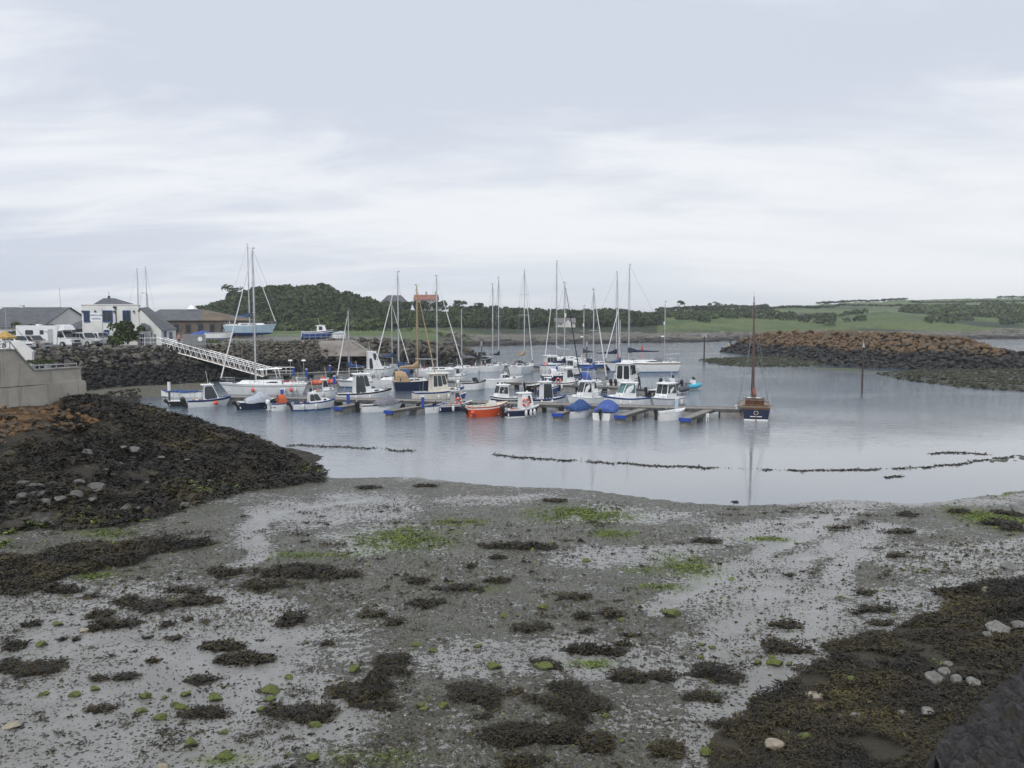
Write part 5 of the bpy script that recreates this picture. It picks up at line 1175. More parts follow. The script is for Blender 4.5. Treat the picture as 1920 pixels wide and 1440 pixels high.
# ------------------------------------------------ back row
yacht(953, 1012, 702, 24, 'white yacht seen from astern with rounded transom and tan sail cover', 'W', 'W', 'K', mast=983, top=507, boom=.42, sail=CVT, genoa=WHT, F=1.1, spread=2, ratio=.36, hood=CVG, tw=.85)
yacht(1018, 1102, 684, 262, 'white yacht with cream sail cover and the tallest mast of the back row', 'W', 'W', 'W', mast=1043, top=490, boom=.32, sail=CVW, genoa=WHT, F=1.0, spread=2)
motor(1012, 1076, 699, 70, 'white trawler style cruiser with orange lifebelt at its stern in the back row', 'W', 'W', 'W', house=(.12, .56, 1.3), fr=.4, wins=[(.08, .26, .35, .8), (.34, .52, .35, .8), (.6, .84, .35, .8)], F=1.15, ob=0, ratio=.32, ring=(.08, -1, .2))
yacht(1060, 1116, 690, 262, 'white ketch rigged boat with radar gear on a short mast, back row', 'W', 'W', 'W', mast=1094, top=574, boom=.4, sail=CVN, genoa=None, F=.95, gear=3)
yacht(1080, 1166, 697, 80, 'royal blue hulled yacht with navy boom cover and navy sprayhood, back row', 'B', 'W', 'A', mast=1155, top=511, boom=.48, sail=CVN, genoa=WHT, F=1.1, hood=CVN, spread=2, fend=[(.62, -1, 1), (.3, -1, 0)])
yacht(1130, 1277, 699, 266, 'long white two-masted ketch with navy sail cover and blue waterline, rightmost of the back row', 'W', 'A', 'A', mast=1178, top=497, boom=.40, sail=CVN, genoa=WHT, F=1.35, ratio=.26, spread=2, mizzen=(1245, 566, 3), hood=CVG, gear=0, rail=TEK)
yacht(896, 948, 697, 80, 'small white yacht with plain thin mast, left of the pair of bare masts', 'W', 'W', 'K', mast=924, top=534, boom=.4, sail=None, genoa=None, F=.8)
yacht(920, 962, 694, 64, 'small white yacht with black folded bimini, right of the pair of bare masts', 'W', 'W', 'K', mast=935, top=521, boom=.4, sail=CVN, genoa=None, F=.8)
motor(588, 634, 744, 70, 'small white cabin boat tucked behind the turquoise bottomed speedboat', 'W', 'W', 'W', house=(.35, .66, 1.1), F=.6, ob=1, ratio=.38)
launch(842, 876, 752, 64, 'little open boat with blue hull behind the cream pilot cruiser', 'B', 'W', 'B', F=.5, ratio=.4)
motor(1096, 1132, 748, 60, 'small white fishing boat right behind the green windowed cruiser, blue boot stripe', 'W', 'B', 'K', house=(.4, .7, 1.1), F=.6, ob=1, ratio=.4)
yacht(838, 900, 700, 258, 'white sloop with grey cover lying behind the centre console boat', 'W', 'W', 'K', mast=866, top=580, boom=.4, sail=CVG, genoa=None, F=.75)
launch(462, 500, 757, 70, 'low white tender half hidden behind the pale covered navy boat', 'W', 'W', 'W', F=.45, ob=0)
launch(1212, 1244, 745, 66, 'black rubber edged work launch behind the rightmost cabin boat', 'K', 'K', 'K', F=.6, ratio=.42)
motor(1036, 1090, 703, 252, 'white cabin boat squeezed between the trawler and the blue yacht in the back rows', 'W', 'B', 'K', house=(.3, .62, 1.2), F=.85, ob=1, ratio=.36)
launch(984, 1018, 735, 66, 'open boat with black hull and grey gear moored by the middle walkway', 'K', 'K', 'K', F=.6, ratio=.4)
yacht(1150, 1200, 714, 72, 'small sloop with white hull hidden behind the big glazed wheelhouse cruiser', 'W', 'W', 'K', mast=1160, top=600, boom=.4, sail=CVB, genoa=None, F=.8)
motor(838, 880, 716, 70, 'small white cuddy boat left of the centre console boat', 'W', 'B', 'K', house=(.35, .62, 1.0), F=.7, ob=1, ratio=.38)
motor(890, 924, 684, 70, 'dark cabin boat with sloping black canopy moored at the far end of the walkway', 'K', 'K', 'K', house=(.2, .7, 1.2), hm=BLK, F=.9, ob=0, ratio=.4, rail=False)
# ------------------------------------------------ wooden gaff cutter at the pontoon end
def cutter():
    r, L = place(1385, 1444, 787, 14, .42, 'traditional navy gaff cutter with varnished wooden mast and hatch, tied at the pontoon end', 'sailing boat', 'gaff_cutter'); L = 6.6; B = 2.6; F = 1.0
    H_ = Hull(r, L, B, F, NVY, WHT, BLK, rail=WOOD, tw=.80, rake=.02, sheer=.3, deckm=TEK, opn=.28, sole=.3, pw=1.9, vee=.86, draft=.6)
    c = cabin(r, H_.x(.34), H_.x(.62), .72, .55, H_.zs(.4) - .05, H_.zs(.6), .52, fr=.1, ins=.04, m=WHT, aft=(), side=[(.2, .42, .3, .7), (.58, .8, .3, .7)], name='cabin')
    d = MB(); d.box((H_.x(.34) - .05, 0, 1.12), (.08, 1.5, .95), WOOD); d.box((H_.x(.34) - .06, 0, 1.05), (.04, .5, .6), WDL); d.box((H_.x(.05), .0, 1.18), (.1, 2.0, .08), WOOD); d.build('companionway', r)
    mx = axis_x(r, 1412); tp = mast_h(r, .9, 546); mx = .9; zb = H_.zs(.6)
    b = MB(); b.tube((mx, 0, zb - .2), (mx - .1, .12, zb + 6.4), .10, WOOD, .08, n=8); b.tube((mx - .1, .12, zb + 6.4), (mx - .12, .16, tp - .9), .075, WOOD, .055, n=8); b.tube((mx - .12, .16, tp - .9), (mx - .12, .17, tp), .05, WHT, .045, n=8); m_ = b.build('mast', r)
    w = MB()
    for sd in (1, -1):
        for k in (-.35, .1): w.tube((mx + k, sd * 1.2, F + .15), (mx - .1, .12, zb + 6.3), .014, WIR, n=4)
    w.tube((H_.x(0) + .2, .9, F), (mx - .12, .16, tp - .3), .013, WIR, n=4); w.tube((H_.x(0) + .2, -.9, F), (mx - .12, .16, tp - .3), .013, WIR, n=4)
    w.tube((H_.x(1) + .9, 0, F * 1.2), (mx - .12, .16, tp - .9), .013, WIR, n=4); w.tube((mx - .3, .1, zb + .5), (mx - .25, .16, tp - .5), .012, WIR, n=4); w.build('rigging', m_)
    g = MB(); g.tube((H_.x(1) + .5, 0, F * 1.25), (mx + .1, .1, zb + 5.4), .07, CVN, .04, n=6); g.build('furled_sail', r)
    bs = MB(); bs.tube((H_.x(.9), 0, F * 1.25), (H_.x(1) + 1.1, 0, F * 1.38), .06, WOOD); bs.build('bowsprit', r)
    bo = MB(); bo.tube((mx - .1, 0, zb + .75), (mx - 2.9, 0, zb + .55), .05, WOOD); bo.build('boom', r)
    sc = MB(); secs = []
    for i in range(7):
        t = i / 6; x = mx - .15 - 2.5 * t; rr = .22 - .1 * t; secs.append([(x, rr * math.cos(a) * .8, zb + .95 - .12 * t + rr * (1.4 - t * .5) * math.sin(a) + .04 * math.sin(i * 2)) for a in (j * math.pi / 4 for j in range(8))])
    sc.loft(secs, CVR); sc.build('furled_mainsail', r, smooth=True)
    rails(r, H_, .03, .30, .6, 3, 'pushpit'); rails(r, H_, .7, .98, .6, 3, 'pulpit')
    n = MB(); n.ring((H_.x(0) - .01, 0, .62), .16, .02, WHT, 'X', 10, 4); n.box((H_.x(0) - .02, 0, .33), (.02, .9, .06), WHT); n.build('name_board', r)
    rd = MB(); rd.box((H_.x(0) - .1, 0, .25), (.12, .06, 1.1), WOOD); rd.build('rudder', r)
    fender(r, H_.x(.35), 1.42, .5); fender(r, H_.x(.6), 1.40, .55)
cutter()
# ------------------------------------------------ boats ashore
def cradle(root, L, z): 
    b = MB()
    for x in (-L * .25, L * .22):
        for sd in (1, -1): b.tube((x, sd * L * .12, 0 - z), (x, sd * L * .09, .1), .05, mat('rusty_steel', (.14, .07, .04), .8)); 
        b.box((x, 0, -z + .1), (.2, L * .28, .15), WDL)
    b.build('cradle', root)
def ashore(r, up): r[0].location.z += up; cradle(r[0], r[1].L, up + .0)
_y = yacht(424, 520, 634, 76, 'pale blue yacht with dark blue bottom propped up ashore behind the gangway', 'L', 'B', 'B', mast=471, top=468, boom=.34, sail=CVB, genoa=WHT, F=1.45, z=4.6, spread=2, hood=None, ratio=.26, cab=WHT, gear=0)
_y[0].location.z += .9; cradle(_y[0], _y[1].L, .9)
_m = motor(567, 627, 637, 74, 'blue cabin boat with white wheelhouse parked on the quay beside the slipway', 'B', 'B', 'B', stripe='W', house=(.48, .78, 1.0), fr=.3, F=1.0, z=4.6, ob=0, ratio=.3, trunk=False, rail=False, cat='motor boat', wins=[(.25, .6, .3, .8)])
_m[0].location.z += .35; cradle(_m[0], _m[1].L, .35)
_l = launch(360, 402, 640, 70, 'boat ashore under a loose royal blue tarpaulin behind the gangway top', 'N', 'N', 'N', cov=CVP, ob=0, F=.6, z=4.6, ch=.75); _l[0].location.z += .3; cradle(_l[0], _l[1].L, .3)
_l = launch(388, 442, 640, 78, 'white speedboat on the hard between the blue tarpaulin and the pale blue yacht', 'W', 'B', 'W', ob=1, F=.8, z=4.6, screen=True); _l[0].location.z += .4; cradle(_l[0], _l[1].L, .4)
_l = launch(625, 652, 637, 80, 'small white dinghy upturned on the quay right of the blue cabin boat', 'W', 'W', 'W', ob=0, F=.6, z=4.6, cov=CVW, ch=.5); _l[0].location.z += .3
for a, b, tp, lb in ((238, 272, 512, 'tall bare mast of a yacht standing behind the white marina office, the left one'), (262, 300, 509, 'bare mast with stays rising behind the low slate roof, right of the other one')):
    _y = yacht(a, b, 628, 70, lb, 'W', 'W', 'W', mast=(a + b) / 2 + (10 if a < 250 else 0), top=tp, sail=None, boom=.3, z=4.6, F=1.2, genoa=None, ratio=.3); _y[0].location.z += .9
# ================================================================ PONTOONS, GANGWAY
def kx(px): return (px - 960) / FP / cp
CONC = mat('pontoon_concrete', (.30, .29, .27), .8, .2, 1.5, bump=.01); DECK = mat('pontoon_planks', (.27, .25, .22), .75, .18, 7, bump=.01); DKS = mat('pontoon_dark_grey', (.10, .10, .10), .7, .2, 2)  # DKS: plain dark grey of edge beams, piles and small fittings
GALV = mat('galvanised_steel', (.42, .43, .44), .5, .12, 3, metal=.3); BLB = mat('blue_plastic', (.02, .07, .36), .45, .1, 3)
def walkway(pts, w, label, fl=True):
    P = [G(a, b, .68) for a, b in pts]; o = P[0].lerp(P[-1], .5); o.z = 0
    r = empty('pontoon', tuple(o), 0, label, 'pontoon')
    for i in range(len(P) - 1):
        a, b = P[i] - o, P[i + 1] - o; d = b - a; L = d.length; rz = math.atan2(d.y, d.x); n = Vector((-math.sin(rz), math.cos(rz), 0)); u_ = d.normalized()
        k = 0; x = 0
        while x < L - .1:
            l = min(2.4, L - x); m = MB(); c = a + u_ * (x + l / 2); m.box((c.x, c.y, .645), (l - .03, w - .16, .07), DECK, rz=rz); m.build('deck_panel', r); x += 2.4
        e = MB()
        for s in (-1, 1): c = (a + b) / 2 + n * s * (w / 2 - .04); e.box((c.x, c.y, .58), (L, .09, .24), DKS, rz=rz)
        e.build('edge_beam', r)
        if fl:
            x = .3
            while x < L - 1.4:
                c = a + u_ * (x + 1.); m = MB(); m.box((c.x, c.y, .18), (1.9, w - .06, .62), CONC, rz=rz); m.build('float', r); x += 3.1
            x = 2.4
            while x < L - .5:
                for s in (-1, 1): c = a + u_ * x + n * s * (w / 2 - .14); m = MB(); m.box((c.x, c.y, .73), (.30, .07, .06), GALV, rz=rz); m.tube((c.x, c.y, .66), (c.x, c.y, .74), .03, GALV); m.build('cleat', r)
                x += 5.5
    return r
walkway([(424, 743), (850, 752), (1200, 762), (1395, 766)], 2.0, 'long front pontoon walkway running from the cutter to the leftmost motor boats')
walkway([(560, 716), (760, 711), (1010, 718), (1262, 731)], 1.9, 'middle pontoon walkway on which the person in dark clothes stands')
walkway([(496, 702), (930, 685), (1140, 688)], 1.9, 'back pontoon walkway leading right from the foot of the white gangway')
def finger(tx, ty, rx, ry, label, blue=True, letter=None):
    a, b = G(tx, ty, .64), G(rx, ry, .64); d = b - a; L = d.length; rz = math.atan2(d.y, d.x)
    r = empty('pontoon_finger', (a.x, a.y, 0), rz, label, 'finger pontoon', 'finger pontoons branching off the front walkway')
    x = .25; 
    while x < L - .1:
        l = min(1.5, L - x); m = MB(); m.box((x + l / 2, 0, .605), (l - .03, .75, .07), DECK); m.build('deck_panel', r); x += 1.5
    m = MB()
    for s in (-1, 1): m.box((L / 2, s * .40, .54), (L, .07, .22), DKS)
    m.build('edge_beam', r)
    m = MB(); m.box((.9, 0, .15), (1.5, .86, .58), CONC); m.build('float', r); m = MB(); m.box((L * .62, 0, .15), (1.3, .86, .58), CONC); m.build('float', r)
    if blue: m = MB(); m.box((.0, 0, .52), (.14, .9, .26), BLB); m.build('bumper', r)
    if letter:
        m = MB(); W_ = WHT; w, h = .5, .62; x0 = L * .55
        for p, q in (((0, 0), (0, h)), ((0, h), (w / 2, h * .45)), ((w / 2, h * .45), (w, h)), ((w, h), (w, 0))):
            m.tube((x0 + p[0], -.56, -.02 + p[1]), (x0 + q[0], -.56, -.02 + q[1]), .055, W_, n=4)
        m.build('letter_m', r)
    return r
finger(633, 763, 675, 756, 'finger pontoon with blue end left of the grey covered speedboat')
finger(728, 770, 815, 757, 'finger pontoon whose pale floats show right of the grey covered speedboat')
finger(1045, 775, 1078, 764, 'blue tipped finger pontoon left of the boat under the mid blue cover')
finger(1162, 779, 1206, 766, 'blue tipped finger pontoon right of the boat under the bright blue cover')
finger(1284, 784, 1332, 767, 'broad finger pontoon with blue end and white M mark beside the small speedboat', letter=True)
def post(name, px, py, z0, h, r, m, label, cat, grp=None, capm=None, sq=False, Y=None):
    g = G(px, py, z0) if Y is None else Zp(px, py, Y); o = empty(name, (g.x, g.y, z0 if Y is None else g.z), 0, label, cat, grp); b = MB()
    if sq: b.box((0, 0, h / 2), (r * 2, r * 2, h), m)
    else: b.tube((0, 0, 0), (0, 0, h), r, m, n=8)
    b.build('post', o)
    c = MB(); c.box((0, 0, h + .03), (r * 2.3, r * 2.3, .08), capm or m); c.build('cap', o); return o
for px, py, lb in [(529, 748, 'blue bollard post between the pale covered boat and the rust canopy'), (653, 757, 'blue service post in front of the white pilothouse cruiser'), (793, 764, 'blue service post at the stern of the cream pilot cruiser'), (1268, 768, 'pale blue service post at the bow of the rightmost cabin boat')]:
    o = post('service_post', px, py, .68, .9, .12, BLB if px < 1200 else LBL, lb, 'service post', 'service posts on the front pontoon', WHT, True)
for px, py, lb in [(551, 703, 'blue service post just right of the gangway foot'), (575, 707, 'blue capped lamp pedestal right of the gangway foot'), (619, 699, 'blue pile standing on the back walkway left of the bare masts'), (627, 722, 'navy pile at the end of the orange inflatable'), (1044, 700, 'blue service post on the back walkway near the white trawler')]:
    post('service_post', px, py, .68, 1.0, .12, BLB, lb, 'service post', 'service posts on the rear pontoons', WHT, True)
for px, py, yt, lb in [(545, 706, 677, 'small pontoon lamp on a thin pole, the left of two'), (570, 709, 677, 'small pontoon lamp on a thin pole, the right of two')]:
    g = G(px, py, .5); h = Zp(px, yt, g.y).z - .5; o = empty('pontoon_lamp', tuple(g), 0, lb, 'lamp', 'lamps on the back walkway')
    b = MB(); b.tube((0, 0, 0), (0, 0, h), .04, GALV); b.build('pole', o); b = MB(); b.box((0, 0, h + .1), (.5, .4, .2), WHT, top=.7); b.build('lamp_head', o)
for px, py, yt, lb in [(318, 757, 716, 'mooring pile with white collar at the left end of the marina'), (1100, 700, 640, 'thin grey pile rising between the back row yachts'), (903, 690, 640, 'slim green perch post near the rock point'), (640, 724, 706, 'short pile beside the orange inflatable')]:
    g = G(px, py, -.5); b = MB(); h = Zp(px, yt, g.y).z + .5; o = empty('mooring_pile', (g.x, g.y, -.5), 0, lb, 'pile'); b.tube((0, 0, 0), (0, 0, h), .11, DKS if px != 903 else mat('green_paint', (.04, .16, .11), .5)); b.build('pole', o)
    b = MB(); b.tube((0, 0, h - .9), (0, 0, h), .16, WHT if px == 318 else GALV, n=8); b.build('collar', o)
# sea posts and buoys
for px, py, yt, lb in [(1320, 681, 630, 'tall thin marker pole with small square top standing on the low reef'), (1616, 737, 641, 'dark marker pole with small topmark standing in the water before the breakwater')]:
    g = G(px, py, 0); h = Zp(px, yt, g.y).z; o = empty('marker_pole', (g.x, g.y, 0), 0, lb, 'marker pole'); b = MB(); b.tube((0, 0, -1), (0, 0, h), .13 if px < 1400 else .10, mat('tarred_wood', (.07, .055, .045), .8)); b.build('pole', o)
    b = MB()
    if px < 1400: b.box((0, 0, h + .1), (.9, .2, .7), GALV)
    else: b.tube((0, 0, h - .6), (0, 0, h + .2), .35, BLK, .02, n=8)
    b.build('topmark', o)
def buoy(px, py, yt, ma, mb, label, kind):
    g = G(px, py, 0); h = Zp(px, yt, g.y).z; o = empty('buoy', (g.x, g.y, 0), 0, label, 'buoy'); r = h * .34
    b = MB(); b.tube((0, 0, -.2), (0, 0, h * .22), r, mb, r, n=12); b.build('float', o)
    b = MB(); b.tube((0, 0, h * .22), (0, 0, h * .62), r * .62, ma, r * .4, n=10); b.build('body', o)
    b = MB(); b.tube((0, 0, h * .62), (0, 0, h * .85), r * .36, mb if kind else ma, r * .3, n=8); b.tube((0, 0, h * .85), (0, 0, h * 1.05), .06, BLK); b.build('topmark', o)
YEL = paint('yellow_paint', (.70, .42, .05), .45)
buoy(1204, 658, 647, RED, RED, 'red navigation buoy out in the bay beyond the ketch', 0); buoy(1369, 655, 637, YEL, BLK, 'yellow and black navigation buoy just left of the breakwater tip', 1)
buoy(1161, 672, 658, RED, RED, 'small red buoy seen between the two tall masts of the ketch', 0)
# gangway
def gangway():
    a, b = G(300, 650, 4.55), G(497, 705, .65); a.y = b.y + .3; a.x = kx(303) * a.y; a.z = 4.5
    r = empty('gangway', tuple(b), 0, 'long white truss gangway sloping from the quay down to the pontoon', 'gangway'); d = a - b; L = d.length; u_ = d.normalized(); n = Vector((-u_.y, u_.x, 0)).normalized() * .75; n = Vector((0, 1, 0)) * .75
    dk = MB(); q = [-n, n, d + n, d - n]; dn = Vector((0, 0, -.07)); dk.hexa([q[0] + dn, q[3] + dn, q[2] + dn, q[1] + dn, q[0], q[3], q[2], q[1]], mat('gangway_deck', (.30, .235, .18), .8, .15, 4)); dk.build('deck', r)
    H1 = Vector((0, 0, 1.25)); H2 = Vector((0, 0, .75)); NB = 19
    for s in (-1, 1):
        o = n * s
        for nm, off in (('bottom_chord', Vector((0, 0, -.05))), ('middle_rail', H2), ('top_chord', H1)):
            c = MB(); c.tube(o + off, d + o + off, .055 if nm != 'middle_rail' else .035, WHT, n=6); c.build(nm, r)
        for i in range(NB):
            p0 = d * (i / NB) + o; pm = d * ((i + .5) / NB) + o + H1; p1 = d * ((i + 1) / NB) + o
            c = MB(); c.tube(p0, pm, .030, WHT, n=5); c.tube(pm, p1, .030, WHT, n=5); c.build('brace', r)
    c = MB()
    for s in (-1, 1):
        o = n * s; e = Vector((1.5, 0, -.25)); c.tube(o, o + H1, .05, WHT); c.tube(o + H1, o + e + Vector((0, 0, 1.25)), .045, WHT); c.tube(o + e + Vector((0, 0, 1.25)), o + e + Vector((.3, 0, 0)), .045, WHT)
    c.build('foot_rail', r)
    # landing at the top
    g = MB(); l0 = d; l1 = d + Vector((-2.6, 0, 0))
    g.hexa([l0 - n + dn * 2, l0 + n + dn * 2, l1 + n + dn * 2, l1 - n + dn * 2, l0 - n, l0 + n, l1 + n, l1 - n], GALV)
    for s in (-1, 1):
        for i in range(4): p = l0.lerp(l1, i / 3) + n * s; g.tube(p, p + Vector((0, 0, 1.15)), .035, WHT)
        g.tube(l0 + n * s + Vector((0, 0, 1.15)), l1 + n * s + Vector((0, 0, 1.15)), .035, WHT); g.tube(l0 + n * s + Vector((0, 0, .6)), l1 + n * s + Vector((0, 0, .6)), .025, WHT)
    g.build('landing', r)
    for k in (1.1,):
        p = l0.lerp(l1, k) ; c = MB(); c.box((p.x, p.y, p.z - 2.1), (2.6, 2.2, 4.0), mat('abutment', (.15, .155, .165), .85, .2, 1.2), top=.9); c.build('abutment', r)
gangway()
rb = empty('pontoon_rail', tuple(G(506, 703, .5)), 0, 'white handrail beside the foot of the gangway', 'railing'); b = MB(); L = 3.0
for i in range(4): b.tube((i, .8, 0), (i, .8, 1.), .035, WHT)
b.build('posts', rb); b = MB(); b.tube((0, .8, 1.), (L, .8, 1.), .05, WHT); b.tube((0, .8, .5), (L, .8, .5), .03, WHT); b.build('handrail', rb)
# orange inflatable lying on the pontoon
r, L_ = place(586, 627, 722, 84, .4, 'orange inflatable lifeboat lying on the middle pontoon', 'inflatable boat', 'inflatable_boat', None, .5)
b = MB(); rr = .28
for s in (-1, 1): b.tube((-L_ / 2, s * .5, rr), (L_ / 2 - .3, s * .5, rr + .05), rr, ORG, rr, n=10); b.tube((L_ / 2 - .3, s * .5, rr + .05), (L_ / 2 + .05, 0, rr + .15), rr, ORG, rr * .9, n=10)
b.build('tube', r, smooth=True); b = MB(); b.ball((.0, 0, .62), .34, ORG, (1, 1, .9)); b.box((0, 0, .42), (1.2, .8, .3), ORG); b.build('seat', r)
b = MB(); 
for i in range(5): b.ring((-L_ / 2 + .4 + i * .45, -.78, .35), .1, .015, WHT, 'Y', 8, 4)
b.build('grab_line', r)
# ================================================================ PEOPLE
SKIN = mat('skin', (.45, .27, .19), .55, .05, 4); HAIR = mat('dark_hair', (.03, .02, .015), .7)
def person(loc, rz, label, top, legs, H0=1.78, pose='reach', hair=HAIR):
    k = H0 / 1.78; J = {}; V, E, Rr = [], [], []
    def v(n, p, r, par=None): J[n] = len(V); V.append(Vector(p) * k); Rr.append(r * k); (E.append((J[par], J[n])) if par else None)
    lean = .10 if pose == 'reach' else .02
    v('pelvis', (0, 0, .95), .135); v('waist', (lean * .4, 0, 1.12), .125, 'pelvis'); v('chest', (lean, 0, 1.34), .155, 'waist'); v('neck', (lean * 1.3, 0, 1.50), .058, 'chest'); v('chin', (lean * 1.5 + .01, 0, 1.58), .07, 'neck'); v('head', (lean * 1.6, 0, 1.68), .088, 'chin'); v('nose', (lean * 1.6 + .085, 0, 1.655), .018, 'head')
    for s, t in ((1, 'l'), (-1, 'r')):
        st = .14 * s if pose != 'stand' else .03 * s
        v('hip' + t, (0, s * .10, .90), .10, 'pelvis'); v('knee' + t, (st * .6 + .03, s * .11, .50), .062, 'hip' + t); v('ankle' + t, (st - .02, s * .11, .09), .042, 'knee' + t); v('toe' + t, (st + .17, s * .12, .035), .036, 'ankle' + t)
        v('sh' + t, (lean, s * .19, 1.41), .062, 'chest')
        if pose == 'reach': v('el' + t, (.32, s * .21, 1.22), .043, 'sh' + t); v('wr' + t, (.56, s * .17, 1.20), .029, 'el' + t); hd = Vector((1, 0, -.05))
        else: v('el' + t, (-.02, s * .26, 1.13), .043, 'sh' + t); v('wr' + t, (.06, s * .27, .89), .029, 'el' + t); hd = Vector((.1, 0, -1))
        w = V[J['wr' + t]] / k; v('palm' + t, w + hd * .07, .026, 'wr' + t); c = w + hd * .09
        for i in range(4):
            sp_v = Vector((0, (i - 1.5) * .02, 0)); v('f%d' % i + t, c + sp_v + hd * .03, .009, 'palm' + t); v('g%d' % i + t, c + sp_v + hd * (.065 + .01 * (i in (1, 2))) + Vector((0, 0, -.012)), .007, 'f%d' % i + t)
        v('th' + t, w + hd * .06 + Vector((0, -s * .04, .015)), .010, 'palm' + t)
    me = bpy.data.meshes.new('body'); me.from_pydata([tuple(a) for a in V], E, []); o = bpy.data.objects.new('body_tmp', me); COL.objects.link(o)
    o.modifiers.new('s', 'SKIN'); 
    for i, sv in enumerate(me.skin_vertices[0].data): sv.radius = (Rr[i], Rr[i]); sv.use_root = (i == 0)
    sb = o.modifiers.new('b', 'SUBSURF'); sb.levels = 1
    dg = bpy.context.evaluated_depsgraph_get(); m2 = bpy.data.meshes.new_from_object(o.evaluated_get(dg)); m2.name = 'body'; bpy.data.objects.remove(o)
    m2.materials.clear()
    for mm in (top, legs, SKIN, BLK): m2.materials.append(mm)
    wl = [V[J['wrl']], V[J['wrr']]]
    for p in m2.polygons:
        c = p.center; q = 1 if c.z < .98 * k and abs(c.y) < .2 * k or c.z < .8 * k else 0
        if c.z > 1.52 * k or any((c - w).length < .03 or (c - w - Vector((.1, 0, 0)) * (pose == 'reach') + Vector((0, 0, .1)) * (pose != 'reach')).length < .12 for w in wl): q = 2
        if c.z < .09 * k: q = 3
        p.material_index = q; p.use_smooth = True
    r = empty('person', loc, rz, label, 'person'); b = bpy.data.objects.new('body', m2); COL.objects.link(b); b.parent = r
    h = MB(); hp = V[J['head']]; h.ball((hp.x - .02, 0, hp.z + .035 * k), .105 * k, hair, (1, .92, .95), n=10, k=6); h.build('hair', r, smooth=True)
    return r
DCL = mat('dark_jacket', (.018, .02, .028), .85); DJN = mat('dark_jeans', (.03, .04, .075), .85)
g = G(1199, 733, .68); person((g.x, g.y, .68), R(165), 'person in dark clothes standing on the middle pontoon reaching towards a white cabin boat', DCL, DJN, 1.82)
g = Zp(336, 652, 104); person((g.x, g.y, 4.56), R(-60), 'person in a pale pink top at the head of the gangway', mat('pink_top', (.55, .32, .32), .8), DJN, 1.7, 'stand', mat('fair_hair', (.30, .2, .1), .7))
g = Zp(347, 652, 104.6); person((g.x, g.y, 4.56), R(-90), 'person in a dark red jacket behind the gangway top, right of the one in pink', mat('red_jacket', (.22, .05, .05), .8), DJN, 1.72, 'stand')
# ================================================================ QUAY BUILDINGS
WALLW = mat('white_render', (.70, .70, .68), .8, .06, .6); SLATE = mat('slate_roof', (.105, .11, .122), .7, .16, 1.2, bump=.02); SLATEB = mat('lichened_slate', (.16, .125, .085), .8, .2, .4); BRN = mat('brown_wall', (.14, .115, .095), .85, .15, .7)
BLF = paint('blue_frame', (.03, .10, .30), .4)
def at(px, Y, z): return Vector((kx(px) * Y, Y, z))
def wall_win(root, A, B, z0, z1, nrm, fm, glass=GLS, name='window', fw=.10):
    """framed window on a wall: A, B ends of its foot line"""
    A, B = Vector(A), Vector(B); u_ = (B - A).normalized(); n = Vector(nrm).normalized(); up = Vector((0, 0, 1)); W_ = (B - A).length; h = z1 - z0; b = MB()
    def bar(p, q, w):
        p, q = p + n * .02, q + n * .02; d = (q - p).normalized(); s = d.cross(n) * w / 2; b.hexa([p - s, q - s, q + s, p + s, p - s + n * .06, q - s + n * .06, q + s + n * .06, p + s + n * .06], fm)
    z = lambda v, f: Vector((v.x, v.y, f))
    bar(z(A, z0), z(B, z0), fw * 1.4); bar(z(A, z1), z(B, z1), fw); bar(z(A, z0), z(A, z1), fw); bar(z(B, z0), z(B, z1), fw); bar(z(A.lerp(B, .5), z0), z(A.lerp(B, .5), z1), fw * .5)
    o = b.build(name, root); g = MB(); g.add([z(A, z0) + n * .03, z(B, z0) + n * .03, z(B, z1) + n * .03, z(A, z1) + n * .03], [(0, 1, 2, 3)], glass); g.build('pane', o); return o
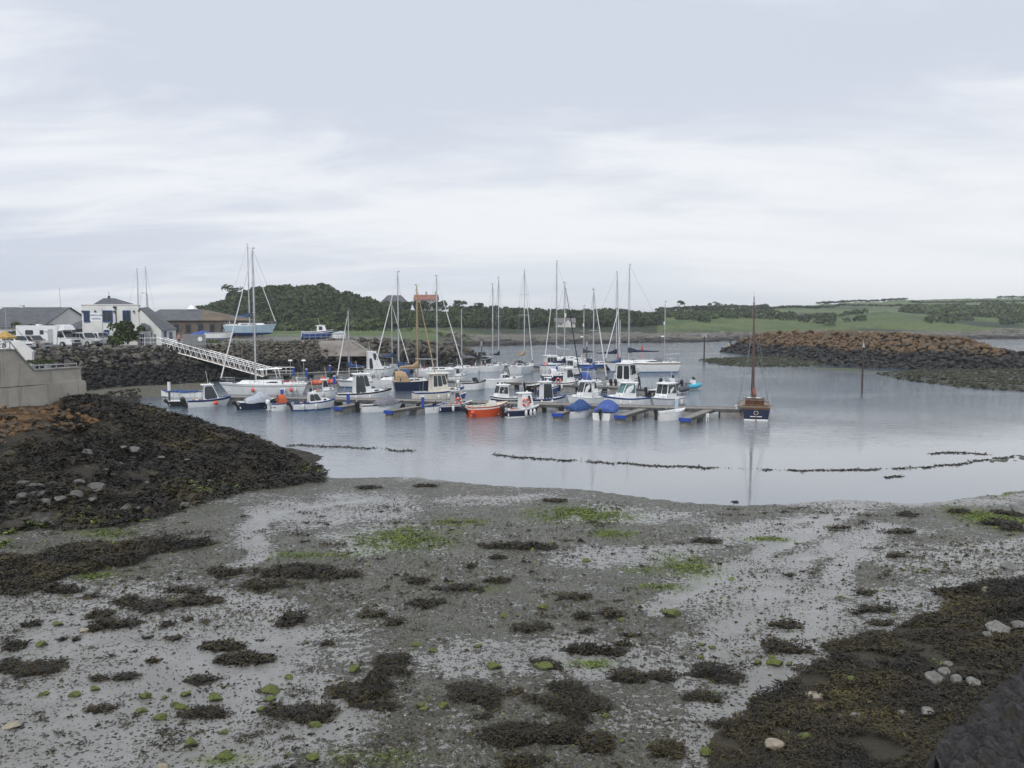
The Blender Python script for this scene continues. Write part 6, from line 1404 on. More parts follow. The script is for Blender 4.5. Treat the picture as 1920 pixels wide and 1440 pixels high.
def office():
    Y = 108.; Z0 = 4.5; x0, x1 = kx(159) * Y, kx(265) * Y; z1 = Zp(0, 572, Y).z; D = 8.; sh = kx(267.5) * (Y + D) - x1
    r = empty('marina_office', (0, 0, 0), 0, 'white two-storey flat parapet marina office with blue window frames and hipped roof', 'building')
    b = MB(); b.hexa([(x0, Y, Z0), (x1, Y, Z0), (x1 + sh, Y + D, Z0), (x0 + sh, Y + D, Z0), (x0, Y, z1), (x1, Y, z1), (x1 + sh, Y + D, z1), (x0 + sh, Y + D, z1)], WALLW); b.build('wall', r)
    b = MB(); b.hexa([(x0 - .07, Y - .07, z1), (x1 + .07, Y - .07, z1), (x1 + sh + .07, Y + D + .07, z1), (x0 + sh - .07, Y + D + .07, z1), (x0 - .07, Y - .07, z1 + .12), (x1 + .07, Y - .07, z1 + .12), (x1 + sh + .07, Y + D + .07, z1 + .12), (x0 + sh - .07, Y + D + .07, z1 + .12)], WALLW); b.build('parapet_coping', r)
    b = MB(); e = [(x0 + .9, Y + 1.2), (x1 - .9, Y + 1.2), (x1 - .9 + sh * .9, Y + D - .6), (x0 + .9 + sh * .9, Y + D - .6)]; zt = Zp(0, 559, Y + 4).z; cx = kx(211) * (Y + 4)
    b.add([(p[0], p[1], z1 + .1) for p in e] + [(cx - .8, Y + 4, zt), (cx + .8, Y + 4, zt)], [(0, 1, 5, 4), (1, 2, 5), (2, 3, 4, 5), (3, 0, 4)], SLATE); b.build('roof', r)
    n = (0, -1, 0)
    for a, c, t, bt in ((163.5, 174, 583, 603.5), (198.5, 216, 582.5, 603.5), (236, 249.5, 582.5, 603)):
        wall_win(r, at(a, Y, 0), at(c, Y, 0), Zp(0, bt, Y).z, Zp(0, t, Y).z, n, BLF)
    wall_win(r, at(200, Y, 0), at(208, Y, 0), Z0, Z0 + 2.1, n, BLF, name='door')
    wall_win(r, (x1 + sh * .175, Y + 1.4, 0), (x1 + sh * .325, Y + 2.6, 0), Zp(0, 603, Y).z, Zp(0, 583, Y).z, (D, -sh, 0), BLF)
    wall_win(r, at(238, Y, 0), at(251, Y, 0), Z0 + .8, Z0 + 2.1, n, BLF)
    b = MB(); x = kx(223) * Y; b.tube((x, Y - .08, Zp(0, 577, Y).z), (x, Y - .08, Z0), .06, BLK); b.box((x - .1, Y - .1, Zp(0, 576, Y).z), (.4, .2, .25), BLK); b.build('downpipe', r)
    for px in (161.5, 185, 220, 257): b = MB(); b.box((kx(px) * Y, Y - .12, Zp(0, 584, Y).z), (.22, .22, .26), BLK, top=.6); b.build('wall_lamp', r)
    b = MB(); b.box((cx, Y + 4, zt + .15), (.25, .25, .35), DKS); b.tube((cx, Y + 4, zt), (cx, Y + 4, zt + .9), .03, BLK); b.build('finial', r)
office()
def txt(s, parent, loc, size, m, rot=(math.pi / 2, 0, 0)):
    c = bpy.data.curves.new('lettering', 'FONT'); c.body = s; c.size = size; c.align_x = 'CENTER'; c.extrude = .01; t = bpy.data.objects.new('tmp', c); COL.objects.link(t)
    dg = bpy.context.evaluated_depsgraph_get(); me = bpy.data.meshes.new_from_object(t.evaluated_get(dg)); bpy.data.objects.remove(t)
    me.materials.clear(); me.materials.append(m); return inst('lettering', me, loc, rot, parent=parent)
Y = 104.; g = at(197, Y, 4.5); o = empty('marina_sign', tuple(g), 0, 'white sign reading ARDGLASS MARINA on a tall pole before the office', 'sign')
b = MB(); b.tube((0, 0, 0), (0, 0, 5.0), .05, GALV); b.build('pole', o); zc = Zp(0, 594, Y).z - 4.5; b = MB(); b.box((-.78, 0, zc), (1.62, .06, 1.05), WHT); b.build('board', o)
txt('ARDGLASS', o, (-.78, -.045, zc + .10), .33, BLF); txt('MARINA', o, (-.78, -.045, zc - .36), .33, BLF)
def prism(root, A0, A1, e0, e1, f0, f1, zb, wm, rm, roofname='roof', oh=.25):
    """gabled house: ridge A0-A1, eaves e0-e1 (near side) and f0-f1"""
    b = MB(); q = lambda p, z: (p[0], p[1], z)
    b.add([q(e0, zb), q(e1, zb), q(f1, zb), q(f0, zb), e0, e1, f1, f0, A0, A1], [(0, 1, 5, 4), (1, 2, 6, 9, 5), (2, 3, 7, 6), (3, 0, 4, 8, 7)], wm); b.build('wall', root)
    A0, A1, e0, e1, f0, f1 = [Vector(p) for p in (A0, A1, e0, e1, f0, f1)]; d = (A1 - A0).normalized() * oh
    for E0, E1 in ((e0, e1), (f0, f1)):
        s0 = (E0 - A0).normalized() * .3; t = Vector((0, 0, .12)); a, c, g_, h_ = A0 - d, A1 + d, E1 + s0 + d, E0 + s0 - d
        m = MB(); m.hexa([a + t * .1, c + t * .1, g_ + t * .1, h_ + t * .1, a + t, c + t, g_ + t, h_ + t], rm); m.build(roofname, root)
r = empty('slate_shed', (0, 0, 0), 0, 'long low building with dark slate roof and white gable at the far left', 'building'); zr, ze = Zp(0, 577.5, 118).z, Zp(0, 614, 110).z
prism(r, (-75.5, 118, zr), (-66, 118, zr), (-75.5, 110, ze), (-65.6, 110, ze), (-75.5, 126, ze), (-66, 126, ze), 4.5, WALLW, SLATE)
b = MB(); b.box((-73, 118, zr + .2), (.5, .5, .5), WALLW); b.build('chimney', r)
for px in (20, 70): wall_win(r, (kx(px) * 110, 110, 0), (kx(px + 10) * 110, 110, 0), 5.3, 6.4, (0, -1, 0), BLF)
r = empty('link_building', (0, 0, 0), 0, 'small slate roofed link building between the white gable and the marina office', 'building'); zt = Zp(0, 592, 116).z; ze = Zp(0, 616.5, 111).z
b = MB(); xa, xb = kx(128) * 111, kx(158) * 111; b.hexa([(xa, 111, 4.5), (xb, 111, 4.5), (xb, 117, 4.5), (xa, 117, 4.5), (xa, 111, ze), (xb, 111, ze), (xb, 117, ze), (xa, 117, ze)], BRN); b.build('wall', r)
b = MB(); b.add([(xa - .3, 110.6, ze), (xb + .2, 110.6, ze), (xb + .2, 116, zt), (xa + 1.0, 116, zt), (xb + .2, 117.5, ze), (xa, 117.5, ze)], [(0, 1, 2, 3), (3, 2, 4, 5), (1, 4, 2), (0, 3, 5)], SLATE); b.build('roof', r)
wall_win(r, (xa + 1, 111, 0), (xa + 2.4, 111, 0), 5.1, 6.3, (0, -1, 0), BLF)
r = empty('white_annexe', (0, 0, 0), 0, 'white gabled building with slate roof and blue door right of the marina office', 'building')
A0, A1 = at(268, 106, Zp(0, 579, 106).z), at(283, 116, Zp(0, 577, 116).z); e0, e1 = at(306, 104, Zp(0, 619, 104).z), at(333, 114, Zp(0, 616, 114).z); f0, f1 = A0 + (A0 - e0) * .06, A1 + (A1 - e1) * .06; f0.z, f1.z = A0.z - .2, A1.z - .2
prism(r, tuple(A0), tuple(A1), tuple(e0), tuple(e1), tuple(f0), tuple(f1), 4.5, WALLW, SLATE)
nx_ = Vector((e1.y - e0.y, -(e1.x - e0.x), 0)).normalized(); p = e0.lerp(e1, .15); q = e0.lerp(e1, .3); wall_win(r, (p.x, p.y, 0), (q.x, q.y, 0), 4.5, 6.5, nx_, BLF, name='door')
p = e0.lerp(e1, .5); q = e0.lerp(e1, .7); wall_win(r, (p.x, p.y, 0), (q.x, q.y, 0), 5.2, 6.3, nx_, BLF)
n_ = Vector((-(f0.y - e0.y), (f0.x - e0.x), 0)); n_ = n_.normalized() if n_.y < 0 else -n_.normalized(); p = e0.lerp(f0, .22); q = e0.lerp(f0, .36); wall_win(r, (p.x, p.y, 0), (q.x, q.y, 0), 4.6, 6.2, n_, WHT, name='glazed_screen')
r = empty('porch', (0, 0, 0), 0, 'low lean-to with slate roof squeezed between the office and the white annexe', 'building'); xa, xb = kx(266) * 105, kx(289) * 105; ze = Zp(0, 618, 105).z; zt = Zp(0, 606, 106).z
b = MB(); b.hexa([(xa, 104.4, 4.5), (xb, 104.4, 4.5), (xb, 105.6, 4.5), (xa, 105.6, 4.5), (xa, 104.4, ze), (xb, 104.4, ze), (xb, 105.6, ze), (xa, 105.6, ze)], GRY); b.build('wall', r); b = MB(); b.add([(xa - .1, 104.2, ze + .01), (xb + .2, 104.2, ze + .01), (xb - .6, 105.6, zt), (xa, 105.6, zt)], [(0, 1, 2, 3)], SLATE); b.build('roof', r)
wall_win(r, (xa + .3, 104.4, 0), (xa + .9, 104.4, 0), 4.6, 6.2, (0, -1, 0), WHT, name='door')
r = empty('long_shed', (0, 0, 0), 0, 'long brown walled shed with grey hipped roof turning lichen brown at its right end', 'building'); Y0 = 150.; ze = Zp(0, 601, Y0).z; zr = Zp(0, 580, 158).z; xa, xb = kx(270) * Y0, kx(434) * Y0
b = MB(); b.hexa([(xa, Y0, 4.4), (xb, Y0, 4.4), (xb, Y0 + 16, 4.4), (xa, Y0 + 16, 4.4), (xa, Y0, ze), (xb, Y0, ze), (xb, Y0 + 16, ze), (xa, Y0 + 16, ze)], BRN); b.build('wall', r)
c = xb - 8; b = MB(); e = .4; b.add([(xa, Y0 - e, ze), (c + 2.5, Y0 - e, ze), (c, 158, zr), (xa, 158, zr), (xa, Y0 + 16 + e, ze), (c + 2.5, Y0 + 16 + e, ze)], [(0, 1, 2, 3), (3, 2, 5, 4)], SLATE); b.build('roof', r)
b = MB(); b.add([(c + 2.5, Y0 - e, ze), (xb + e, Y0 - e, ze), (xb + e, Y0 + 16 + e, ze), (c, 158, zr), (c + 2.5, Y0 + 16 + e, ze)], [(0, 1, 3), (1, 2, 3), (2, 4, 3)], SLATEB); b.build('roof_hip', r)
b = MB(); b.box((kx(365) * 158, 158, zr + .4), (1.6, 1.6, .8), WHT, top=.4); b.build('roof_vent', r)
for px in (330, 352, 375, 397, 418): wall_win(r, (kx(px) * Y0, Y0, 0), (kx(px + 9) * Y0, Y0, 0), 5.6, 7.2, (0, -1, 0), DKS)
# hilltop houses and the cottage
def house(px0, px1, yt, ye, yb, Y, depth, rm, wm, label, chim=0, dorm=0, name='house', hip=0., base_=7.):
    r = empty(name, (0, 0, 0), 0, label, 'house'); xa, xb = kx(px0) * Y, kx(px1) * Y; zr, ze, zb = Zp(0, yt, Y + depth / 2).z, Zp(0, ye, Y).z, Zp(0, yb, Y).z; b = MB()
    b.hexa([(xa, Y, zb - base_), (xb, Y, zb - base_), (xb, Y + depth, zb - base_), (xa, Y + depth, zb - base_), (xa, Y, ze), (xb, Y, ze), (xb, Y + depth, ze), (xa, Y + depth, ze)], wm)
    if not hip: b.add([(xa, Y, ze), (xa, Y + depth, ze), (xa, Y + depth / 2, zr), (xb, Y, ze), (xb, Y + depth, ze), (xb, Y + depth / 2, zr)], [(0, 1, 2), (3, 5, 4)], wm)
    b.build('wall', r); h = hip; o = .4
    b = MB(); b.add([(xa - o, Y - o, ze - .1), (xb + o, Y - o, ze - .1), (xb + o - h, Y + depth / 2, zr), (xa - o + h, Y + depth / 2, zr), (xb + o, Y + depth + o, ze - .1), (xa - o, Y + depth + o, ze - .1)], [(0, 1, 2, 3), (3, 2, 4, 5), (1, 4, 2), (0, 3, 5)], rm) if h else b.add([(xa - o, Y - o, ze - .15), (xb + o, Y - o, ze - .15), (xb + o, Y + depth / 2, zr + .1), (xa - o, Y + depth / 2, zr + .1), (xb + o, Y + depth + o, ze - .15), (xa - o, Y + depth + o, ze - .15)], [(0, 1, 2, 3), (3, 2, 4, 5)], rm); ro_ = b.build('roof', r)
    for i in range(chim): x = xa + (xb - xa) * ((.5, .92)[i] if chim > 1 else .12); b = MB(); b.box((x, Y + depth / 2, zr + .5), (.9, .7, 1.6), wm); b.tube((x, Y + depth / 2, zr + 1.3), (x, Y + depth / 2, zr + 1.7), .15, DKS); b.build('chimney', ro_)
    n = max(2, int((xb - xa) / 3.2))
    for i in range(n): x = xa + (xb - xa) * (i + .5) / n; wall_win(r, (x - .6, Y, 0), (x + .6, Y, 0), zb + (ze - zb) * .4, ze - .3, (0, -1, 0), WHT, fw=.16)
    for i in range(dorm):
        x = xa + (xb - xa) * (.62 if dorm == 1 else (.3, .7)[i]); b = MB(); zz = ze; b.add([(x - 1.3, Y - .6, zb), (x + 1.3, Y - .6, zb), (x + 1.3, Y - .6, zz + .1), (x, Y - .6, zz + 1.3), (x - 1.3, Y - .6, zz + .1)], [(0, 1, 2, 3, 4)], wm); b.build('gable_porch', r); b = MB(); b.add([(x - 1.5, Y - .8, zz), (x, Y - .8, zz + 1.5), (x, Y + 2.5, zz + 1.5), (x - 1.5, Y + 1, zz), (x + 1.5, Y - .8, zz), (x + 1.5, Y + 1, zz)], [(0, 1, 2, 3), (1, 4, 5, 2)], rm); b.build('porch_roof', r)
    return r
RTILE = mat('red_tiles', (.30, .13, .10), .8, .12, .5); HW = mat('pale_render', (.42, .42, .42), .8, .1, .5)
house(716, 762, 553.5, 567, 573, 372, 9, SLATE, mat('dark_house_wall', (.14, .15, .18), .8), 'dark blue-grey roofed house on the wooded hilltop, left of the red roofed one', 0, 0, hip=3.)
house(778, 820, 553, 561.5, 569, 374, 8, RTILE, HW, 'long red tiled house with two chimneys on the hilltop', 2)
house(1041, 1078, 597, 605, 614, 338, 6.5, mat('grey_cottage_roof', (.20, .19, .19), .8), WALLW, 'small white cottage with grey roof on the far shore among dark trees', 0, 1, 'cottage')
house(1812, 1818, 571.5, 573, 575, 760, 6, WALLW, WALLW, 'tiny white farmhouse high on the far fields at the right')
mass('hilltop_bushes', 'bushes crowding the front of the two hilltop houses', 'bushes', [(kx(p) * D, D, Zp(0, y, D).z, r_, t_) for p, D, y, r_, t_ in zip(rng.uniform(700, 835, 90), rng.uniform(363, 369, 90), rng.uniform(569, 580, 90), rng.uniform(.9, 1.9, 90), rng.uniform(.2, .5, 90))], .6, 50)
# slipway retaining wall
SLC = mat('stained_concrete', (.25, .225, .20), .85, .22, .5, bump=.01)
r = empty('slipway_wall', (0, 0, 0), 0, 'grey concrete retaining wall with sloping wings below the blue cabin boat ashore', 'wall'); Yw = 123.
P = [(560, 639, 0), (694, 639, 0), (700, 667, 0), (615, 668, 0)]
def wp(px, py, Y): return Zp(px, py, Y)
b = MB(); f = [wp(566, 639.5, Yw), wp(656, 638.5, Yw), wp(702, 668, Yw - 3), wp(612, 668, Yw - 3)]; bk_ = [p + Vector((0, 2.5, 0)) for p in f]; b.add(f + bk_, [(3, 2, 1, 0), (0, 1, 5, 4), (1, 2, 6, 5), (2, 3, 7, 6), (3, 0, 4, 7)], SLC); b.build('wall_face', r)
for (a, c) in (((564, 638.5), (614, 668)), ((656, 637.5), (706, 668))):
    p, q = wp(a[0], a[1], Yw - .2), wp(c[0], c[1], Yw - 3.3); d = Vector((.7, 0, 0)); e = Vector((0, 0, .35)); y = Vector((0, 2, 0)); b = MB(); b.hexa([p - e, q - e, q - e + y, p - e + y, p, q, q + y, p + y], CONC); b.build('coping', r)
b = MB(); 
for i in range(9): p = wp(570, 638, Yw + 1).lerp(wp(656, 637, Yw + 1), i / 8); b.tube(p, p + Vector((0, 0, 1.0)), .03, GALV, n=4)
p, q = wp(570, 638, Yw + 1), wp(656, 637, Yw + 1)
for h in (1., .5): b.tube(p + Vector((0, 0, h)), q + Vector((0, 0, h)), .03, GALV, n=4)
b.build('guard_rail', r)
# ================================================================ VEHICLES
TYR = mat('tyre_rubber', (.02, .02, .02), .85); RIM = mat('alloy_rim', (.45, .46, .47), .35, metal=.6); LMP = mat('head_lamp', (.6, .6, .6), .1); VRED = mat('tail_lamp', (.35, .02, .02), .2)
def vehicle(px0, px1, py, h, col, label, cat, name, prof, cabp, Wd=1.8, wheels=(-.31, .31), ratio=.42, wr=.34, windows=3, z=4.56):
    """prof: lower body side outline (x/L, z); cabp: glasshouse (x0,x1,zb,x0t,x1t,zt)"""
    r, L = place(px0, px1, py, h, ratio, label, cat, name, None, z); b = MB(); n = len(prof); w = Wd / 2
    rows = []
    for y, s in ((-w * .94, .0), (-w, .06), (w, .06), (w * .94, .0)):
        rows.append([(x * L * (1 - .02 * (s == 0)), y, zz * (1 if s else 1.0)) for x, zz in prof])
    b.loft([[p for p in row] for row in rows], col, caps=True); b.build('body', r)
    x0, x1, zb, xt0, xt1, zt = cabp; ins = .16
    p = [(x0 * L, -w + .05, zb), (x1 * L, -w + .05, zb), (x1 * L, w - .05, zb), (x0 * L, w - .05, zb), (xt0 * L, -w + ins, zt), (xt1 * L, -w + ins, zt), (xt1 * L, w - ins, zt), (xt0 * L, w - ins, zt)]
    b = MB(); b.hexa(p, col); b.build('cab', r)
    for k in range(windows):
        a = .06 + k * .9 / windows; e = a + .82 / windows; face_win(r, (p[0], p[1], p[5], p[4]), a, e, .12, .86, GLS, 'side_window'); face_win(r, (p[2], p[3], p[7], p[6]), 1 - e, 1 - a, .12, .86, GLS, 'side_window')
    face_win(r, (p[1], p[2], p[6], p[5]), .05, .95, .08, .92, GLS, 'windscreen'); face_win(r, (p[3], p[0], p[4], p[7]), .08, .92, .12, .88, GLS, 'rear_window')
    for wx in wheels:
        for s in (-1, 1):
            b = MB(); b.tube((wx * L, s * (w - .2), wr), (wx * L, s * (w + .01), wr), wr, TYR, n=14); o = b.build('wheel', r); b = MB(); b.tube((wx * L, s * (w), wr), (wx * L, s * (w + .03), wr), wr * .62, RIM, n=10); b.build('rim', o)
    zl = prof[-2][1] if False else .72 * wr / .34
    for s in (-1, 1):
        b = MB(); b.box((L * .5 - .10, s * w * .72, zl), (.22, .36, .18), LMP); b.build('headlight', r); b = MB(); b.box((-L * .5 + .05, s * w * .82, zl + .1), (.12, .2, .3), VRED); b.build('tail_light', r)
        b = MB(); b.box((x1 * L - .2, s * (w + .08), zb + .08), (.12, .2, .14), BLK); b.build('wing_mirror', r)
    b = MB(); b.box((L * .5 - .02, 0, .38), (.12, Wd * .9, .2), BLK if cat != 'car' else GRY); b.box((L * .5 - .02, 0, .62), (.08, Wd * .42, .14), BLK); b.build('bumper', r)
    return r, L
SUV = [(-.5, .35), (-.5, .85), (-.47, 1.0), (.22, 1.0), (.46, .88), (.5, .68), (.5, .32), (.39, .22), (-.4, .22)]
SCB = (-.47, .20, .98, -.40, .06, 1.62)
SILV = paint('champagne_metallic', (.34, .31, .28), .3, .04, .5); SILV.node_tree.nodes['Principled BSDF'].inputs['Metallic'].default_value = .4
CW = paint('white_car_paint', (.75, .76, .77), .22, .03, .6)
vehicle(39, 96, 655, 104, SILV, 'champagne coloured estate car parked in front of the motorhome', 'car', 'parked_car', SUV, SCB)
vehicle(12, 63, 656, 112, CW, 'white car at the far left beside the champagne coloured one', 'car', 'parked_car', SUV, SCB)
vehicle(143, 190, 651, 112, paint('silver_white_paint', (.56, .57, .56), .28, .03, .5), 'silver-white pickup with hard top parked right of the motorhome', 'pickup truck', 'pickup_truck', [(-.5, .45), (-.5, 1.0), (-.47, 1.12), (.2, 1.12), (.46, 1.0), (.5, .8), (.5, .42), (.39, .3), (-.4, .3)], (-.49, .20, 1.1, -.47, .06, 1.85), wr=.38, windows=3)
vehicle(171, 215, 649, 116, CW, 'white off-roader parked nearest the marina office', 'car', 'parked_car', [(-.5, .4), (-.5, .95), (-.47, 1.08), (.22, 1.08), (.47, .98), (.5, .75), (.5, .38), (.39, .28), (-.4, .28)], (-.48, .20, 1.05, -.45, .08, 1.8), wr=.38)
def motorhome():
    r, L = place(43, 153, 652, 104, .31, 'white coachbuilt motorhome with grey swoosh parked on the quay among the cars', 'motorhome', 'motorhome', None, 4.56); w = 1.12; b = MB()
    x0, x1 = -L / 2, L * .24; b.hexa([(x0, -w, .35), (x1, -w, .35), (x1, w, .35), (x0, w, .35), (x0 + .05, -w, 2.75), (x1 + .3, -w, 2.75), (x1 + .3, w, 2.75), (x0 + .05, w, 2.75)], CW); b.build('coach_body', r)
    b = MB(); b.hexa([(x1 + .2, -w * .95, 2.05), (x1 + 1.15, -w * .8, 2.2), (x1 + 1.15, w * .8, 2.2), (x1 + .2, w * .95, 2.05), (x1 + .1, -w * .95, 2.85), (x1 + .8, -w * .7, 2.75), (x1 + .8, w * .7, 2.75), (x1 + .1, w * .95, 2.85)], CW); b.build('overcab', r)
    p = [(x1, -.98, 1.15), (L / 2 - .95, -.92, 1.15), (L / 2 - .95, .92, 1.15), (x1, .98, 1.15), (x1, -.9, 2.12), (L / 2 - 1.6, -.8, 2.12), (L / 2 - 1.6, .8, 2.12), (x1, .9, 2.12)]
    b = MB(); b.hexa(p, CW); b.build('cab', r); face_win(r, (p[0], p[1], p[5], p[4]), .12, .95, .08, .85, GLS, 'side_window'); face_win(r, (p[2], p[3], p[7], p[6]), .05, .88, .08, .85, GLS, 'side_window'); face_win(r, (p[1], p[2], p[6], p[5]), .05, .95, .06, .9, GLS, 'windscreen')
    b = MB(); b.hexa([(x1, -1.0, .35), (L / 2, -.9, .35), (L / 2, .9, .35), (x1, 1.0, .35), (x1, -1.0, 1.2), (L / 2 - .12, -.86, 1.05), (L / 2 - .12, .86, 1.05), (x1, 1.0, 1.2)], CW); b.build('bonnet', r)
    b = MB(); b.box((L / 2 + .01, 0, .42), (.12, 1.8, .24), DKS); b.box((L / 2 - .02, 0, .8), (.1, .9, .22), BLK); b.build('bumper', r)
    for s in (-1, 1):
        b = MB(); b.box((L / 2 - .10, s * .75, .85), (.24, .3, .24), LMP); b.build('headlight', r); b = MB(); b.box((x1 + .5, s * 1.1, 1.5), (.15, .22, .4), BLK); b.build('wing_mirror', r)
        for wx in (-L * .24, L * .34): b = MB(); b.tube((wx, s * .82, .36), (wx, s * 1.13, .36), .36, TYR, n=14); o = b.build('wheel', r); b = MB(); b.tube((wx, s * 1.12, .36), (wx, s * 1.15, .36), .2, RIM, n=10); b.build('rim', o)
        q = [(x0, -w * 1.002 * s, .6), (x1, -w * 1.002 * s, .6), (x1, -w * 1.002 * s, 2.6), (x0, -w * 1.002 * s, 2.6)]
        q = q if s > 0 else [q[1], q[0], q[3], q[2]]
        for a, c, e, f_ in ((.24, .44, .48, .78), (.60, .70, .5, .78)): face_win(r, q, a, c, e, f_, GLS, 'side_window')
        face_win(r, q, .80, .93, .0, .85, GRY, 'door')
        b = MB(); yy = -w * s * 1.012; b.add([(x0 + .1, yy, 2.5), (x0 + .7, yy, 1.9), (x0 + 1.9, yy, 1.0), (x0 + .8, yy, 1.45)], [(0, 1, 2, 3)], GRY); b.add([(x1 - 2.8, yy, 2.25), (x1 - .9, yy, 1.95), (x1 - .3, yy, 1.5), (x1 - 1.2, yy, 1.8)], [(0, 1, 2, 3)], GRY); b.build('swoosh', r)
    b = MB(); b.box((0, 0, 2.83), (.7, .6, .16), GLS, top=.85); b.box((-1.6, 0, 2.83), (.5, .5, .16), WHT); b.build('roof_light', r)
motorhome()
# lamp posts, aerial, fence, shrubs
def lamp_post(px, Y, h, label, arm=.8):
    g = at(px, Y, 4.5); o = empty('lamp_post', tuple(g), 0, label, 'lamp post'); b = MB(); b.tube((0, 0, 0), (0, 0, h), .07, GALV, .04); b.tube((0, 0, h), (-arm, 0, h + .15), .03, GALV); b.build('pole', o); b = MB(); b.box((-arm - .2, 0, h + .15), (.5, .18, .1), GRY); b.build('lamp_head', o)
lamp_post(17, 96, 5.0, 'thin street lamp behind the yellow parasol at the far left')
lamp_post(283, 116, 7.3, 'tall street lamp rising behind the white annexe roof', .5)
o = empty('aerial_mast', tuple(at(120, 122, 9.6)), 0, 'thin radio aerial above the slate roof at the left', 'aerial'); b = MB(); b.tube((0, 0, 0), (0, 0, 3.4), .035, WIR, .02); b.build('pole', o)
def fence(pxs, Y, h, label, panel=None, z=4.56):
    a, b_ = at(pxs[0], Y, z), at(pxs[1], Y, z); o = empty('fence', tuple(a), 0, label, 'fence'); d = b_ - a; n = max(2, int(d.length / 1.6))
    for i in range(n + 1): p = d * (i / n); b = MB(); b.tube(p, p + Vector((0, 0, h)), .035, GALV, n=5); b.build('post', o)
    for hh in (h, h * .55): b = MB(); b.tube(Vector((0, 0, hh)), d + Vector((0, 0, hh)), .025, GALV, n=5); b.build('rail', o)
    if panel:
        for i in range(n): p, q = d * (i / n), d * ((i + 1) / n); b = MB(); u_ = Vector((0, 0, .1)); t = Vector((0, 0, h)); k = Vector((0, .03, 0)); b.hexa([p + u_, q + u_, q + u_ + k, p + u_ + k, p + t, q + t, q + t + k, p + t + k], panel); b.build('fence_panel', o)
    return o
fence((160, 212), 104.5, 1.3, 'thin post and rail fence in front of the marina office wall')
o = fence((345, 388), 103.6, 1.5, 'grey sheet metal fence with a round white sign beside the gangway top', mat('grey_sheet', (.22, .225, .23), .6, .1, 3))
b = MB(); p = at(378, 103.6, 0) - at(345, 103.6, 0); b.tube((p.x, -.06, .95), (p.x, -.03, .95), .3, WHT, n=14); b.build('round_sign', o)
fence((520, 566), 124, 1.1, 'low rail fence along the quay edge left of the slipway wall')
def shrub(px, py, Y, w, h, tint, label, n=9, leaf=.16):
    g = Zp(px, py, Y); root = empty('shrub', (g.x, g.y, g.z), 0, label, 'shrub'); b = MB()
    for k in range(5): a = k * 1.26; b.tube((0, 0, 0), (math.cos(a) * w * .25, math.sin(a) * w * .2, h * .6), .04, bark_m, .02, n=4)
    b.build('stem', root); Vs, Fs, Ts, k = [], [], [], 0
    for j in range(n):
        V, F, T = crown_leaves((rng.normal(0, w * .25), rng.normal(0, w * .15), h * rng.uniform(.3, .8)), w * rng.uniform(.16, .28), 90, leaf, tint + rng.normal(0, .1), .9); Vs.append(V); Fs.append(F + k); Ts.append(T); k += len(V)
    np_mesh('leaves', np.concatenate(Vs), np.concatenate(Fs), fol_m, dict(tint=np.concatenate(Ts)), parent=root)
shrub(226, 645, 103, 3.6, 3.0, .35, 'tall bushy shrub against the front of the marina office', 14); shrub(240, 646, 102.4, 2.4, 1.9, .5, 'lower dark shrub at the right corner of the marina office'); shrub(214, 650, 101, 2.0, 1.2, .55, 'small bush on the quay edge below the office door')
shrub(44, 640, 104, 2.6, 2.6, .5, 'green bush between the slate building and the motorhome')
tag(mass('bank_grass', '', None, [(kx(p) * Y, Y, 4.45 + rng.uniform(0, .2), rng.uniform(.3, .6), rng.uniform(.6, 1)) for p, Y in zip(rng.uniform(385, 560, 60), rng.uniform(117, 124, 60))], .22, 70), 'tufts of fresh grass along the top of the rock bank behind the gangway', 'grass')
# ================================================================ CONCRETE WALL AT THE LEFT
def cw_mat():
    m, t, b = new_mat('weathered_concrete'); g = t.nodes.new('ShaderNodeNewGeometry'); mp_ = t.nodes.new('ShaderNodeMapping'); t.links.new(g.outputs['Position'], mp_.inputs[0]); mp_.inputs['Scale'].default_value = (2.2, 2.2, .22)
    n = noise(t, mp_.outputs[0], 1.3, 5, .65); n2 = noise(t, g.outputs['Position'], .9, 5, .6)
    c = mixc(t, ramp(t, n2, (.35, .65)), (.46, .43, .375), (.37, .34, .29)); c = mixc(t, math_(t, 'MULTIPLY', ramp(t, n, (.50, .72)), .6), c, (.17, .15, .125)); t.links.new(c, b.inputs['Base Color']); b.inputs['Roughness'].default_value = .85
    bn = t.nodes.new('ShaderNodeBump'); bn.inputs['Distance'].default_value = .02; t.links.new(noise(t, g.outputs['Position'], 9, 5, .7), bn.inputs['Height']); t.links.new(bn.outputs[0], b.inputs['Normal']); return m
CWM = cw_mat(); Aw, Bw = Vector((-26.8, 41.2, 0)), Vector((-25.0, 46.0, 0)); dw = (Bw - Aw).normalized(); nw = Vector((dw.y, -dw.x, 0))
def onw(px): k = kx(px); t = (k * Aw.y - Aw.x) / (dw.x - k * dw.y); return Aw + dw * t
def wz(px, py): p = onw(px); return Vector((p.x, p.y, Zp(px, py, p.y).z))
r = empty('concrete_wall', (0, 0, 0), 0, 'stained concrete sea wall stepping down at the left edge above the lichened rocks', 'wall')
back = -nw * .55; Cw = Aw - dw * 9
def slab(pts, name, off=0., th=None, m=CWM):
    f = [p + nw * off for p in pts]; k = [p + (th or back) for p in pts]; n = len(f); b = MB(); b.add(f + k, [tuple(range(n)), tuple(range(2 * n - 1, n - 1, -1))] + [(i, i + n, (i + 1) % n + n, (i + 1) % n) for i in range(n)], m); return b.build(name, r)
jz = lambda px: 728 - px * .07   # joint between the lifts
zt0 = wz(0, 657).z; zj0 = wz(0, 726).z
up_ = [Vector((Cw.x, Cw.y, zj0)), wz(60, 722), wz(153, 716), wz(153, 690.5), wz(64, 696), wz(30, 657.5), wz(0, 657.5), Vector((Cw.x, Cw.y, zt0))]
slab(up_, 'upper_wall')
sj = .02
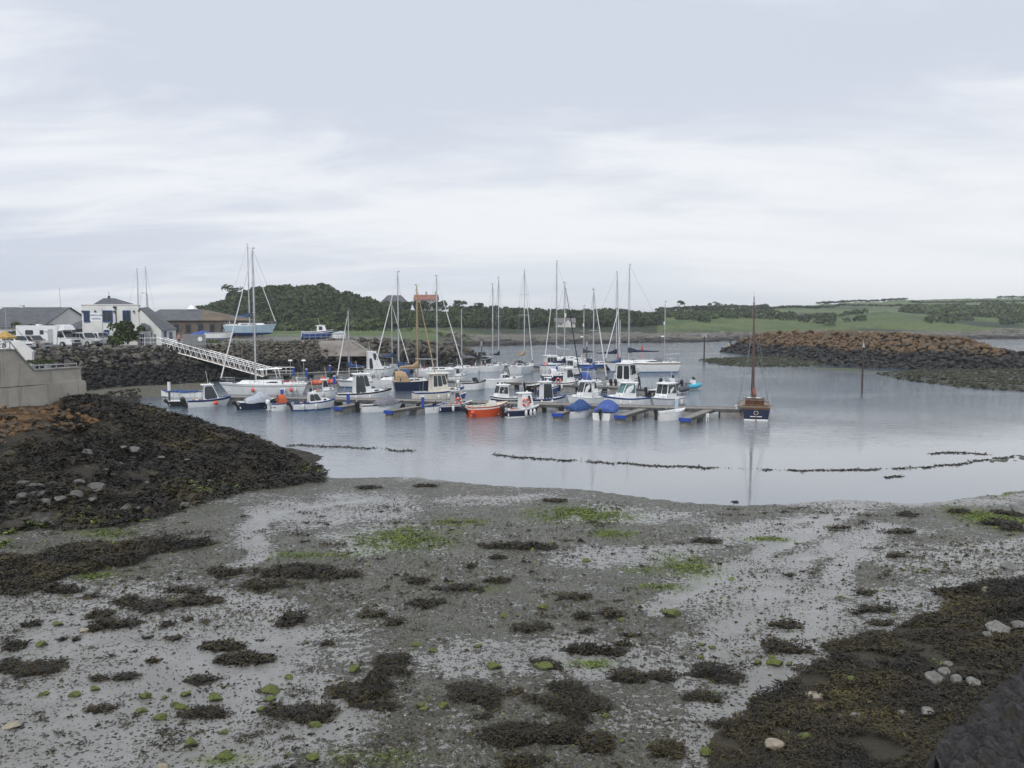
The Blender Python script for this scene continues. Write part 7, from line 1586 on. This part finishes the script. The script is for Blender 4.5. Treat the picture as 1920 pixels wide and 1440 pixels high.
lo_ = [Vector((Cw.x, Cw.y, 2.6)), wz(60, 790), wz(157, 762), wz(157, 713), wz(60, 723.5), Vector((Cw.x, Cw.y, zj0 - sj))]
slab(lo_, 'lower_wall', .07)
e = wz(145, 716); slab([wz(146, 762), wz(158.5, 760), wz(158.5, 714), wz(146, 714)], 'end_pier', .13)
for a, c in ((( -20, 657), (30, 657)), ((30, 657), (64, 695.5)), ((64, 695.5), (154, 690))):
    p, q = (wz(*a), wz(*c)); t = Vector((0, 0, .07)); b = MB(); p0, q0 = p + nw * .06, q + nw * .06; b.hexa([p0, q0, q0 - nw * .68, p0 - nw * .68, p0 + t, q0 + t, q0 - nw * .68 + t, p0 - nw * .68 + t], CONC); b.build('coping', r)
# terrace behind the wall, stair parapet, rails, planters, parasol
zt = wz(100, 692).z
b = MB(); q = [Aw - dw * 9, Bw + dw * .1]; b.hexa([q[0] - nw * .55, q[1] - nw * .55, q[1] - nw * 7, q[0] - nw * 9] and [tuple(q[0] - nw * .56) [:2] + (3.,), tuple(q[1] - nw * .56)[:2] + (3.,), tuple(q[1] - nw * 7)[:2] + (3.,), tuple(q[0] - nw * 9)[:2] + (3.,), tuple(q[0] - nw * .56)[:2] + (zt - .25,), tuple(q[1] - nw * .56)[:2] + (zt - .25,), tuple(q[1] - nw * 7)[:2] + (zt - .25,), tuple(q[0] - nw * 9)[:2] + (zt - .25,)], CONC); tag(b.build('terrace_paving'), kind='structure')
r = empty('stair_parapet', (0, 0, 0), 0, 'white rendered parapet of outdoor steps above the concrete wall', 'wall'); Yp = 47.5
b = MB(); f = [Zp(60, 676, Yp), Zp(60, 660, Yp), Zp(33, 640, Yp), Zp(20, 640, Yp), Zp(8, 655, Yp), Zp(-60, 655, Yp), Zp(-60, 690, Yp), Zp(60, 690, Yp)]; k = [p + Vector((-1.2, 2.2, 0)) for p in f]; n = len(f); b.add(f + k, [tuple(range(n))[::-1], tuple(range(n, 2 * n))] + [(i, (i + 1) % n, (i + 1) % n + n, i + n) for i in range(n)], WALLW); b.build('wall_face', r)
r = empty('handrail', (0, 0, 0), 0, 'grey steel handrail running down beside the steps and along the wall top', 'railing')
hp = [wz(2, 648) - nw * .2, wz(27, 640) - nw * .2, wz(62, 686) - nw * .2, wz(150, 682) - nw * .2]; b = MB(); b.path(hp, .03, GALV); b.build('rail', r); b = MB(); b.path([p - Vector((0, 0, .35)) for p in hp], .02, GALV); b.build('rail', r)
for px, a, c in ((2, 648, 657), (16, 643, 657), (27, 640, 657), (40, 655, 670), (52, 671, 684), (64, 684, 696), (80, 683, 695), (96, 683, 694), (112, 682.5, 693), (128, 682, 692), (150, 681, 691)):
    b = MB(); b.tube(wz(px, a - 1) - nw * .2, wz(px, c) - nw * .2, .028, GALV); b.build('baluster', r)
for i in range(6):
    px = 66 + i * 14.5; p = onw(px) - nw * 1.6; p.z = zt - .25; o = empty('planter', tuple(p), 0, ['planter box with clipped greenery on the terrace, leftmost of six', 'second planter box from the steps on the terrace', 'third planter box from the steps on the terrace', 'fourth planter box from the steps on the terrace', 'fifth planter box from the steps on the terrace', 'planter box with greenery nearest the wall end, last of six'][i], 'planter', 'planters on the terrace behind the concrete wall')
    b = MB(); b.box((0, 0, .22), (.5, .5, .44), BLK if i % 2 else GRY, top=1.1); b.build('box', o); V, F, T = crown_leaves((0, 0, .55), .27, 110, .05, .45, .8); np_mesh('leaves', V, F, fol_m, dict(tint=T), parent=o)
Yp = 52.; g = Zp(10, 640, Yp); o = empty('parasol', (g.x, g.y, zt - .25), 0, 'mustard yellow parasol at the far left edge', 'parasol'); zz = Zp(0, 632, Yp).z - (zt - .25); b = MB(); rr = .68; R8 = [(math.cos(a) * rr * 1.0, math.sin(a) * rr) for a in (i * math.pi / 4 for i in range(8))]
b.add([(x, y, zz) for x, y in R8] + [(0, 0, zz + .42)] + [(x * 1.0, y, zz - .1) for x, y in R8], [(i, (i + 1) % 8, 8) for i in range(8)] + [(i, 9 + i, 9 + (i + 1) % 8, (i + 1) % 8) for i in range(8)], mat('mustard_canvas', (.50, .33, .10), .8)); b.build('canopy', o); b = MB(); b.tube((0, 0, 0), (0, 0, zz + .4), .03, GALV); b.build('pole', o)
# ================================================================ STONES
def stone_mesh(seed, sub=2, rough=.22):
    bm = bmesh.new(); bmesh.ops.create_icosphere(bm, subdivisions=sub, radius=.5); r = np.array([v.co for v in bm.verts]); 
    k = 1 + rough * 1.6 * fbm(r[:, 0] * 2.4 + seed, r[:, 1] * 2.4 + r[:, 2] * 2, 3, seed)
    pl = [Vector((random.gauss(0, 1), random.gauss(0, 1), random.gauss(0, 1))).normalized() for _ in range(5)]
    for v, q in zip(bm.verts, k):
        v.co *= float(q)
        for p in pl:
            d = v.co.dot(p) - .36
            if d > 0: v.co -= p * d
    me = bpy.data.meshes.new('stone'); bm.to_mesh(me); bm.free(); return me
def stone_mat(name, cols, green=0., gl=(.062, .078, .010)):
    m, t, b = new_mat(name); tcn = t.nodes.new('ShaderNodeTexCoord'); g = t.nodes.new('ShaderNodeNewGeometry'); P = g.outputs['Position']; oi = t.nodes.new('ShaderNodeObjectInfo')
    c = mixc(t, ramp(t, noise(t, P, 7, 5, .65), (.35, .65)), cols[0], cols[1]); c = mixc(t, math_(t, 'MULTIPLY', oi.outputs['Random'], .4), c, cols[1])
    if green:
        s = t.nodes.new('ShaderNodeSeparateXYZ'); t.links.new(g.outputs['Normal'], s.inputs[0]); f = math_(t, 'MULTIPLY', ramp(t, math_(t, 'ADD', s.outputs[2], math_(t, 'MULTIPLY', noise(t, P, 16, 4, .7), .8)), (.45, .95)), green)
        c = mixc(t, f, c, mixc(t, ramp(t, noise(t, P, 30, 3), (.35, .65)), gl, tuple(q * 2.0 for q in gl)))
    t.links.new(c, b.inputs['Base Color']); b.inputs['Roughness'].default_value = .55
    bn = t.nodes.new('ShaderNodeBump'); bn.inputs['Distance'].default_value = .015 if not green else .03; t.links.new(noise(t, P, 28 if green else 14, 6, .7), bn.inputs['Height']); t.links.new(bn.outputs[0], b.inputs['Normal']); return m
SG = stone_mat('algae_stone', [(.06, .06, .04), (.035, .035, .025)], 1.); SR = stone_mat('pale_limestone', [(.21, .205, .19), (.11, .107, .10)]); ST = stone_mat('tan_stone', [(.34, .29, .22), (.24, .21, .16)]); SD = stone_mat('dark_slaty_rock', [(.050, .046, .046), (.012, .011, .012)])
SM = {}
for nm, m in (('g', SG), ('r', SR), ('t', ST), ('d', SD), ('b', stone_mat('bank_stone', [(.135, .13, .12), (.06, .057, .052)]))):
    SM[nm] = []
    for i in range(6): me = stone_mesh(i * 3 + 1, 3, .22 if nm != 'g' else .2); me.materials.append(m); SM[nm].append(me)
_sg = {}
STONES = [('g', 925, 1250, 18, 8, 'flat square stone covered in bright green algae at the centre of the near mud'), ('g', 1262, 1153, 22, 6, 'long flat algae green slab right of the centre of the mud')]
GS = [(665,1256,15,8),(270,1306,14,7),(308,1308,6,4),(345,1303,12,6),(400,1309,18,9),(325,1321,10,5),(335,1326,12,5),(263,1334,12,5),(298,1347,16,5),(352,1332,9,4),(505,1295,20,9),(505,1312,12,6),(490,1331,12,6),(540,1270,10,5),(355,1394,17,10),(418,1374,10,5),(585,1422,15,10),(420,1418,16,9),(590,1360,14,6),(137,1304,14,5),(80,1302,11,4),(175,1292,12,5),(788,1322,8,6),(832,1325,13,8),(795,1330,10,4),(1018,1139,13,4),(945,1155,8,5),(1135,1342,9,5),(1167,1390,7,6),(740,1410,6,3),(722,1424,8,4),(812,1220,10,5),(780,1209,10,4),(895,1212,9,4),(1020,1252,20,7),(1316,1209,7,4),(1337,1214,8,4),(1315,1233,9,4),(1449,1232,8,6),(1455,1244,18,8),(1423,1242,8,5),(1481,1246,8,5),(1515,1386,19,12),(1326,1412,17,10),(1598,1276,18,7),(1420,1317,14,5),(1100,1052,10,3),(75,1210,14,4),(105,1171,12,4),(1165,1162,9,4)]
for a, b_, c, d in GS: STONES.append(('g', a, b_, c, d, ('big' if c >= 15 else 'small' if c >= 10 else 'tiny') + ' green algae stone|' + ('lower left mud' if a < 450 and b_ > 1240 else 'mud left of centre' if a < 640 else 'upper mud' if b_ < 1225 and a < 1290 else 'centre near mud' if a < 1290 else 'mud at the right')))
STONES += [('r', 1757, 1273, 20, 16, 'largest pale grey stone of the cluster in the weed at the right'), ('r', 1776, 1262, 14, 10, 'pale stone at the top of the cluster in the right weed'), ('r', 1797, 1275, 13, 9, 'pale stone on the right side of the cluster in the weed'), ('r', 1780, 1244, 9, 8, 'round pale stone just above the cluster in the right weed'), ('r', 1832, 1279, 12, 15, 'upright pale stone right of the cluster in the weed'),
 ('r', 1878, 1182, 26, 17, 'big white-grey boulder near the right edge'), ('r', 1858, 1192, 13, 12, 'smaller pale rock leaning on the left of the big right boulder'), ('r', 1914, 1175, 16, 10, 'pale rock behind the big boulder at the right edge'),
 ('t', 1457, 1401, 19, 13, 'tan angular stone in the puddle at the bottom right'), ('t', 1531, 1309, 17, 9, 'flat tan slab of stone lying in the brown weed'), ('r', 1611, 1344, 13, 11, 'grey pointed stone in the brown weed below the slab'), ('r', 1700, 1339, 13, 4, 'thin pale stone half buried in weed'), ('r', 1747, 1337, 18, 8, 'low pale stone left of the dark rock outcrop'), ('t', 1582, 1347, 8, 6, 'small yellowish stone left of the grey pointed one'),
 ('r', 1897, 1063, 15, 8, 'low grey rock on the mud at the right edge'), ('r', 1917, 948, 14, 26, 'large grey boulder cut by the right edge by the waterline'), ('t', 303, 1438, 11, 8, 'pinkish stone at the bottom edge left of centre'), ('t', 17, 1364, 18, 6, 'flat pale slab on the mud at the lower left'), ('t', 156, 1183, 8, 5, 'small pale stone at the edge of a weed clump on the left'), ('t', 1850, 1107, 10, 6, 'tan pebble among green algae near the right edge'), ('r', 938, 1344, 3, 3, 'tiny white stone near the bottom centre'), ('t', 985, 1297, 4, 3, 'tiny cream shell-like stone beside the central weed clump')]
LBK = [(38,932,18,11),(80,942,15,10),(68,926,18,7),(138,927,18,10),(177,915,22,14),(143,905,15,8),(60,912,22,8),(92,908,14,6),(172,935,9,10),(218,872,13,8),(232,953,9,9),(258,953,6,6),(345,948,17,7),(335,883,9,4),(372,880,11,4),(312,905,8,4),(390,902,8,4),(160,848,14,8),(250,843,14,8),(40,905,14,6),(230,838,8,5),(110,935,14,9),(275,905,6,4),(445,900,7,3),(195,882,8,5),(490,900,6,3),(300,858,9,4),(20,945,14,7),(350,862,7,3)]
for i, (a, b_, c, d) in enumerate(LBK): STONES.append(('b', a, b_, c * .85, d * .75, ('large' if c >= 15 else 'small') + ' bare grey rock|' + ('lower left weedy bank' if a < 200 and b_ > 890 else 'upper left weedy bank' if a < 240 else 'right weedy bank')))
pc = castmany([(s[1], s[2] + s[4] * .6) for s in STONES])
for s, p in zip(STONES, pc):
    kx_ = p[1] / FP; w = s[3] * 2 * kx_ * (1.06 if s[0] != 'g' else .9); h = s[4] * 2 * kx_; el_ = math.atan2(EYE - p[2], p[1]); hz = max(.3 * w, min(.75 * w, h * 1.05))
    dep = max(w * .75, (h - hz * math.cos(el_)) / max(.1, math.sin(el_)) if h > hz else w * .75); dep = min(dep, w * 1.4)
    if s[0] == 'g': hz = max(hz, .5 * w)
    inst('stone', random.choice(SM[s[0]]), (p[0], p[1] + dep * .3, p[2] + hz * .18), (random.gauss(0, .08), random.gauss(0, .08), random.uniform(-.4, .4)), (w, dep, hz))
    o = COL.objects[-1]; _sg.setdefault(s[5], []).append((o, s[1] + .01 * s[2]))
for lb_, l_ in _sg.items():
    if len(l_) == 1: tag(l_[0][0], lb_, 'stone')
    else:
        wh = lb_.split('|'); order_labels(l_, wh[0], wh[1], 'stone', 'green algae stones on the mud' if 'green' in lb_ else 'bare grey rocks on the left rock bank')
# lichened rocks below the wall and outcrop at bottom right
RL = rock_mat('lichened_rock', 2.0, (.17, .088, .028), [(.07, .06, .045), (.13, .105, .075), (.04, .034, .026)], (.025, .020, .014), .8); RSL = rock_set(RL)
r = empty('rocks_below_wall', (-24, 42, 3), 0, 'orange lichened rocks heaped along the foot of the concrete wall', 'rocks'); pts = []
while len(pts) < 1100:
    a = random.uniform(-30, 262); lo_y = 768 - a * .13 - 6; b_ = random.uniform(lo_y, lo_y + 70 - max(0, a - 120) * .28)
    pts.append((a, b_))
armour(r, [((p[0], p[1], p[2] - .02), random.lognormvariate(-1.35, .42)) for p in castmany(pts)], RSL, .3, RL)
RB = rock_mat('weedy_rock', -1, (.06, .05, .02), [(.022, .018, .012), (.05, .042, .03), (.015, .012, .009)], (.02, .02, .015), .4); RSB = rock_set(RB)
r = empty('rocks_under_weed', (-16, 36, 1), 0, 'dark weed blackened rocks of the left bank poking through its seaweed', 'rocks'); sp = []
P = rng.uniform(BK.min(0), BK.max(0), (2600, 2)); P = P[inpoly(P[:, 0], P[:, 1], BK)]; hz = H(P[:, 0], P[:, 1])
sp = [((x, y, z - .03), random.lognormvariate(-1.15, .4)) for (x, y), z in zip(P, hz)]
armour(r, sp, RSB, .4, RB)
def out_mat():
    m, t, b = new_mat('ridged_slate_rock'); g = t.nodes.new('ShaderNodeNewGeometry'); mp_ = t.nodes.new('ShaderNodeMapping'); t.links.new(g.outputs['Position'], mp_.inputs[0]); mp_.inputs['Rotation'].default_value = (0, 0, R(-50)); mp_.inputs['Scale'].default_value = (6, 1.3, 3)
    n = noise(t, mp_.outputs[0], 1.6, 7, .7, .6); n2 = noise(t, g.outputs['Position'], 2.4, 5, .65); n3 = noise(t, g.outputs['Position'], 34, 3, .7)
    c = mixc(t, ramp(t, n, (.36, .62)), (.014, .013, .013), (.060, .055, .056)); c = mixc(t, ramp(t, n2, (.52, .66)), c, (.034, .026, .012)); c = mixc(t, ramp(t, n3, (.66, .74)), c, (.15, .145, .13)); t.links.new(c, b.inputs['Base Color']); b.inputs['Roughness'].default_value = .6
    bn = t.nodes.new('ShaderNodeBump'); bn.inputs['Distance'].default_value = .12; t.links.new(n, bn.inputs['Height']); t.links.new(bn.outputs[0], b.inputs['Normal']); return m
OM = out_mat()
def outcrop():
    nx, ny = 260, 300; c = castmany([(1850, 1390)])[0]; gx, gy = np.meshgrid(np.linspace(c[0] - 1.7, c[0] + 4.5, nx), np.linspace(c[1] - 3.2, c[1] + 3.6, ny))
    pl = castmany([(1690, 1500), (1745, 1440), (1790, 1392), (1830, 1352), (1872, 1322), (1892, 1290), (1935, 1262), (2100, 1240)])[:, :2]; P = np.concatenate([pl, [[c[0] + 9, c[1] + 5], [c[0] + 9, c[1] - 6], [c[0] - 1, c[1] - 6]]])
    d = np.full(gx.shape, 1e9)
    for i in range(len(pl) - 1): d = np.minimum(d, seg_dist(gx, gy, [pl[i], pl[i + 1]]))
    d = np.where(inpoly(gx, gy, P), d, -d) + .16 * fbm(gx * 2.5, gy * 2.5, 4, 3)
    a = R(62); v = gx * math.cos(a) + gy * math.sin(a) * .55; w = -gx * math.sin(a) + gy * math.cos(a)
    q = v * 3.1 + .9 * fbm(gx * .9, gy * .9, 3, 8); fr = q - np.floor(q); hv = vnoise(np.floor(q) * 7.7, np.floor(w * 1.3 + .5 * np.floor(q)) * 3.1, 5)
    q2 = v * 9 + 1.2 * fbm(gx * 1.5, gy * 1.5, 3, 18); f2 = q2 - np.floor(q2)
    z = H(gx, gy) + np.clip(d * 1.3, -.4, .30) * (.6 + .6 * hv) + (.26 * fr * (.5 + hv) + .10 * f2 - .24 * np.clip(1 - fr / .12, 0, 1) + .22 * fbm(gx * 1.8, gy * 1.8, 5, 28, .6) + .06 * fbm(gx * 9, gy * 9, 3, 38)) * np.clip(d * 4, 0, 1)
    z = np.where(d < -.12, z - .5, z)
    o = np_mesh('rock_outcrop', np.stack([gx.ravel(), gy.ravel(), z.ravel()], 1), grid_faces(ny, nx), OM); tag(o, 'dark ridged rock outcrop at the bottom right corner', 'rock')
outcrop()

# ================================================================ AIR
def air():
    m = bpy.data.materials.new('haze_air'); m.use_nodes = True; t = m.node_tree; t.nodes.clear()
    v = t.nodes.new('ShaderNodeVolumePrincipled'); v.inputs['Density'].default_value = .00028; v.inputs['Color'].default_value = (.90, .95, 1, 1); v.inputs['Anisotropy'].default_value = .1
    o = t.nodes.new('ShaderNodeOutputMaterial'); t.links.new(v.outputs[0], o.inputs['Volume'])
    b = MB(); b.box((400, 4450, 21), (4420, 9080, 50), m); b.build('haze'); tag(COL.objects[-1], 'thin haze over the bay', 'haze', kind='stuff')
air()
